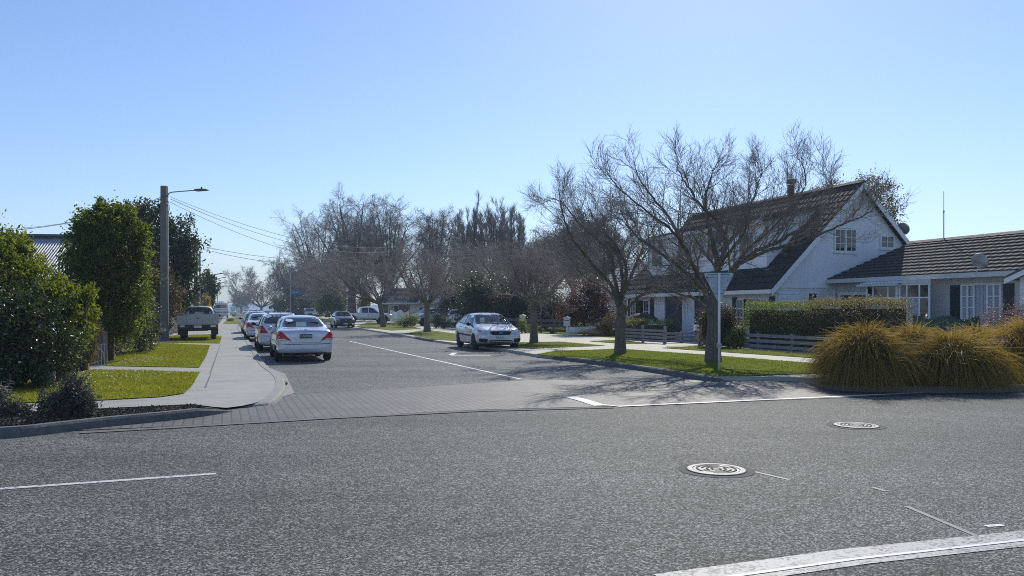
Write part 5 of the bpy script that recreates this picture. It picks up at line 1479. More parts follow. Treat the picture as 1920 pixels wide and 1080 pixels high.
MB().prism([(-.13, 2.80), (-.01, 2.80), (-.01, 2.98), (-.14, 2.98)], -.02, 9.2, 'x').build('gutter', MAT['offwhite'], HB)
MB().tube([(.0, .42, .2), (.0, .42, 2.75)], .045, 8).build('downpipe', MAT['white'], HB)
gd = MB()
for k in range(16): gd.box(.42, 2.35, .47 - .006 * (k % 2), .496, .25 + k * .125, .25 + (k + 1) * .125 - .005)
gd.build('garage_door', MAT['shutter'], HB)
mb = MB(); mb.box(.28, .41, .40, .496, .2, 2.40); mb.box(2.36, 2.49, .40, .496, .2, 2.40); mb.box(.41, 2.36, .40, .496, 2.26, 2.40); mb.build('door_frame', MAT['white'], HB)
# glazed sunroom standing out under a clear corrugated roof
sr = MB().box(2.75, 5.95, -.35, .49, .2, .95).build('sunroom', MAT['board_w'], HB)
def glazed(x0, x1, split, curt):
    mb = MB()
    mb.box(x0, x1, -.40, -.352, .96, 1.03); mb.box(x0, x1, -.40, -.352, 2.05, 2.11); mb.box(x0, x1, -.40, -.352, 2.58, 2.66)
    for x in split: mb.box(x - .035, x + .035, -.395, -.356, 1.03, 2.58)
    w_ = mb.build('window', MAT['white'], sr)
    MB().box(x0 + .02, x1 - .02, -.374, -.366, 1.03, 2.58).build('pane', MAT['glass'], w_)
    for a, b in curt:
        m2 = MB(); n = 30; xs_ = np.linspace(a, b, n)
        yo = [-.380 - .006 * math.sin(k * 2.1) for k in range(n)]
        for k in range(n - 1): m2.poly([(xs_[k], yo[k], 1.04), (xs_[k + 1], yo[k + 1], 1.04), (xs_[k + 1], yo[k + 1], 2.04), (xs_[k], yo[k], 2.04)])
        m2.build('curtain', MAT['curtain'], w_, True)
glazed(2.75, 4.38, (2.78, 3.12, 3.9, 4.33), [(3.16, 3.86)])
glazed(4.42, 5.95, (4.5, 4.85, 5.45, 5.9), [(4.89, 5.41)])
MB().box(2.72, 2.78, -.39, .45, .2, 2.66).build('corner_post', MAT['white'], sr); MB().box(4.385, 4.415, -.41, -.35, .2, 2.66).build('corner_post', MAT['white'], sr)
MB().box(5.0, 5.4, -.412, -.402, 2.14, 2.55).build('louvre', MAT['glass'], sr)
mb = MB(); n = 44; xs_ = np.linspace(2.55, 4.6, n)
for k in range(n - 1):
    za, zb_ = .022 * math.sin(k * 1.57), .022 * math.sin((k + 1) * 1.57)
    mb.poly([(xs_[k], -.62, 2.68 + za), (xs_[k + 1], -.62, 2.68 + zb_), (xs_[k + 1], -.02, 2.80 + zb_), (xs_[k], -.02, 2.80 + za)])
mb.build('porch_roof', MAT['offwhite'], sr, True)
MB().box(2.5, 4.62, -.70, -.63, 2.58, 2.67).build('gutter', MAT['offwhite'], sr)
MB().box(4.62, 6.0, -.46, -.402, 2.66, 2.78).build('fascia', MAT['offwhite'], sr)
shutters(HB, [(6.12, 6.55), (8.32, 8.72)], .5, .6, 2.55)
window(HB, 6.6, 8.28, .5, .35, 2.6, 1, 1, curtain=True)
for a, b in ((6.64, 7.16), (7.72, 8.24)):
    mb = MB()
    for i in range(3):
        x = a + (b - a) * i / 2; mb.box(x - .03, x + .03, .40, .445, .4, 2.55)
    for j in range(6):
        z = .42 + 2.1 * j / 5; mb.box(a + .03, (a + b) / 2 - .03, .405, .44, z - .02, z + .02); mb.box((a + b) / 2 + .03, b - .03, .405, .44, z - .02, z + .02)
    mb.build('window_sash', MAT['white'], HB)
# front wing at the picture's right edge
mb = MB().prism([(9.55, .1), (9.55, 2.7), (12.55, 3.9), (15.5, 2.7), (15.5, .1)], -.35, .45, 'y'); mb.build('front_wing', MAT['board_w'], HB)
mb = MB(); mb.prism([(9.3, 2.62), (12.55, 3.95), (15.8, 2.62), (15.8, 2.78), (12.55, 4.12), (9.3, 2.78)], -.7, 2.5, 'y'); mb.build('wing_roof', MAT['tile_g'], HB)
MB().prism([(9.28, 2.50), (12.55, 3.83), (12.55, 4.0), (9.28, 2.67)], -.75, -.705, 'y').build('bargeboard', MAT['white'], HB)

def dish(px, py, d, r, az, label, arm):
    t = tag(empty('satellite_dish', at(px, d, Z(py, d)), az), label, 'satellite dish', 'grey satellite dishes')
    mb = MB(); prof = [(r * k / 8, .22 * r * (k / 8) ** 2) for k in range(9)] + [(r, .22 * r + .012), (r * .5, .22 * r * .25 + .014), (0.001, .014)]
    o = mb.lathe(prof, 28, 'x').build('reflector', MAT['steel'], t, True)
    o.rotation_euler = (0, R(-25), 0)
    MB().tube([(-.02, 0, 0), (-.10, 0, -.05)] + [(-.10 + a, b, c) for a, b, c in arm], .022, 8).build('mount_arm', MAT['steel'], t)
    MB().tube([(.1, 0, -r * .8), (r * 1.1, 0, -.05)], .012, 6).build('feed_arm', MAT['steel'], t)
    MB().ball((r * 1.1, 0, -.03), .05, 10).build('feed_horn', MAT['offwhite'], t)
    return t
dish(1836, 491, 28.6, .30, R(35), 'grey satellite dish above the low house gutter, near the right edge', [(0, 0, -.15), (-.05, .02, -.42)])
dish(1692, 430, 37.6, .31, R(40), 'grey satellite dish on the steep gable roof edge, against the sky', [(-.02, -.05, -.3), (-.05, -.1, -.62)])
rl = E0 + V * 3.5 - U * 3.2
t = tag(empty('antenna_mast', (rl.x, rl.y, 4.62)), 'thin vertical whip antenna standing on the low tiled roof', 'antenna')
MB().tube([(0, 0, -.05), (0, 0, 1.25)], .022, 8).build('mast_tube', MAT['steel'], t); MB().tube([(0, 0, 1.25), (0, 0, 2.15)], .013, 8).build('whip', MAT['steel'], t)
MB().lathe([(.03, 1.22), (.035, 1.3), (.015, 1.33)], 10).build('collar', MAT['steel'], t); MB().box(-.12, .12, -.08, .08, -.02, .03).build('base_bracket', MAT['steel'], t)

# ---- corrugated-roof house behind the left shrubs
HL = tag(empty('corrugated_roof_house', at(-30, 30, 0), R(8)), 'house with grey corrugated iron roof behind the left hedge', 'house')
MB().box(-6, 2.4, 0.4, 6, 0, 2.6).build('wall', MAT['board_g'], HL)
mb = MB(); n = 345; xs_ = np.linspace(-6.5, 2.9, n)
for k in range(n - 1):
    za, zb_ = .026 * math.sin(k * 1.57 + .4), .026 * math.sin((k + 1) * 1.57 + .4)
    for y0, z0, y1, z1 in ((-.4, 2.5, 3, 4.72), (6.4, 2.5, 3, 4.72)):
        mb.poly([(xs_[k], y0, z0 + za), (xs_[k + 1], y0, z0 + zb_), (xs_[k + 1], y1, z1 + zb_), (xs_[k], y1, z1 + za)])
rf = mb.build('roof', MAT['tin'], HL, True)
MB().prism([(2.8, 4.68), (3, 4.80), (3.2, 4.68), (3, 4.66)], -6.55, 2.95, 'x').build('ridge_cap', MAT['shutter'], rf)
MB().prism([(.4, 2.6), (6, 2.6), (3, 4.55)], 2.3, 2.39, 'x').build('gable', MAT['board_g'], HL)
window(HL, -2, -.4, .4, .9, 2.1, 2, 1)

# ---- mid-distance houses on the right
def cottage(name, label, px, d, rz, w_, dp, ez, rz_, roofmat, wallmat, gable=None):
    t = tag(empty(name, at(px, d, .1), rz), label, 'house')
    MB().prism([(0, 0), (dp, 0), (dp, ez), (dp / 2, rz_ - .1), (0, ez)], 0, w_, 'x').build('wall', wallmat, t)
    mb = MB(); courses(mb, -.4, ez - .1, dp / 2, rz_, -.4, w_ + .4, 12); courses(mb, dp + .4, ez - .1, dp / 2, rz_, -.4, w_ + .4, 12)
    r_ = mb.build('roof', roofmat, t)
    MB().box(-.4, w_ + .4, -.5, -.41, ez - .22, ez - .08).build('gutter', MAT['white'], t)
    for sg in (-.43, w_ + .405):
        for f in (lambda y: y, lambda y: dp - y):
            MB().prism([(f(-.4), ez - .3), (f(dp / 2), rz_ - .2), (f(dp / 2), rz_ + .02), (f(-.4), ez - .08)], sg, sg + .025, 'x').build('bargeboard', MAT['white'], t)
    for k in range(max(1, int(w_ / 3))):
        window(t, 1 + k * 3, 2.4 + k * 3, 0, .9, ez - .35, 2, 1)
    MB().box(w_ - 1.1, w_ - .2, -.06, -.004, 0, 2.0).build('door', MAT['shutter'], t)
    return t
mid = cottage('cottage', 'small cottage with pale gable and brown roof behind the second trunk', 770, 92, R(-8), 9, 6, 2.35, 4.0, MAT['tileA'], MAT['board_g'])
MB().prism([(1.6, 2.3), (5.0, 2.3), (3.3, 4.6)], -1.0, 2.6, 'y').build('porch_gable', MAT['board_g'], mid)
mb = MB(); mb.prism([(1.3, 2.2), (3.3, 4.75), (3.3, 4.9), (1.1, 2.2)], -1.2, 2.6, 'y'); mb.prism([(5.3, 2.2), (3.3, 4.75), (3.3, 4.9), (5.5, 2.2)], -1.2, 2.6, 'y'); mb.build('porch_roof', MAT['white'], mid)
MB().box(-2.6, 1.2, -1.4, 0, 2.15, 2.3).build('porch_awning', MAT['offwhite'], mid)
cottage('neighbour_house', 'grey house with pale corrugated roof between the bare trees', 1105, 66, R(-62), 10, 8, 2.7, 5.6, MAT['tin'], MAT['board_g'])
cottage('distant_house', 'far white house with grey roof at the very end of the street', 432, 420, R(-60), 12, 7, 2.6, 4.6, MAT['tin'], MAT['board_w'])
cottage('distant_house', 'far dark roofed house behind the parked maroon car', 520, 230, R(-20), 14, 8, 2.8, 5.2, MAT['tile_g'], MAT['board_g'])
cottage('brick_house', 'low brick house half hidden behind the white picket fence', 715, 104, R(-12), 9, 6, 2.4, 4.4, MAT['tile_g'], MAT['brick'])

# ------------------------------------------------------------ bare street trees
def pxpt(base, px, py, dy):
    """a point at photo pixel, dy metres nearer/farther than the trunk, as an offset from the trunk's foot"""
    d = base.y + dy
    return Vector(((px - CX) / F * d, d, Z(py, d))) - base
TW = [dict(m=16, t0=.14, ang=42, lenf=.38, trop=.09, wob=.10, rfac=.42, rmin=.008, k=6, fall=.45, lmin=.7),
      dict(m=9, t0=.12, ang=40, lenf=.52, trop=.07, wob=.11, rfac=.5, rmin=.005, k=5, lmin=.45),
      dict(m=8, t0=.10, ang=38, lenf=.60, trop=.07, wob=.12, rfac=.6, rmin=.0036, k=4, lmin=.28)]
b1 = G(1337, 678, .115)
q = lambda x, y, dy=0: pxpt(b1, x + max(0, 1320 - x) * .14 - max(0, x - 1560) * .25, y + max(0, 470 - y) * .25, dy)
fork = q(1336, 574)
L1 = [
 ([q(1334, 580), q(1318, 545, -.2), q(1285, 515, -.5), q(1250, 490, -.8), q(1215, 468, -1.1), q(1180, 440, -1.2), q(1150, 400, -1.3)], .10, .018),
 ([q(1334, 572), q(1312, 525, .2), q(1292, 490, .5), q(1268, 440, .8), q(1248, 395, 1.0), q(1215, 345, 1.2), q(1185, 300, 1.3), q(1172, 268, 1.4)], .12, .014),
 ([q(1338, 560), q(1345, 505), q(1338, 455, .2), q(1328, 400, .3), q(1322, 345, .2), q(1330, 300, 0), q(1338, 262, .1)], .13, .014),
 ([q(1345, 500), q(1360, 455, -.3), q(1345, 400, -.6), q(1308, 350, -.9), q(1280, 300, -1.1), q(1262, 262, -1.2)], .09, .013),
 ([q(1338, 566), q(1365, 520, -.3), q(1385, 495, -.5), q(1420, 470, -.8), q(1470, 440, -1.0), q(1520, 395, -1.2), q(1555, 345, -1.3), q(1560, 290, -1.3)], .12, .014),
 ([q(1360, 525), q(1400, 470, .6), q(1445, 420, 1.0), q(1480, 365, 1.3), q(1510, 305, 1.5), q(1505, 250, 1.6)], .09, .012),
 ([q(1385, 495, -.5), q(1440, 470, -.9), q(1500, 452, -1.4), q(1560, 415, -1.8), q(1620, 390, -2.0), q(1662, 372, -2.2)], .075, .012),
 ([q(1352, 470), q(1385, 420, .5), q(1405, 365, .8), q(1420, 310, 1.0), q(1430, 265, 1.0)], .085, .013),
 ([q(1330, 585), q(1300, 560, .6), q(1270, 552, 1.2), q(1230, 535, 1.9), q(1195, 505, 2.2), q(1165, 470, 2.4)], .075, .013),
 ([q(1340, 540, 0), q(1350, 500, -.9), q(1375, 460, -1.6), q(1400, 410, -2.1), q(1390, 360, -2.3)], .08, .012),
 ([q(1312, 525, .2), q(1280, 470, -.6), q(1250, 420, -1.3), q(1205, 380, -1.6), q(1150, 330, -1.8), q(1125, 300, -1.8)], .07, .012),
]
L1 = [(p_, a_ * .82, b_) for p_, a_, b_ in L1]
bare_tree('bare_tree', 'largest bare street tree, thick trunk beside the white sign post', 'tree', b1, L1,
          [Vector((0, 0, -.1)), q(1337, 640), q(1338, 605), q(1336, 572), q(1342, 540)], [.27, .20, .185, .18, .12], MAT['bark'], MAT['twig'], TW, 21)
b2 = G(1163, 662.5, .115)
q = lambda x, y, dy=0: pxpt(b2, x + max(0, 1110 - x) * .22, y + max(0, 500 - y) * .19, dy)
L2 = [
 ([q(1162, 585), q(1148, 540, -.3), q(1120, 505, -.6), q(1085, 465, -.9), q(1055, 420, -1.2), q(1038, 370, -1.3), q(1030, 320, -1.4)], .10, .013),
 ([q(1163, 570), q(1150, 515, .2), q(1145, 470, .4), q(1110, 425, .6), q(1075, 395, .9), q(1035, 350, 1.1), q(1000, 340, 1.2)], .10, .012),
 ([q(1165, 560), q(1166, 500), q(1150, 450, 0), q(1120, 400, .2), q(1100, 360, .2)], .10, .012),
 ([q(1165, 565), q(1190, 500, .4), q(1205, 450, .8), q(1190, 400, 1.0), q(1165, 350, 1.1)], .09, .012),
 ([q(1168, 585), q(1195, 560, -.3), q(1235, 535, -.7), q(1270, 518, -1.1), q(1300, 490, -1.4), q(1330, 470, -1.5)], .085, .012),
 ([q(1164, 575), q(1135, 540, .8), q(1095, 520, 1.4), q(1065, 490, 1.9), q(1040, 440, 2.2)], .08, .012),
 ([q(1166, 560), q(1175, 510, -.8), q(1160, 460, -1.5), q(1135, 420, -1.9), q(1130, 380, -2.1)], .08, .012),
]
L2 = [(p_, a_ * .85, b_) for p_, a_, b_ in L2]
bare_tree('bare_tree', 'bare street tree with a forked trunk, left of the triangular sign', 'tree', b2, L2,
          [Vector((0, 0, -.1)), q(1163, 635), q(1164, 605), q(1165, 570)], [.24, .185, .175, .15], MAT['bark'], MAT['twig'], TW, 34)

TW3 = [dict(m=9, t0=.15, ang=48, lenf=.46, trop=.05, wob=.22, rfac=.55, rmin=.012, k=5),
       dict(m=8, t0=.12, ang=48, lenf=.52, trop=.04, wob=.25, rfac=.55, rmin=.008, k=4),
       dict(m=9, t0=.08, ang=48, lenf=.64, trop=.02, wob=.28, rfac=.6, rmin=.0055, k=4, lmin=.28)]
def street_tree(px, py, top, half, fork_py, label, seed, mat=None, group='bare trees along the right verge', lean=0, rt=.16, n=7, name='bare_tree'):
    b = G(px, py, .115); d = b.y; k = d / F
    h1 = Z(top, d) - .1; hf = Z(fork_py, d) - .1; sp = half * k
    rg = np.random.default_rng(seed)
    lim = vase(rg, n, hf, h1, sp, rt * .6, lean=(lean * k, 0), r1=.016)
    lim += vase(rg, 3, hf, h1 * 1.0, sp * .4, rt * .55, lean=(lean * k, 0), r1=.014)
    x = lean * k * .12
    for pts, _, _ in lim:
        for p in pts: p.x += x
    return bare_tree(name, label, 'tree', b, lim, [Vector((0, 0, -.1)), Vector((x * .3, 0, hf * .4)), Vector((x, 0, hf)), Vector((x, 0, hf + .25))], [rt * 1.5, rt * 1.05, rt, rt * .6], MAT['bark'], mat or MAT['twig_red'], [dict(l, rmin=l['rmin'] * max(1, d / 45)) for l in TW3], seed, group)
street_tree(940, 612, 450, 85, 566, 'bare tree between the silver hatchback and the dark evergreens', 50, rt=.15)
street_tree(1001, 643, 440, 105, 570, 'reddish budding bare tree beside the silver hatchback', 41, rt=.15)
street_tree(877, 607, 448, 92, 568, 'bare tree standing directly behind the silver hatchback', 42, rt=.17)
street_tree(801, 622, 455, 98, 572, 'bare tree with low forked trunk in front of the blue grey car', 43, rt=.19)
street_tree(719, 613, 452, 105, 570, 'bare tree leaning left beside the white ute with black arches', 44, lean=-55, rt=.19)
street_tree(637, 598, 472, 98, 572, 'bare tree behind the dark parked hatchback', 45, rt=.2)
street_tree(585, 595, 482, 80, 570, 'reddish bare tree overhanging the silver ute at the far junction', 46, rt=.2)
street_tree(490, 590.5, 497, 82, 577, 'wide low bare tree far down the street over the distant cars', 47, group='bare trees far down the street', rt=.28)
street_tree(452, 587, 545, 25, 577, 'small brownish bare tree beyond the motorhome', 48, group='bare trees far down the street', rt=.3)

# tall bare trees behind
TWB = [dict(m=10, t0=.15, ang=52, lenf=.42, trop=.03, wob=.18, rfac=.5, rmin=.03, k=5),
       dict(m=8, t0=.12, ang=48, lenf=.50, trop=.04, wob=.2, rfac=.55, rmin=.02, k=4),
       dict(m=10, t0=.08, ang=52, lenf=.60, trop=.0, wob=.26, rfac=.6, rmin=.012, k=4, lmin=.6)]
def tall_tree(px, d, top, half, label, seed, n=9, group='tall bare trees behind the cottages', rt=.45, fork=.22, rise=1.05, narrow=False, name='tall_bare_tree'):
    b = at(px, d, .0); k = d / F
    h1 = Z(top, d); hf = h1 * fork
    rg = np.random.default_rng(seed)
    lim = vase(rg, n, hf, h1 * .96, half * k * .95, rt * .5, r1=.04, rise=rise) + vase(rg, 5, hf, h1, half * k * .5, rt * .5, r1=.04, rise=rise)
    lv = [dict(l) for l in TWB]
    if narrow:
        for l in lv: l['ang'] = 22; l['trop'] = .25; l['lenf'] *= .8
    return bare_tree(name, label, 'tree', b, lim, [Vector((0, 0, -.2)), Vector((0, 0, hf * .5)), Vector((0, 0, hf)), Vector((0, 0, hf * 1.2))], [rt * 1.4, rt, rt * .85, rt * .6], MAT['bark_dark'], MAT['twig_far'], lv, seed, group, sides=(5, 3, 3, 3))
tall_tree(596, 162, 380, 84, 'broad tall bare tree at the left end of the tall row', 61, 10, rt=.6)
tall_tree(660, 112, 352, 75, 'tallest round crowned bare tree above the dark double trunk', 62, 10, rt=.6)
tall_tree(728, 108, 354, 62, 'tall round crowned bare tree right of the tallest one', 63, 10, rt=.55)
tall_tree(815, 96, 364, 42, 'tall narrow bare tree with a single straight leader', 64, 6, rt=.35, rise=1.0)
tall_tree(893, 100, 358, 32, 'upright bare poplar above the silver hatchback', 65, 6, rt=.32, rise=1.6, narrow=True)
tall_tree(932, 98, 360, 28, 'upright bare poplar with a forked top, between its two neighbours', 66, 6, rt=.3, rise=1.7, narrow=True)
tall_tree(965, 97, 372, 30, 'upright bare poplar nearest the first big street tree', 67, 6, rt=.3, rise=1.6, narrow=True)
tall_tree(862, 102, 392, 26, 'shorter upright bare poplar at the left of the poplars', 68, 5, rt=.28, rise=1.6, narrow=True)
tall_tree(548, 150, 470, 45, 'low spreading bare tree behind the blue street name sign', 69, 6, rt=.4)
tall_tree(1075, 74, 385, 60, 'brown twiggy bare tree behind the forked street tree', 71, 7, rt=.3, fork=.3)
tall_tree(1130, 80, 400, 55, 'bare tree behind the grey house with corrugated roof', 72, 6, rt=.3, fork=.3)
tall_tree(1018, 84, 420, 50, 'bare tree behind the dark evergreen shrubs', 73, 6, rt=.3, fork=.3)
# feathery evergreen behind the gabled roof
def crown_tree(name, label, px, d, blobs_px, mat, n, L, W, trunk_r, seed, clumps=60, spread=.16, shell=.5, cat='tree', group=None, extra=None, base_z=.0):
    """blobs in photo pixels: (px, py, rx, ry[, dy])"""
    b = at(px, d, base_z); k = d / F
    bl = []
    for q_ in blobs_px:
        x, y, rx, ry = q_[:4]; dy = q_[4] if len(q_) > 4 else 0
        bl.append(((x - px) * k, dy, Z(y, d) - base_z, rx * k, max(rx, ry * .7) * k, ry * k))
    ht = max(.4, min(q_[2] for q_ in bl))
    return bush(name, label, cat, b, bl, n, mat, L, W, MAT['bark_dark'], clumps=clumps, spread=spread, shell=shell, group=group, seed=seed, stems=4, trunk=(trunk_r, ht), part='crown', extra=extra)
crown_tree('feathery_tree', 'feathery brownish tree showing behind the steep gable roof', 1625, 52, [(1620, 362, 48, 30), (1650, 400, 34, 42), (1560, 365, 32, 22), (1668, 440, 20, 40)], L_RUST, 9000, .16, .05, .2, 81, 70, .14, .7)

# ---- left side shrubs and trees
bA = at(70, 16.0, .06)
def rel(px, py, d, base): return (px - CX) / F * d - base.x, d - base.y, Z(py, d) - base.z
def pb(px, py, d, rx, ry, rz, base, wgt=1): return (*rel(px, py, d, base), rx, ry, rz, wgt)
bush('leafy_shrub', 'big bright green shrub with drooping leaves at the left edge', 'shrub', bA,
     [pb(10, 515, 16.2, .68, .7, .6, bA), pb(70, 560, 16.2, .62, .7, .58, bA), pb(132, 610, 16.4, .38, .6, .52, bA), pb(-60, 520, 16.5, .9, .9, .9, bA), pb(22, 470, 16.4, .42, .45, .34, bA), pb(112, 565, 16.3, .34, .4, .42, bA), pb(152, 560, 16.5, .25, .4, .3, bA), pb(125, 665, 15.9, .28, .3, .3, bA)],
     20000, L_PEACH, .12, .036, MAT['bark_dark'], droop=.7, clumps=52, spread=.17, shell=.62, seed=101)
bB = at(30, 15.2, .06)
bush('camellia_shrub', 'dark glossy leaved shrub low in front of the bright one', 'shrub', bB,
     [pb(30, 630, 15.2, .95, .8, .75, bB), pb(-50, 600, 15.2, .9, .8, 1.0, bB), pb(90, 660, 15.3, .55, .6, .55, bB), pb(60, 590, 15.3, .6, .6, .5, bB), pb(10, 690, 15.0, .8, .6, .4, bB)],
     21000, L_CAM, .066, .038, MAT['bark_dark'], clumps=50, spread=.2, shell=.55, seed=102, extra=[('flower', .006, L_DAISY, .05, .045, .3)])
crown_tree('citrus_tree', 'tall leafy green tree with a few orange leaves, left of the pole', 205, 23, [(205, 435, 44, 42), (176, 455, 34, 44), (244, 465, 30, 58), (198, 520, 56, 58), (236, 550, 36, 64), (190, 402, 26, 24), (160, 540, 36, 60, -.3), (228, 408, 22, 26), (215, 605, 50, 40), (148, 485, 26, 40), (258, 520, 18, 54), (160, 420, 24, 30), (262, 455, 16, 40)], L_CITRUS, 30000, .10, .045, .12, 103, 55, .17, .55)
crown_tree('evergreen_tree', 'dark evergreen tree standing right behind the concrete pole', 310, 42, [(332, 465, 34, 48), (275, 440, 36, 48), (338, 545, 34, 55), (300, 505, 52, 60), (180, 440, 34, 44, 1), (258, 405, 24, 22), (352, 490, 18, 40), (178, 397, 20, 20, 1), (228, 398, 20, 20, 1), (146, 425, 18, 30, 1), (292, 400, 18, 18), (318, 425, 18, 22)], L_DARK, 26000, .15, .08, .2, 104, 50, .17, .6)
crown_tree('evergreen_tree', 'far dark evergreen beyond the second slim pole', 392, 78, [(390, 545, 15, 26), (380, 570, 16, 24), (398, 548, 8, 18), (388, 525, 10, 13)], L_DARK, 7000, .25, .12, .2, 105, 40, .2)
crown_tree('yellow_shrub', 'orange yellow shrub between the old ute and the motorhome', 385, 62, [(386, 568, 7, 14), (383, 580, 9, 12)], L_YEL, 1500, .14, .08, .05, 106, 14, .25, cat='shrub')
crown_tree('rusty_shrub', 'rusty brown green shrub right behind the concrete pole', 297, 39, [(290, 530, 36, 38), (312, 560, 26, 40), (276, 575, 26, 44), (300, 600, 28, 34)], L_RUST, 11000, .10, .05, .06, 107, 36, .2, cat='shrub')
bD = at(262, 28.0, .06)
bush('grey_shrub', 'grey green rounded shrub on the verge beside the pole', 'shrub', bD,
     [pb(265, 630, 28, .5, .5, .62, bD), pb(262, 595, 28.2, .38, .4, .55, bD), pb(283, 575, 28.3, .3, .35, .5, bD)], 7000, L_GREY, .06, .03, MAT['bark_dark'], clumps=34, spread=.2, seed=108)
bE = at(150, 19.5, .06)
bush('yellow_green_shrub', 'yellowish small leaved shrub behind the wire gate', 'shrub', bE,
     [pb(168, 625, 19.5, .22, .3, .32, bE), pb(165, 655, 19.5, .22, .3, .3, bE), pb(158, 605, 19.6, .18, .25, .2, bE)], 3500, L_RUST, .05, .025, MAT['bark_dark'], clumps=26, spread=.2, seed=109)
# leafless twiggy hedge behind the low timber fence
def twig_bush(name, label, px, py, h, half, seed, mat, n=9, z=.06, lv=None, group=None):
    b = G(px, py, z); rg = np.random.default_rng(seed)
    lim = vase(rg, n, .05, h, half, .025, r1=.006, rise=1.1)
    t = bare_tree(name, label, 'shrub', b, lim, [Vector((0, 0, -.05)), Vector((0, 0, .08))], [.05, .04], MAT['bark_dark'], mat, lv or
                  [dict(m=9, t0=.1, ang=50, lenf=.5, trop=.02, wob=.3, rfac=.6, rmin=.006, k=4), dict(m=7, t0=.1, ang=50, lenf=.6, trop=.0, wob=.3, rfac=.6, rmin=.005, k=4, lmin=.12)], seed, group, sides=(3, 3, 3))
    return t
twig_bush('bare_shrub', 'tangled leafless shrub behind the low timber fence', 208, 672, 1.5, .75, 111, MAT['twig'], 12)
twig_bush('bare_shrub', 'leafless brown shrub right behind the old ute, under the evergreen', 345, 622, 3.0, 1.7, 112, MAT['twig_red'], 12)
crown_tree('dark_shrub', 'dark leafy shrub behind the leafless one at the fence', 190, 27, [(190, 615, 54, 46), (240, 605, 44, 50), (215, 580, 50, 40), (275, 615, 26, 36)], L_DARK, 12000, .07, .035, .06, 113, 40, .2, cat='shrub')
b_ = G(196, 668, .06)
bush('flowering_shrub', 'small shrub with crimson flowers by the tall gate post', 'shrub', b_, [(0, 0, .55, .14, .14, .4)], 900, L_MAPLE, .05, .03, MAT['bark_dark'], clumps=18, seed=114, extra=[('flower', .12, leafmat('crimson_petal', [(0, (.25, .01, .03)), (1, (.5, .03, .08))], .3, (.5, .05, .1)), .05, .05, .3)])
# lavender-like shrubs in the planting bed
bF = G(130, 782, .08)
bush('lavender_shrub', 'spiky grey green shrub in the bark bed behind the kerb', 'shrub', bF,
     [(-.18, 0, .18, .26, .25, .2), (.06, .02, .26, .22, .25, .3), (.22, 0, .16, .2, .2, .18), (.02, .05, .42, .08, .1, .18)], 6500, L_LAV, .055, .014, MAT['bark_dark'], clumps=60, spread=.13, seed=115, stems=9)
bG = G(30, 780, .08)
bush('lavender_shrub', 'low sparse grey green plant at the left end of the bark bed', 'shrub', bG,
     [(0, 0, .12, .22, .2, .12), (-.35, 0, .2, .25, .2, .2)], 2200, L_LAV, .05, .014, MAT['bark_dark'], clumps=40, spread=.14, seed=116, stems=8)
bH = G(5, 775, .08)
twig_bush('bare_shrub', 'thin leafless stems in the bark bed at the left edge', -6, 782, .55, .2, 117, MAT['twig'], 6)

# ---- right side: hedges and shrubs
def hedge(name, label, a, b, h, th, mat, n, seed, z=.1, L=.05, W=.03, group=None, jag=.05):
    """clipped box hedge from a to b"""
    rg = np.random.default_rng(seed)
    dv = b - a; ln = dv.length; rz = math.atan2(dv.y, dv.x)
    t = tag(empty(name, (a.x, a.y, z), rz), label, 'hedge', group)
    face = rg.choice(5, n, p=np.array([ln * h, ln * h, ln * th * 1.6, th * h, th * h]) / (2 * ln * h + ln * th * 1.6 + 2 * th * h))
    u_, v_ = rg.random(n), rg.random(n)
    P = np.empty((n, 3))
    P[:, 0] = np.where(face == 3, 0, np.where(face == 4, ln, u_ * ln))
    P[:, 1] = np.where(face == 0, -th / 2, np.where(face == 1, th / 2, (np.where(face == 2, v_, u_) - .5) * th))
    P[:, 2] = np.where(face == 2, h, v_ * h)
    bulge = .05 * np.sin(P[:, 0] * 3.1 + 1) * np.cos(P[:, 2] * 4) + .03 * np.sin(P[:, 0] * 9 + P[:, 2] * 7)
    P[:, 1] *= 1 + bulge * 2; P[:, 2] += np.where(face == 2, bulge + np.abs(rg.normal(size=n)) * jag, 0)
    P += rg.normal(size=P.shape) * .05
    leaf_mesh('foliage', P, mat, t, L, W, rg=rg)
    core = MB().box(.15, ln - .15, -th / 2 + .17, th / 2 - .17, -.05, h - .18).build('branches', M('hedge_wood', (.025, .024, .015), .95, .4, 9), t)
    return t
ha = Vector((9.75, 31.6, 0)); hb = ha - U * 3.5; hc = hb - U * .06; hd = ha - U * 7.3
hedge('hedge', 'clipped green hedge left of the brownish one, behind the rail fence', ha, hb, 1.66, 1.0, L_HEDGE, 14000, 121)
hedge('hedge', 'clipped brown topped hedge before the garage of the low house', hc, hd, 1.72, 1.05, L_HEDGE2, 17000, 122, jag=.07)
hl = at(1172, 41, 0); hr = at(1264, 38.5, 0)
hedge('hedge', 'low rounded hedge in front of the navy roller door', hl, hr, .9, .9, L_HEDGE, 5000, 123)
bK = at(1346, 31.5, .1)
bush('round_shrub', 'round clipped shrub right behind the big trunk', 'shrub', bK, [(0, 0, .80, .58, .58, .74)], 18000, L_BROWN, .06, .036, MAT['bark_dark'], clumps=140, spread=.2, shell=.8, seed=124)
bK = at(1378, 30.6, .1)
bush('leafy_shrub', 'small yellow green shrub at the left foot of the clipped hedge', 'shrub', bK, [(0, 0, .35, .35, .3, .35), (.2, .1, .6, .25, .25, .4)], 2500, L_HEDGE, .06, .035, MAT['bark_dark'], clumps=30, spread=.2, seed=125)
bK = at(1896, 20.5, .1)
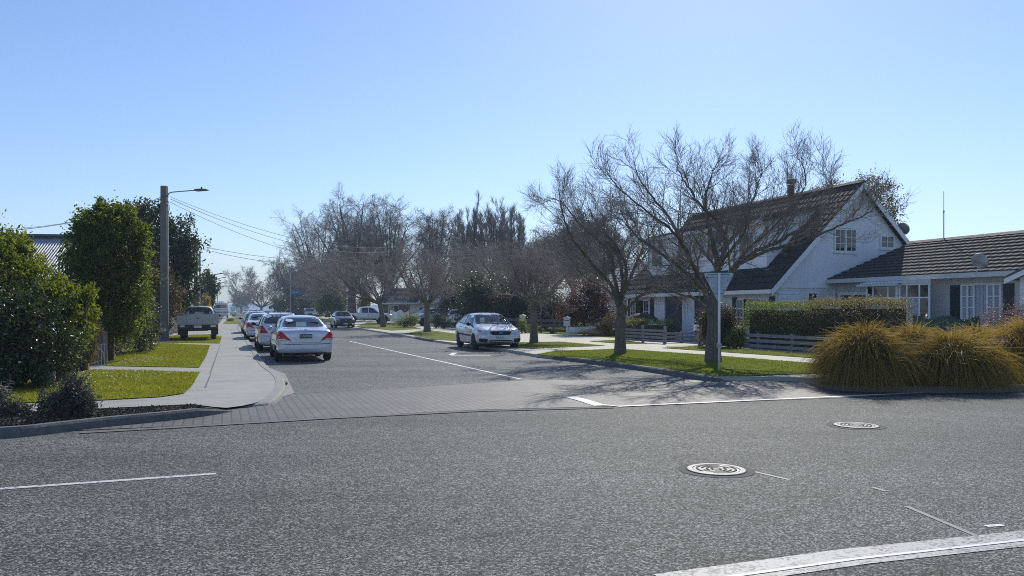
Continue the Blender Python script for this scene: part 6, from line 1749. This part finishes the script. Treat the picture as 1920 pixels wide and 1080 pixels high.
bush('heath_shrub', 'pink flowering heath shrub at the right edge', 'shrub', bK, [(0, 0, .95, .85, .8, .62), (.6, .1, .95, .6, .6, .7), (-.45, 0, .7, .4, .5, .5)], 11000, L_PINK, .05, .02, MAT['bark_dark'], clumps=70, spread=.13, shell=.75, seed=126, stems=8)
bK = at(1797, 19.5, .1)
bush('lavender_shrub', 'low bluish grey plant before the dark green pickets', 'shrub', bK, [(0, 0, .85, .35, .3, .28), (.3, 0, .8, .3, .3, .25)], 1800, L_GREY, .05, .015, MAT['bark_dark'], clumps=30, seed=127)
crown_tree('red_maple', 'dark red leaved maple left of the forked street tree', 1095, 47, [(1095, 560, 40, 38), (1125, 555, 22, 26), (1070, 585, 26, 26), (1105, 535, 26, 20), (1130, 590, 26, 22), (1085, 595, 34, 22)], L_MAPLE, 12000, .09, .055, .08, 128, 46, .2)
bK = at(1148, 45, .1)
bush('rusty_shrub', 'small rusty shrub under the red maple', 'shrub', bK, [(0, 0, .7, .5, .5, .6), (-.5, 0, .4, .4, .4, .4)], 2500, L_RUST, .07, .035, MAT['bark_dark'], clumps=28, seed=129)
for k, (px, d, bl, n, lab, sd) in enumerate([
    (905, 62, [(905, 556, 34, 36), (890, 580, 32, 34), (930, 578, 30, 36)], 11000, 'dark evergreen mass right above the silver hatchback roof', 131),
    (965, 60, [(962, 562, 28, 38), (985, 586, 26, 30), (950, 592, 28, 28)], 10000, 'dark evergreen behind the letterbox beside the hatchback', 132),
    (1035, 58, [(1030, 580, 30, 32), (1050, 600, 30, 24), (1015, 595, 24, 26)], 9000, 'dark evergreen between the letterboxes and the red maple', 133),
    (852, 74, [(850, 560, 24, 34), (838, 585, 18, 20)], 6000, 'dark evergreen behind the white rear end of a car', 134),
    (752, 108, [(752, 566, 26, 24), (735, 578, 20, 18)], 6000, 'dark evergreen above the white picket fence', 135),
    (575, 165, [(575, 560, 26, 30), (592, 572, 20, 20)], 6000, 'dark conifer behind the maroon car at the junction', 136),
    (555, 190, [(548, 568, 22, 20), (525, 572, 18, 14)], 5000, 'low dark evergreen under the blue street name sign', 137)]):
    crown_tree('dark_evergreen', lab, px, d, bl, L_DARK, n, .002 * d + .06, .001 * d + .03, .15, sd, 44, .2, .55, group='dark evergreens behind the right verge')
crown_tree('green_tree', 'yellow green leafy tree behind the dark hatchback', 622, 120, [(622, 562, 22, 26), (640, 572, 16, 20), (610, 575, 16, 18)], L_HEDGE, 6000, .26, .14, .2, 141, 40, .2)
crown_tree('yellow_tree', 'bright yellow blossoming small tree beside the dark double trunk', 683, 105, [(684, 562, 9, 17), (680, 574, 9, 10)], L_YEL, 2600, .2, .12, .1, 142, 26, .25)
bK = at(759, 66, .1)
bush('flowering_shrub', 'white flowered low shrub left of the second trunk', 'shrub', bK, [(0, 0, .5, .9, .7, .45), (.6, 0, .7, .6, .6, .5)], 3000, L_HEDGE, .1, .05, MAT['bark_dark'], clumps=36, seed=143, extra=[('flower', .22, L_DAISY, .1, .1, .45)])
bK = at(832, 62, .1)
bush('leafy_shrub', 'pale green shrub between the second trunk and the white car', 'shrub', bK, [(0, 0, .5, .7, .6, .45), (-.5, 0, .7, .4, .4, .6)], 3000, L_GREY, .1, .05, MAT['bark_dark'], clumps=30, seed=144)
twig_bush('bare_shrub', 'pinkish leafless shrub in front of the blue grey car', 840, 611, 2.0, 1.3, 145, MAT['twig_red'], 11, z=.1)
bK = at(1000, 50, .1)
bush('leafy_shrub', 'low weedy shrub under the dark rail fence right of the silver hatchback', 'shrub', bK, [(0, 0, .25, .8, .4, .25), (1.5, 0, .25, .8, .4, .22), (-.7, 0, .5, .3, .3, .5)], 2600, L_HEDGE, .07, .04, MAT['bark_dark'], clumps=36, seed=146)
for px, py, s_, lab in ((432, 602.5, .8, 'yellow green low shrub on the far left verge'), (438, 593.5, 1.0, 'dark low shrub at the end of the far left verge')):
    bK = G(px, py, .1)
    bush('low_shrub', lab, 'shrub', bK, [(0, 0, .22 * s_, .5 * s_, .5 * s_, .25 * s_)], 900, L_HEDGE, .1, .05, MAT['bark_dark'], clumps=20, seed=int(px), group='low shrubs on the far left verge')

# ---- tussock grasses
def tussock(label, px, d, r, h, n, seed, lean=0.0):
    rg = np.random.default_rng(seed)
    b = at(px, d, .1)
    t = tag(empty('tussock', b), label, 'tussock grass', 'golden tussock grasses along the kerb')
    a = rg.random(n) * 2 * PI; u_ = rg.random(n) ** .6
    d0 = np.stack([np.cos(a), np.sin(a)], 1)
    base = d0 * (u_[:, None] * r * .42)
    reach = r * (.22 + .62 * u_) * rg.uniform(.55, 1.15, n)
    hh = h * (1.05 - .42 * u_) * rg.uniform(.62, 1.12, n)
    tall = rg.random(n) < .05; hh = np.where(tall, hh * rg.uniform(1.0, 1.2, n), hh)
    K = 7; tt = np.linspace(0, 1, K)
    az = a + rg.normal(size=n) * .55
    out = np.stack([np.cos(az), np.sin(az)], 1) * reach[:, None]; swirl = rg.normal(size=(n, 2)) * .15
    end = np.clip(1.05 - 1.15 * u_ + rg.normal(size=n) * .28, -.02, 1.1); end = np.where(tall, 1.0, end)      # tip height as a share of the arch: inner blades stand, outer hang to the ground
    P = np.empty((n, K, 3))
    for i, q_ in enumerate(tt):
        P[:, i, :2] = base + out * (q_ ** 1.15) + swirl * q_ + np.array([lean, 0]) * q_
        up = np.sin(np.minimum(q_ / .55, 1.0) * PI / 2); dn = max(0.0, (q_ - .5) / .5) ** 1.6
        P[:, i, 2] = hh * (up * (1 - dn) + end * dn)
    P[:, :, 2] = np.maximum(P[:, :, 2], .0)
    wv = unit(np.cross(np.stack([out[:, 0], out[:, 1], np.full(n, .3)], 1), rg.normal(size=(n, 3))))
    wd = .0075 * (1 - .75 * tt)
    A = P + wv[:, None, :] * wd[None, :, None]; B = P - wv[:, None, :] * wd[None, :, None]
    Vt = np.stack([A, B], 2).reshape(-1, 3)
    bi = (np.arange(n) * 2 * K)[:, None]; j = (np.arange(K - 1) * 2)[None]
    Fc = np.stack([bi + j, bi + j + 1, bi + j + 3, bi + j + 2], -1).reshape(-1, 4)
    tip = np.repeat((tt[None] * (1.08 - .55 * u_[:, None])).ravel(), 2)  # outer hanging blades greener, and darker too: their shade put into the colour
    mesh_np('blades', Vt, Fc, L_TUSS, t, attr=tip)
    MB().ball((0, 0, .1), (r * .5, r * .5, .22), 16).build('root_crown', MAT['soil'], t, True)
    return t
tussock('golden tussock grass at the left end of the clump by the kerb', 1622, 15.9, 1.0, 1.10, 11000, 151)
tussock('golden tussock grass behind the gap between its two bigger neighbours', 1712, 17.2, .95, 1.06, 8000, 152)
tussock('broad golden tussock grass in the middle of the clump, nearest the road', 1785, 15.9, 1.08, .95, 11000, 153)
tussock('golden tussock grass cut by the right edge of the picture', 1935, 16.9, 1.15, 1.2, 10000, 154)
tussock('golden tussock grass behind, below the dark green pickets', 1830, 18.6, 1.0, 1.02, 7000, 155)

# ------------------------------------------------------------ fences and gates
def rail_fence(label, a, b, h, rails, posts, mat, seed=1, caps=True, z=.1, name='rail_fence', group=None, zb=None):
    dv = b - a; ln = dv.length
    t = tag(empty(name, (a.x, a.y, z), math.atan2(dv.y, dv.x)), label, 'fence', group)
    dz_ = 0 if zb is None else zb - z
    for k in range(rails):
        zc = h * (k + .62) / rails
        mb = MB(); w_ = h / rails * .30
        M_ = Matrix.Translation((0, 0, 0)) @ Matrix.Rotation(-math.atan2(dz_, ln), 4, 'Y')
        mb.box(-.05, ln + .05, -.06, -.02, zc - w_, zc + w_, M_).bevel(.006, 1).build('rail', mat, t)
    for k in range(posts):
        x = ln * k / (posts - 1)
        mb = MB().box(x - .05, x + .05, -.018, .08, -.12 + dz_ * x / ln, h * 1.05 + dz_ * x / ln)
        if caps: mb.ball((x, .03, h * 1.05 + .06), .075, 10)
        mb.build('post', mat, t)
    return t
fa = at(1556, 26.6); fb = at(1314, 33.3)
rail_fence('long dark rail fence in front of the clipped hedges', fb, fa, .60, 3, 5, MAT['wood_dark'], caps=False)
rail_fence('short dark rail fence with ball topped posts left of the driveway', at(1166, 37.6), at(1246, 34.6), .62, 4, 3, MAT['wood_dark'])
rail_fence('set back dark rail fence across the driveway mouth', at(1247, 35.0), at(1310, 35.6), .50, 3, 3, MAT['wood_dark'], caps=False)
rail_fence('dark post and rail fence under the evergreens, right of the silver hatchback', at(950, 55), at(1062, 48), .9, 3, 6, MAT['wood_black'], caps=False)
def pickets(label, a, b, h0, n, mat, wave=0.0, gap=.35, z=.1, top='point', name='picket_fence', rails=(.28, .72)):
    dv = b - a; ln = dv.length
    t = tag(empty(name, (a.x, a.y, z), math.atan2(dv.y, dv.x)), label, 'fence')
    for r_ in rails: MB().box(0, ln, .012, .05, h0 * r_ - .04, h0 * r_ + .04).build('rail', mat, t)
    st = ln / n
    for k in range(n):
        h = h0 + wave * math.cos(k / n * 2 * PI * 2)
        x = k * st; w_ = st * (1 - gap)
        MB().prism([(x, 0), (x + w_, 0), (x + w_, h - .04), (x + w_ / 2, h), (x, h - .04)], -.012, .010, 'y').build('picket', mat, t)
    return t
pickets('dark green scalloped picket fence before the low house sunroom', at(1712, 22.6), at(1838, 20.4), 1.32, 24, MAT['green_paint'], .05, .22)
pickets('white picket fence beside the white ute with black arches', at(732, 93), at(768, 91), 1.3, 16, MAT['white'], .12, .3)
# left timber fence, tall post, wire gate
t = tag(empty('timber_fence', G(236, 657, .08), math.atan2(*(lambda v: (v.y, v.x))(G(192, 685, .08) - G(236, 657, .08)))), 'low weathered timber fence along the left lawn plot', 'fence')
ln = (G(192, 685, .08) - G(236, 657, .08)).length
for zc, hh in ((.12, .10), (.30, .09), (.62, .07), (.80, .05)):
    MB().box(0, ln, -.02, .02, zc - hh * .9, zc + hh * .9).bevel(.005, 1).build('rail', MAT['wood'], t)
for x in (0, ln * .5, ln): MB().box(x - .05, x + .05, .022, .12, -.1, .92).build('post', MAT['wood'], t)
for k in range(9): MB().box(.15 + k * ln * .1, .15 + k * ln * .1 + .12, -.045, -.022, .36, .56).build('paling', MAT['wood'], t)
p_ = G(190.5, 684, .08); t = tag(empty('gate_post', p_), 'tall weathered timber gate post at the end of the low fence', 'post')
MB().box(-.06, .06, -.06, .06, -.1, .90).bevel(.01, 1).build('post_shaft', MAT['wood'], t); MB().box(-.22, .075, -.05, .05, .905, .95).build('cross_piece', MAT['wood'], t)
p_ = G(163, 695, .08); t = tag(empty('gate_post', p_), 'short orange brown timber post by the concrete garden path', 'post')
MB().box(-.045, .045, -.045, .045, -.1, .56).bevel(.01, 1).build('post_shaft', M('raw_timber', (.30, .16, .06), .85, .3, 6), t); MB().box(-.05, .05, -.05, .05, .562, .58).build('post_cap', MAT['wood'], t)
g0, g1 = G(91, 720, .08), G(124, 707, .08)
dv = g1 - g0; ln = dv.length
t = tag(empty('wire_gate', g0, math.atan2(dv.y, dv.x)), 'wire mesh gate with pale bottom rail under the left shrubs', 'gate')
MB().tube([(0, 0, -.05), (0, 0, .62)], .025, 8).build('post', MAT['steel'], t); MB().tube([(ln, 0, -.05), (ln, 0, .62)], .025, 8).build('post', MAT['steel'], t)
MB().box(.03, ln - .03, -.02, .02, .03, .09).build('bottom_rail', MAT['white'], t)
mb = MB()
for k in range(1, 16): mb.tube([(ln * k / 16, 0, .09), (ln * k / 16, 0, .6)], .003, 4)
for k in range(7): mb.tube([(.02, 0, .13 + .075 * k), (ln - .02, 0, .13 + .075 * k)], .003, 4)
mb.build('mesh_panel', MAT['steel'], t)
p_ = G(178, 690, .08); t = tag(empty('iron_gate', p_, R(20)), 'blue grey wrought iron garden gate between the two timber posts', 'gate')
MB().tube([(-.28, 0, .05), (-.28, 0, .62), (.28, 0, .62), (.28, 0, .05), (-.28, 0, .05)], .014, 6).build('gate_frame', MAT['steel'], t)
mb = MB()
for k in range(-3, 4): mb.tube([(k * .075, 0, .05), (k * .075, 0, .62)], .007, 5)
mb.tube([(.2 * math.cos(a), 0, .34 + .2 * math.sin(a)) for a in np.linspace(0, 2 * PI, 20)], .008, 5).build('bars', MAT['steel'], t)

# ------------------------------------------------------------ sign, poles, wires, letterboxes
p_ = G(1348.5, 699, .06)
t = tag(empty('give_way_sign', p_, R(-3)), 'back of a triangular sign on a white post before the big tree', 'road sign')
MB().tube([(0, 0, -.1), (0, 0, 2.445)], .030, 16).build('post', MAT['white'], t, True)
mb = MB()
def tri(s, r=.05):
    return rounded([(-s, 2.46), (s, 2.46), (0, 2.46 - s * 1.98)], .10)
mb.prism(tri(.385), .040, .046, 'y'); pl = mb.build('sign_plate', MAT['signback'], t)
MB().prism(tri(.37), .0465, .048, 'y').build('sign_face', MAT['red'], pl)
MB().box(-.30, .30, .012, .0385, 2.36, 2.405).build('bracket', MAT['signback'], t); MB().box(-.13, .13, .012, .0385, 1.96, 2.00).build('bracket', MAT['signback'], t)
mb = MB()
for (x, z_, r_) in ((-.285, 2.35, .026), (-.17, 2.29, .009), (-.08, 2.11, .008), (.10, 2.19, .008), (.21, 2.28, .014), (.12, 2.02, .015), (-.14, 2.07, .012), (.05, 1.95, .008)):
    mb.lathe([(0, .0375), (r_, .0375), (r_, .0395), (0, .0395)], 12, 'y', (x, 0, z_))
mb.box(-.27, -.04, .0372, .0395, 2.412, 2.424); mb.box(.04, .25, .0372, .0395, 2.412, 2.424)
mb.build('dirt_spots', MAT['signmark'], pl)
MB().box(-.055, .055, -.05, .05, .62, .72).build('post_clamp', MAT['steel'], t)

PA = G(308, 640.5, .08); k_ = PA.y / F; hp = Z(352, PA.y)
t = tag(empty('power_pole', PA), 'tall concrete power pole with a curved street lamp arm', 'power pole')
MB().prism([(-.17, 0), (.17, 0), (.13, hp), (-.13, hp)], -.12, .12, 'y').build('pole_shaft', MAT['pole'], t)
MB().box(.172, .20, -.03, .03, .05, hp - 1.0).build('cable_duct', MAT['steel'], t)
arm = smoothpath([(.14, 0, Z(368, PA.y) - .08), (.25, 0, Z(362, PA.y) - .08), (.5, -.02, Z(360, PA.y) - .08), (1.55, -.06, Z(357, PA.y) - .08)], 5)
a_ = MB().tube(arm, .028, 8).build('lamp_arm', MAT['steel'], t, True)
h_ = MB().prism([(1.5, -.05), (1.62, -.06), (2.12, -.015), (2.1, .02), (1.85, .055), (1.5, .03)], -.13, .13, 'y').bevel(.015, 1).build('lamp_head', MAT['kerbdark'], t); h_.location = (0, -.06, Z(356.5, PA.y) - .08)
MB().tube([(1.8, 0, .04), (1.8, 0, .15)], .03, 8).build('photocell', MAT['black'], h_)
MB().box(-.15, .15, -.13, -.122, .5, .66).build('number_tag', MAT['offwhite'], t)
for z_ in (hp - .5, hp - .75, hp - .95): MB().tube([(.13, -.1, z_), (.24, -.1, z_)], .03, 8).build('insulator', MAT['brick'], t)
MB().tube(smoothpath([(.24, -.1, hp - .75), (.30, -.1, hp - 1.1), (.2, -.1, hp - 1.3)], 5), .012, 5).build('cable_loop', MAT['wire'], t)
PB_ = at(372, 66, .08); hb_ = Z(450, 66)
t = tag(empty('power_pole', PB_), 'slim pole in front of the evergreen, farther down the footpath', 'power pole')
MB().tube([(-.22, 0, 0), (-.22, 0, hb_)], .16, 8).build('pole_shaft', MAT['bark_dark'], t); MB().tube([(.12, 0, 0), (.12, 0, hb_ - 1.0)], .07, 8).build('service_pipe', MAT['steel'], t)
MB().box(-.5, .3, -.3, -.18, hb_ - .5, hb_ - .35).build('cross_arm', MAT['bark_dark'], t)
def lamp(px, d, top, tipx, label, tilt=0, group='street lamps far down the left footpath'):
    b = at(px, d, .1); h = Z(top, d) - .1; rr = (tipx - px) * d / F
    t = tag(empty('street_lamp', b), label, 'street lamp', group)
    MB().tube([(0, 0, 0), (0, 0, h * .93)], .09, 8).build('pole_shaft', MAT['steel'], t)
    MB().tube(smoothpath([(0, 0, h * .92), (rr * .3, 0, h * .965), (rr * .8, 0, h)], 4), .06, 6).build('lamp_arm', MAT['steel'], t)
    MB().prism([(rr * .78, h - .06), (rr, h - .02), (rr, h + .06), (rr * .78, h + .10)], -.15, .15, 'y').build('lamp_head', MAT['kerbdark'], t)
lamp(393, 105, 513, 418, 'far street lamp with the highest arm, above the dark evergreen')
lamp(403, 150, 520, 424, 'far street lamp in the middle, thin arm beside the bare tree')
lamp(408, 190, 530, 420, 'farthest street lamp, lowest and smallest arm')
def cable(label, pts, sag, group='overhead wires from the left poles', r=.012):
    a, b = Vector(pts[0]), Vector(pts[1])
    P = [a.lerp(b, i / 16) + Vector((0, 0, -sag * 4 * (i / 16) * (1 - i / 16))) for i in range(17)]
    o = MB().tube(P, r, 5).build('overhead_wire', MAT['wire']); tag(o, label, 'wire', group)
pt = lambda px, py, d: Vector(((px - CX) / F * d, d, Z(py, d)))
dP = PA.y - .1
cable('upper of the two close wires running right from the concrete pole', (pt(319, 369, dP), pt(745, 462, 62)), .9)
cable('lower of the two close wires running right from the concrete pole', (pt(319, 373, dP), pt(742, 470, 62)), 1.0)
cable('lowest single wire slanting right from the concrete pole', (pt(319, 379, dP), pt(640, 490, 52)), .45)
cable('wire running left from the concrete pole over the citrus tree', (pt(306, 368, dP), pt(-60, 437, 24)), .35)
cable('second wire running left from the concrete pole, just above the other', (pt(306, 371, dP), pt(-80, 420, 60)), .8)
cable('upper faint wire running right from the slim far pole', (pt(376, 461, 66), pt(700, 478, 84)), .8, r=.02)
cable('lower faint wire running right from the slim far pole', (pt(376, 466, 66), pt(690, 486, 84)), .9, r=.02)
# blue street name sign on a slim pole
d_ = 100; t = tag(empty('street_name_sign', at(545, d_, .1)), 'small blue street name blade on a slim tall pole', 'street sign')
MB().tube([(0, 0, 0), (0, 0, Z(505, d_))], .06, 8).build('post', MAT['steel'], t)
bl_ = MB().box(.1, 1.25, -.02, .02, Z(553.5, d_), Z(546, d_)).build('name_blade', MAT['blue_sign'], t)
mb = MB(); rg = np.random.default_rng(4)
for k in range(8):      # pale strokes of a name too small to read
    x = .2 + k * .12; zc = Z(549.7, d_); hh = (.13, .09, .09, .12, .09, .09, .12, .09)[k]
    mb.box(x, x + .03, -.026, -.0205, zc - .1, zc - .1 + hh * 1.5)
    if k % 3: mb.box(x + .03, x + .08, -.026, -.0205, zc - .02 - .06 * (k % 2), zc + .01 - .06 * (k % 2))
mb.build('name_lettering', MAT['white'], bl_)
def letterbox(px, py_base, py_top, label, mat, roof=True):
    b = G(px, py_base, .1); h = Z(py_top, b.y) - .1; k = b.y / F
    t = tag(empty('letterbox', b, R(-10)), label, 'letterbox')
    MB().box(-.05, .05, -.05, .05, -.05, h - .48).build('post', MAT['offwhite'], t)
    bx = MB().box(-.17, .17, -.15, .15, h - .48, h - .06).build('box', mat, t)
    MB().prism([(-.21, h - .058), (.21, h - .058), (.21, h - .02), (0, h + .05), (-.21, h - .02)], -.19, .19, 'y').build('box_lid', mat, t)
    MB().box(-.12, .12, -.158, -.152, h - .2, h - .16).build('slot', MAT['black'], bx)
letterbox(980, 624, 591, 'small white letterbox among shrubs right of the silver hatchback', MAT['offwhite'])
letterbox(1063, 631, 595, 'pale blue grey letterbox on a post left of the red maple', MAT['signback'])
p_ = at(1311, 33.0, .1); t = tag(empty('letterbox', p_), 'small white letterbox at the fence corner left of the big trunk', 'letterbox')
MB().box(-.2, .2, -.15, .15, .62, .86).bevel(.015, 1).build('box', MAT['white'], t); MB().box(-.05, .05, -.05, .05, -.1, .62).build('post', MAT['wood_dark'], t); MB().box(-.12, .0, -.158, -.152, .72, .77).build('slot', MAT['black'], t)
# dinghy, kayak and covered boat by the fence
p_ = at(1110, 46, .1); t = tag(empty('dinghy', p_, R(15)), 'white dinghy lying under the red maple', 'boat')
mb = MB(); n = 14; prof = []
bm = mb.bm; rows = []
for i in range(n + 1):
    u_ = i / n; x = -1.5 + 3.0 * u_; w_ = .55 * (1 - abs(2 * u_ - .85) ** 2.6) ** .5 if abs(2 * u_ - .85) < 1 else .05
    w_ = max(w_, .04); rows.append([bm.verts.new((x, w_ * c_, .06 + .42 * (1 - s_) + .1 * u_ * u_)) for c_, s_ in ((-1, 0), (-.9, .5), (-.5, .92), (0, 1), (.5, .92), (.9, .5), (1, 0))])
for a, b in zip(rows[:-1], rows[1:]):
    for k in range(6): bm.faces.new((a[k], b[k], b[k + 1], a[k + 1]))
mb.build('hull', MAT['white'], t, True)
for x in (-.7, .3): MB().box(x - .12, x + .12, -.44, .44, .40, .43).build('thwart', MAT['wood'], t)
MB().tube([(-1.5, -.1, .5), (-1.5, .1, .5)], .03, 6).build('transom_rail', MAT['wood'], t)
p_ = at(1136, 45.2, .28); t = tag(empty('kayak', p_, R(-8)), 'orange brown kayak resting beside the white dinghy', 'kayak')
MB().lathe([(.01, -1.5), (.12, -1.1), (.24, -.4), (.26, .1), (.2, .7), (.1, 1.2), (.01, 1.55)], 14, 'x').build('hull', M('kayak_shell', (.34, .17, .09), .4, .2, 3), t, True)
MB().lathe([(.16, .0), (.2, .0), (.2, .05), (.16, .05)], 14, 'z', (0, 0, .23)).build('cockpit_rim', MAT['black'], t)
p_ = at(1205, 42, .1); t = tag(empty('covered_trailer_boat', p_, R(-60)), 'boat under a dark red cover behind the low hedge', 'boat')
t.scale = (.72, .72, .72)
mb = MB().lathe([(.03, -2.0), (.5, -1.7), (.78, -.6), (.8, .4), (.55, 1.4), (.06, 2.1)], 16, 'x', (0, 0, .9)); o = mb.build('hull', MAT['offwhite'], t, True)
mb = MB().lathe([(.05, -1.9), (.6, -1.4), (.83, -.5), (.84, .3), (.6, 1.2), (.1, 1.95)], 16, 'x', (0, 0, 1.0)); o = mb.build('cover', M('red_canvas', (.06, .022, .027), .85, .2, 4), t, True)
MB().box(-1.5, 1.9, -.5, .5, .28, .36).build('trailer_frame', MAT['steel'], t)
for sg in (1, -1): MB().lathe([(.12, -.08), (.28, -.08), (.28, .08), (.12, .08)], 18, 'y', (-.4, sg * .75, .28)).build('wheel', MAT['rubber'], t)

# ------------------------------------------------------------ vehicles in place
sedan('silver white sedan nearest the camera, red wedge tail lights, dark number plate', MAT['p_silver'], G(567, 675.5) + U * 1.1 - Vector((.0, 0, 0)), U, 'FWP984', sticker=True)
wagon('white wagon parked directly in front of the nearest silver sedan', MAT['p_white'], G(526, 657) + U * 1.2, U)
sedan('white sedan mostly hidden ahead of the white wagon', MAT['p_white'], G(492.5, 638.5) + U * 1.2, U, name='parked_sedan')
hf = Vector((.295, -.955, 0)).normalized()
hatch_focus('silver five door hatchback facing the camera with tree shadows on its bonnet', (lambda p: Vector((p.x, p.y, .0)))(G(924, 655) - hf * 1.0), hf)
hatch_dark('small black hatchback facing the camera on the right side of the street', G(647, 615.6) + U * 1.6, -U)
ute_old('old white well side ute parked on the left grass verge', MAT['p_old_shaded'], G(372, 636.5, .115) + U * 1.5, U)
ute_modern('white double cab ute with black wheel arches parked beyond the black hatchback', MAT['p_white'], at(686, 80, .1), V)
ute_modern('silver double cab ute with white canopy crossing at the far junction', MAT['p_focus'], at(597, 148, .05), V, 'distant_ute', False, True)
suv('dark maroon car behind the silver ute at the far junction', MAT['p_maroon'], at(557, 150, .05), V, 'distant_car')
suv('blue grey car parked behind the second trunk and white flowers', MAT['p_blue'], at(806, 73, .1), Vector((-.75, -.66, 0)))
suv('white car showing only its rear, left of the silver hatchback', MAT['p_white'], at(864, 68, .0), Vector((.1, .99, 0)))
motorhome('white motorhome seen from behind beyond the old ute', at(414.5, 133, .1), U)
wagon('champagne coloured wagon ahead of the hidden white sedan', MAT['p_gold'], G(481, 627) + U * 1.2, U, lettering=False)
f1 = car_far('white car far beyond the motorhome near the street end', MAT['p_white'], at(437, 215, .05), U, 'small cars at the far end of the street')
f2 = car_far('pale silver car far down the street, below the low bare tree', MAT['p_focus'], at(461, 250, .05), -U, 'small cars at the far end of the street', HATCH)
f3 = car_far('dark car roof showing just above the champagne wagon', MAT['p_black'], at(500, 118, 0), U, 'small cars at the far end of the street')
for src, px, d, hd, lab in ((f3, 487, 165, -U, 'dark car parked farther on, second from the trunk of the low bare tree'), (f2, 477, 235, -U, 'silver car beyond the dark parked ones, under the low bare tree'), (f1, 470, 300, U, 'tiny white car farthest along the street')):
    c = copy_tree(src); c.location = at(px, d, .0); c.rotation_euler = (0, 0, math.atan2(hd.y, hd.x)); c['label'] = lab

# ------------------------------------------------------------ thin air between us and the far end of the street
hm = bpy.data.materials.new('thin_haze'); hm.use_nodes = True
N, L = hm.node_tree.nodes, hm.node_tree.links
N.remove(N['Principled BSDF'])
pv = N.new('ShaderNodeVolumePrincipled')
pv.inputs['Color'].default_value = (0.70, 0.87, 1.0, 1); pv.inputs['Density'].default_value = 0.0008
L.new(pv.outputs[0], N['Material Output'].inputs['Volume'])
o = MB().box(-1490, 1490, -420, 1490, -1.1, 40).build('haze', hm); o['kind'] = 'stuff'
tag(o, 'thin pale blue air haze over the whole street', 'haze')
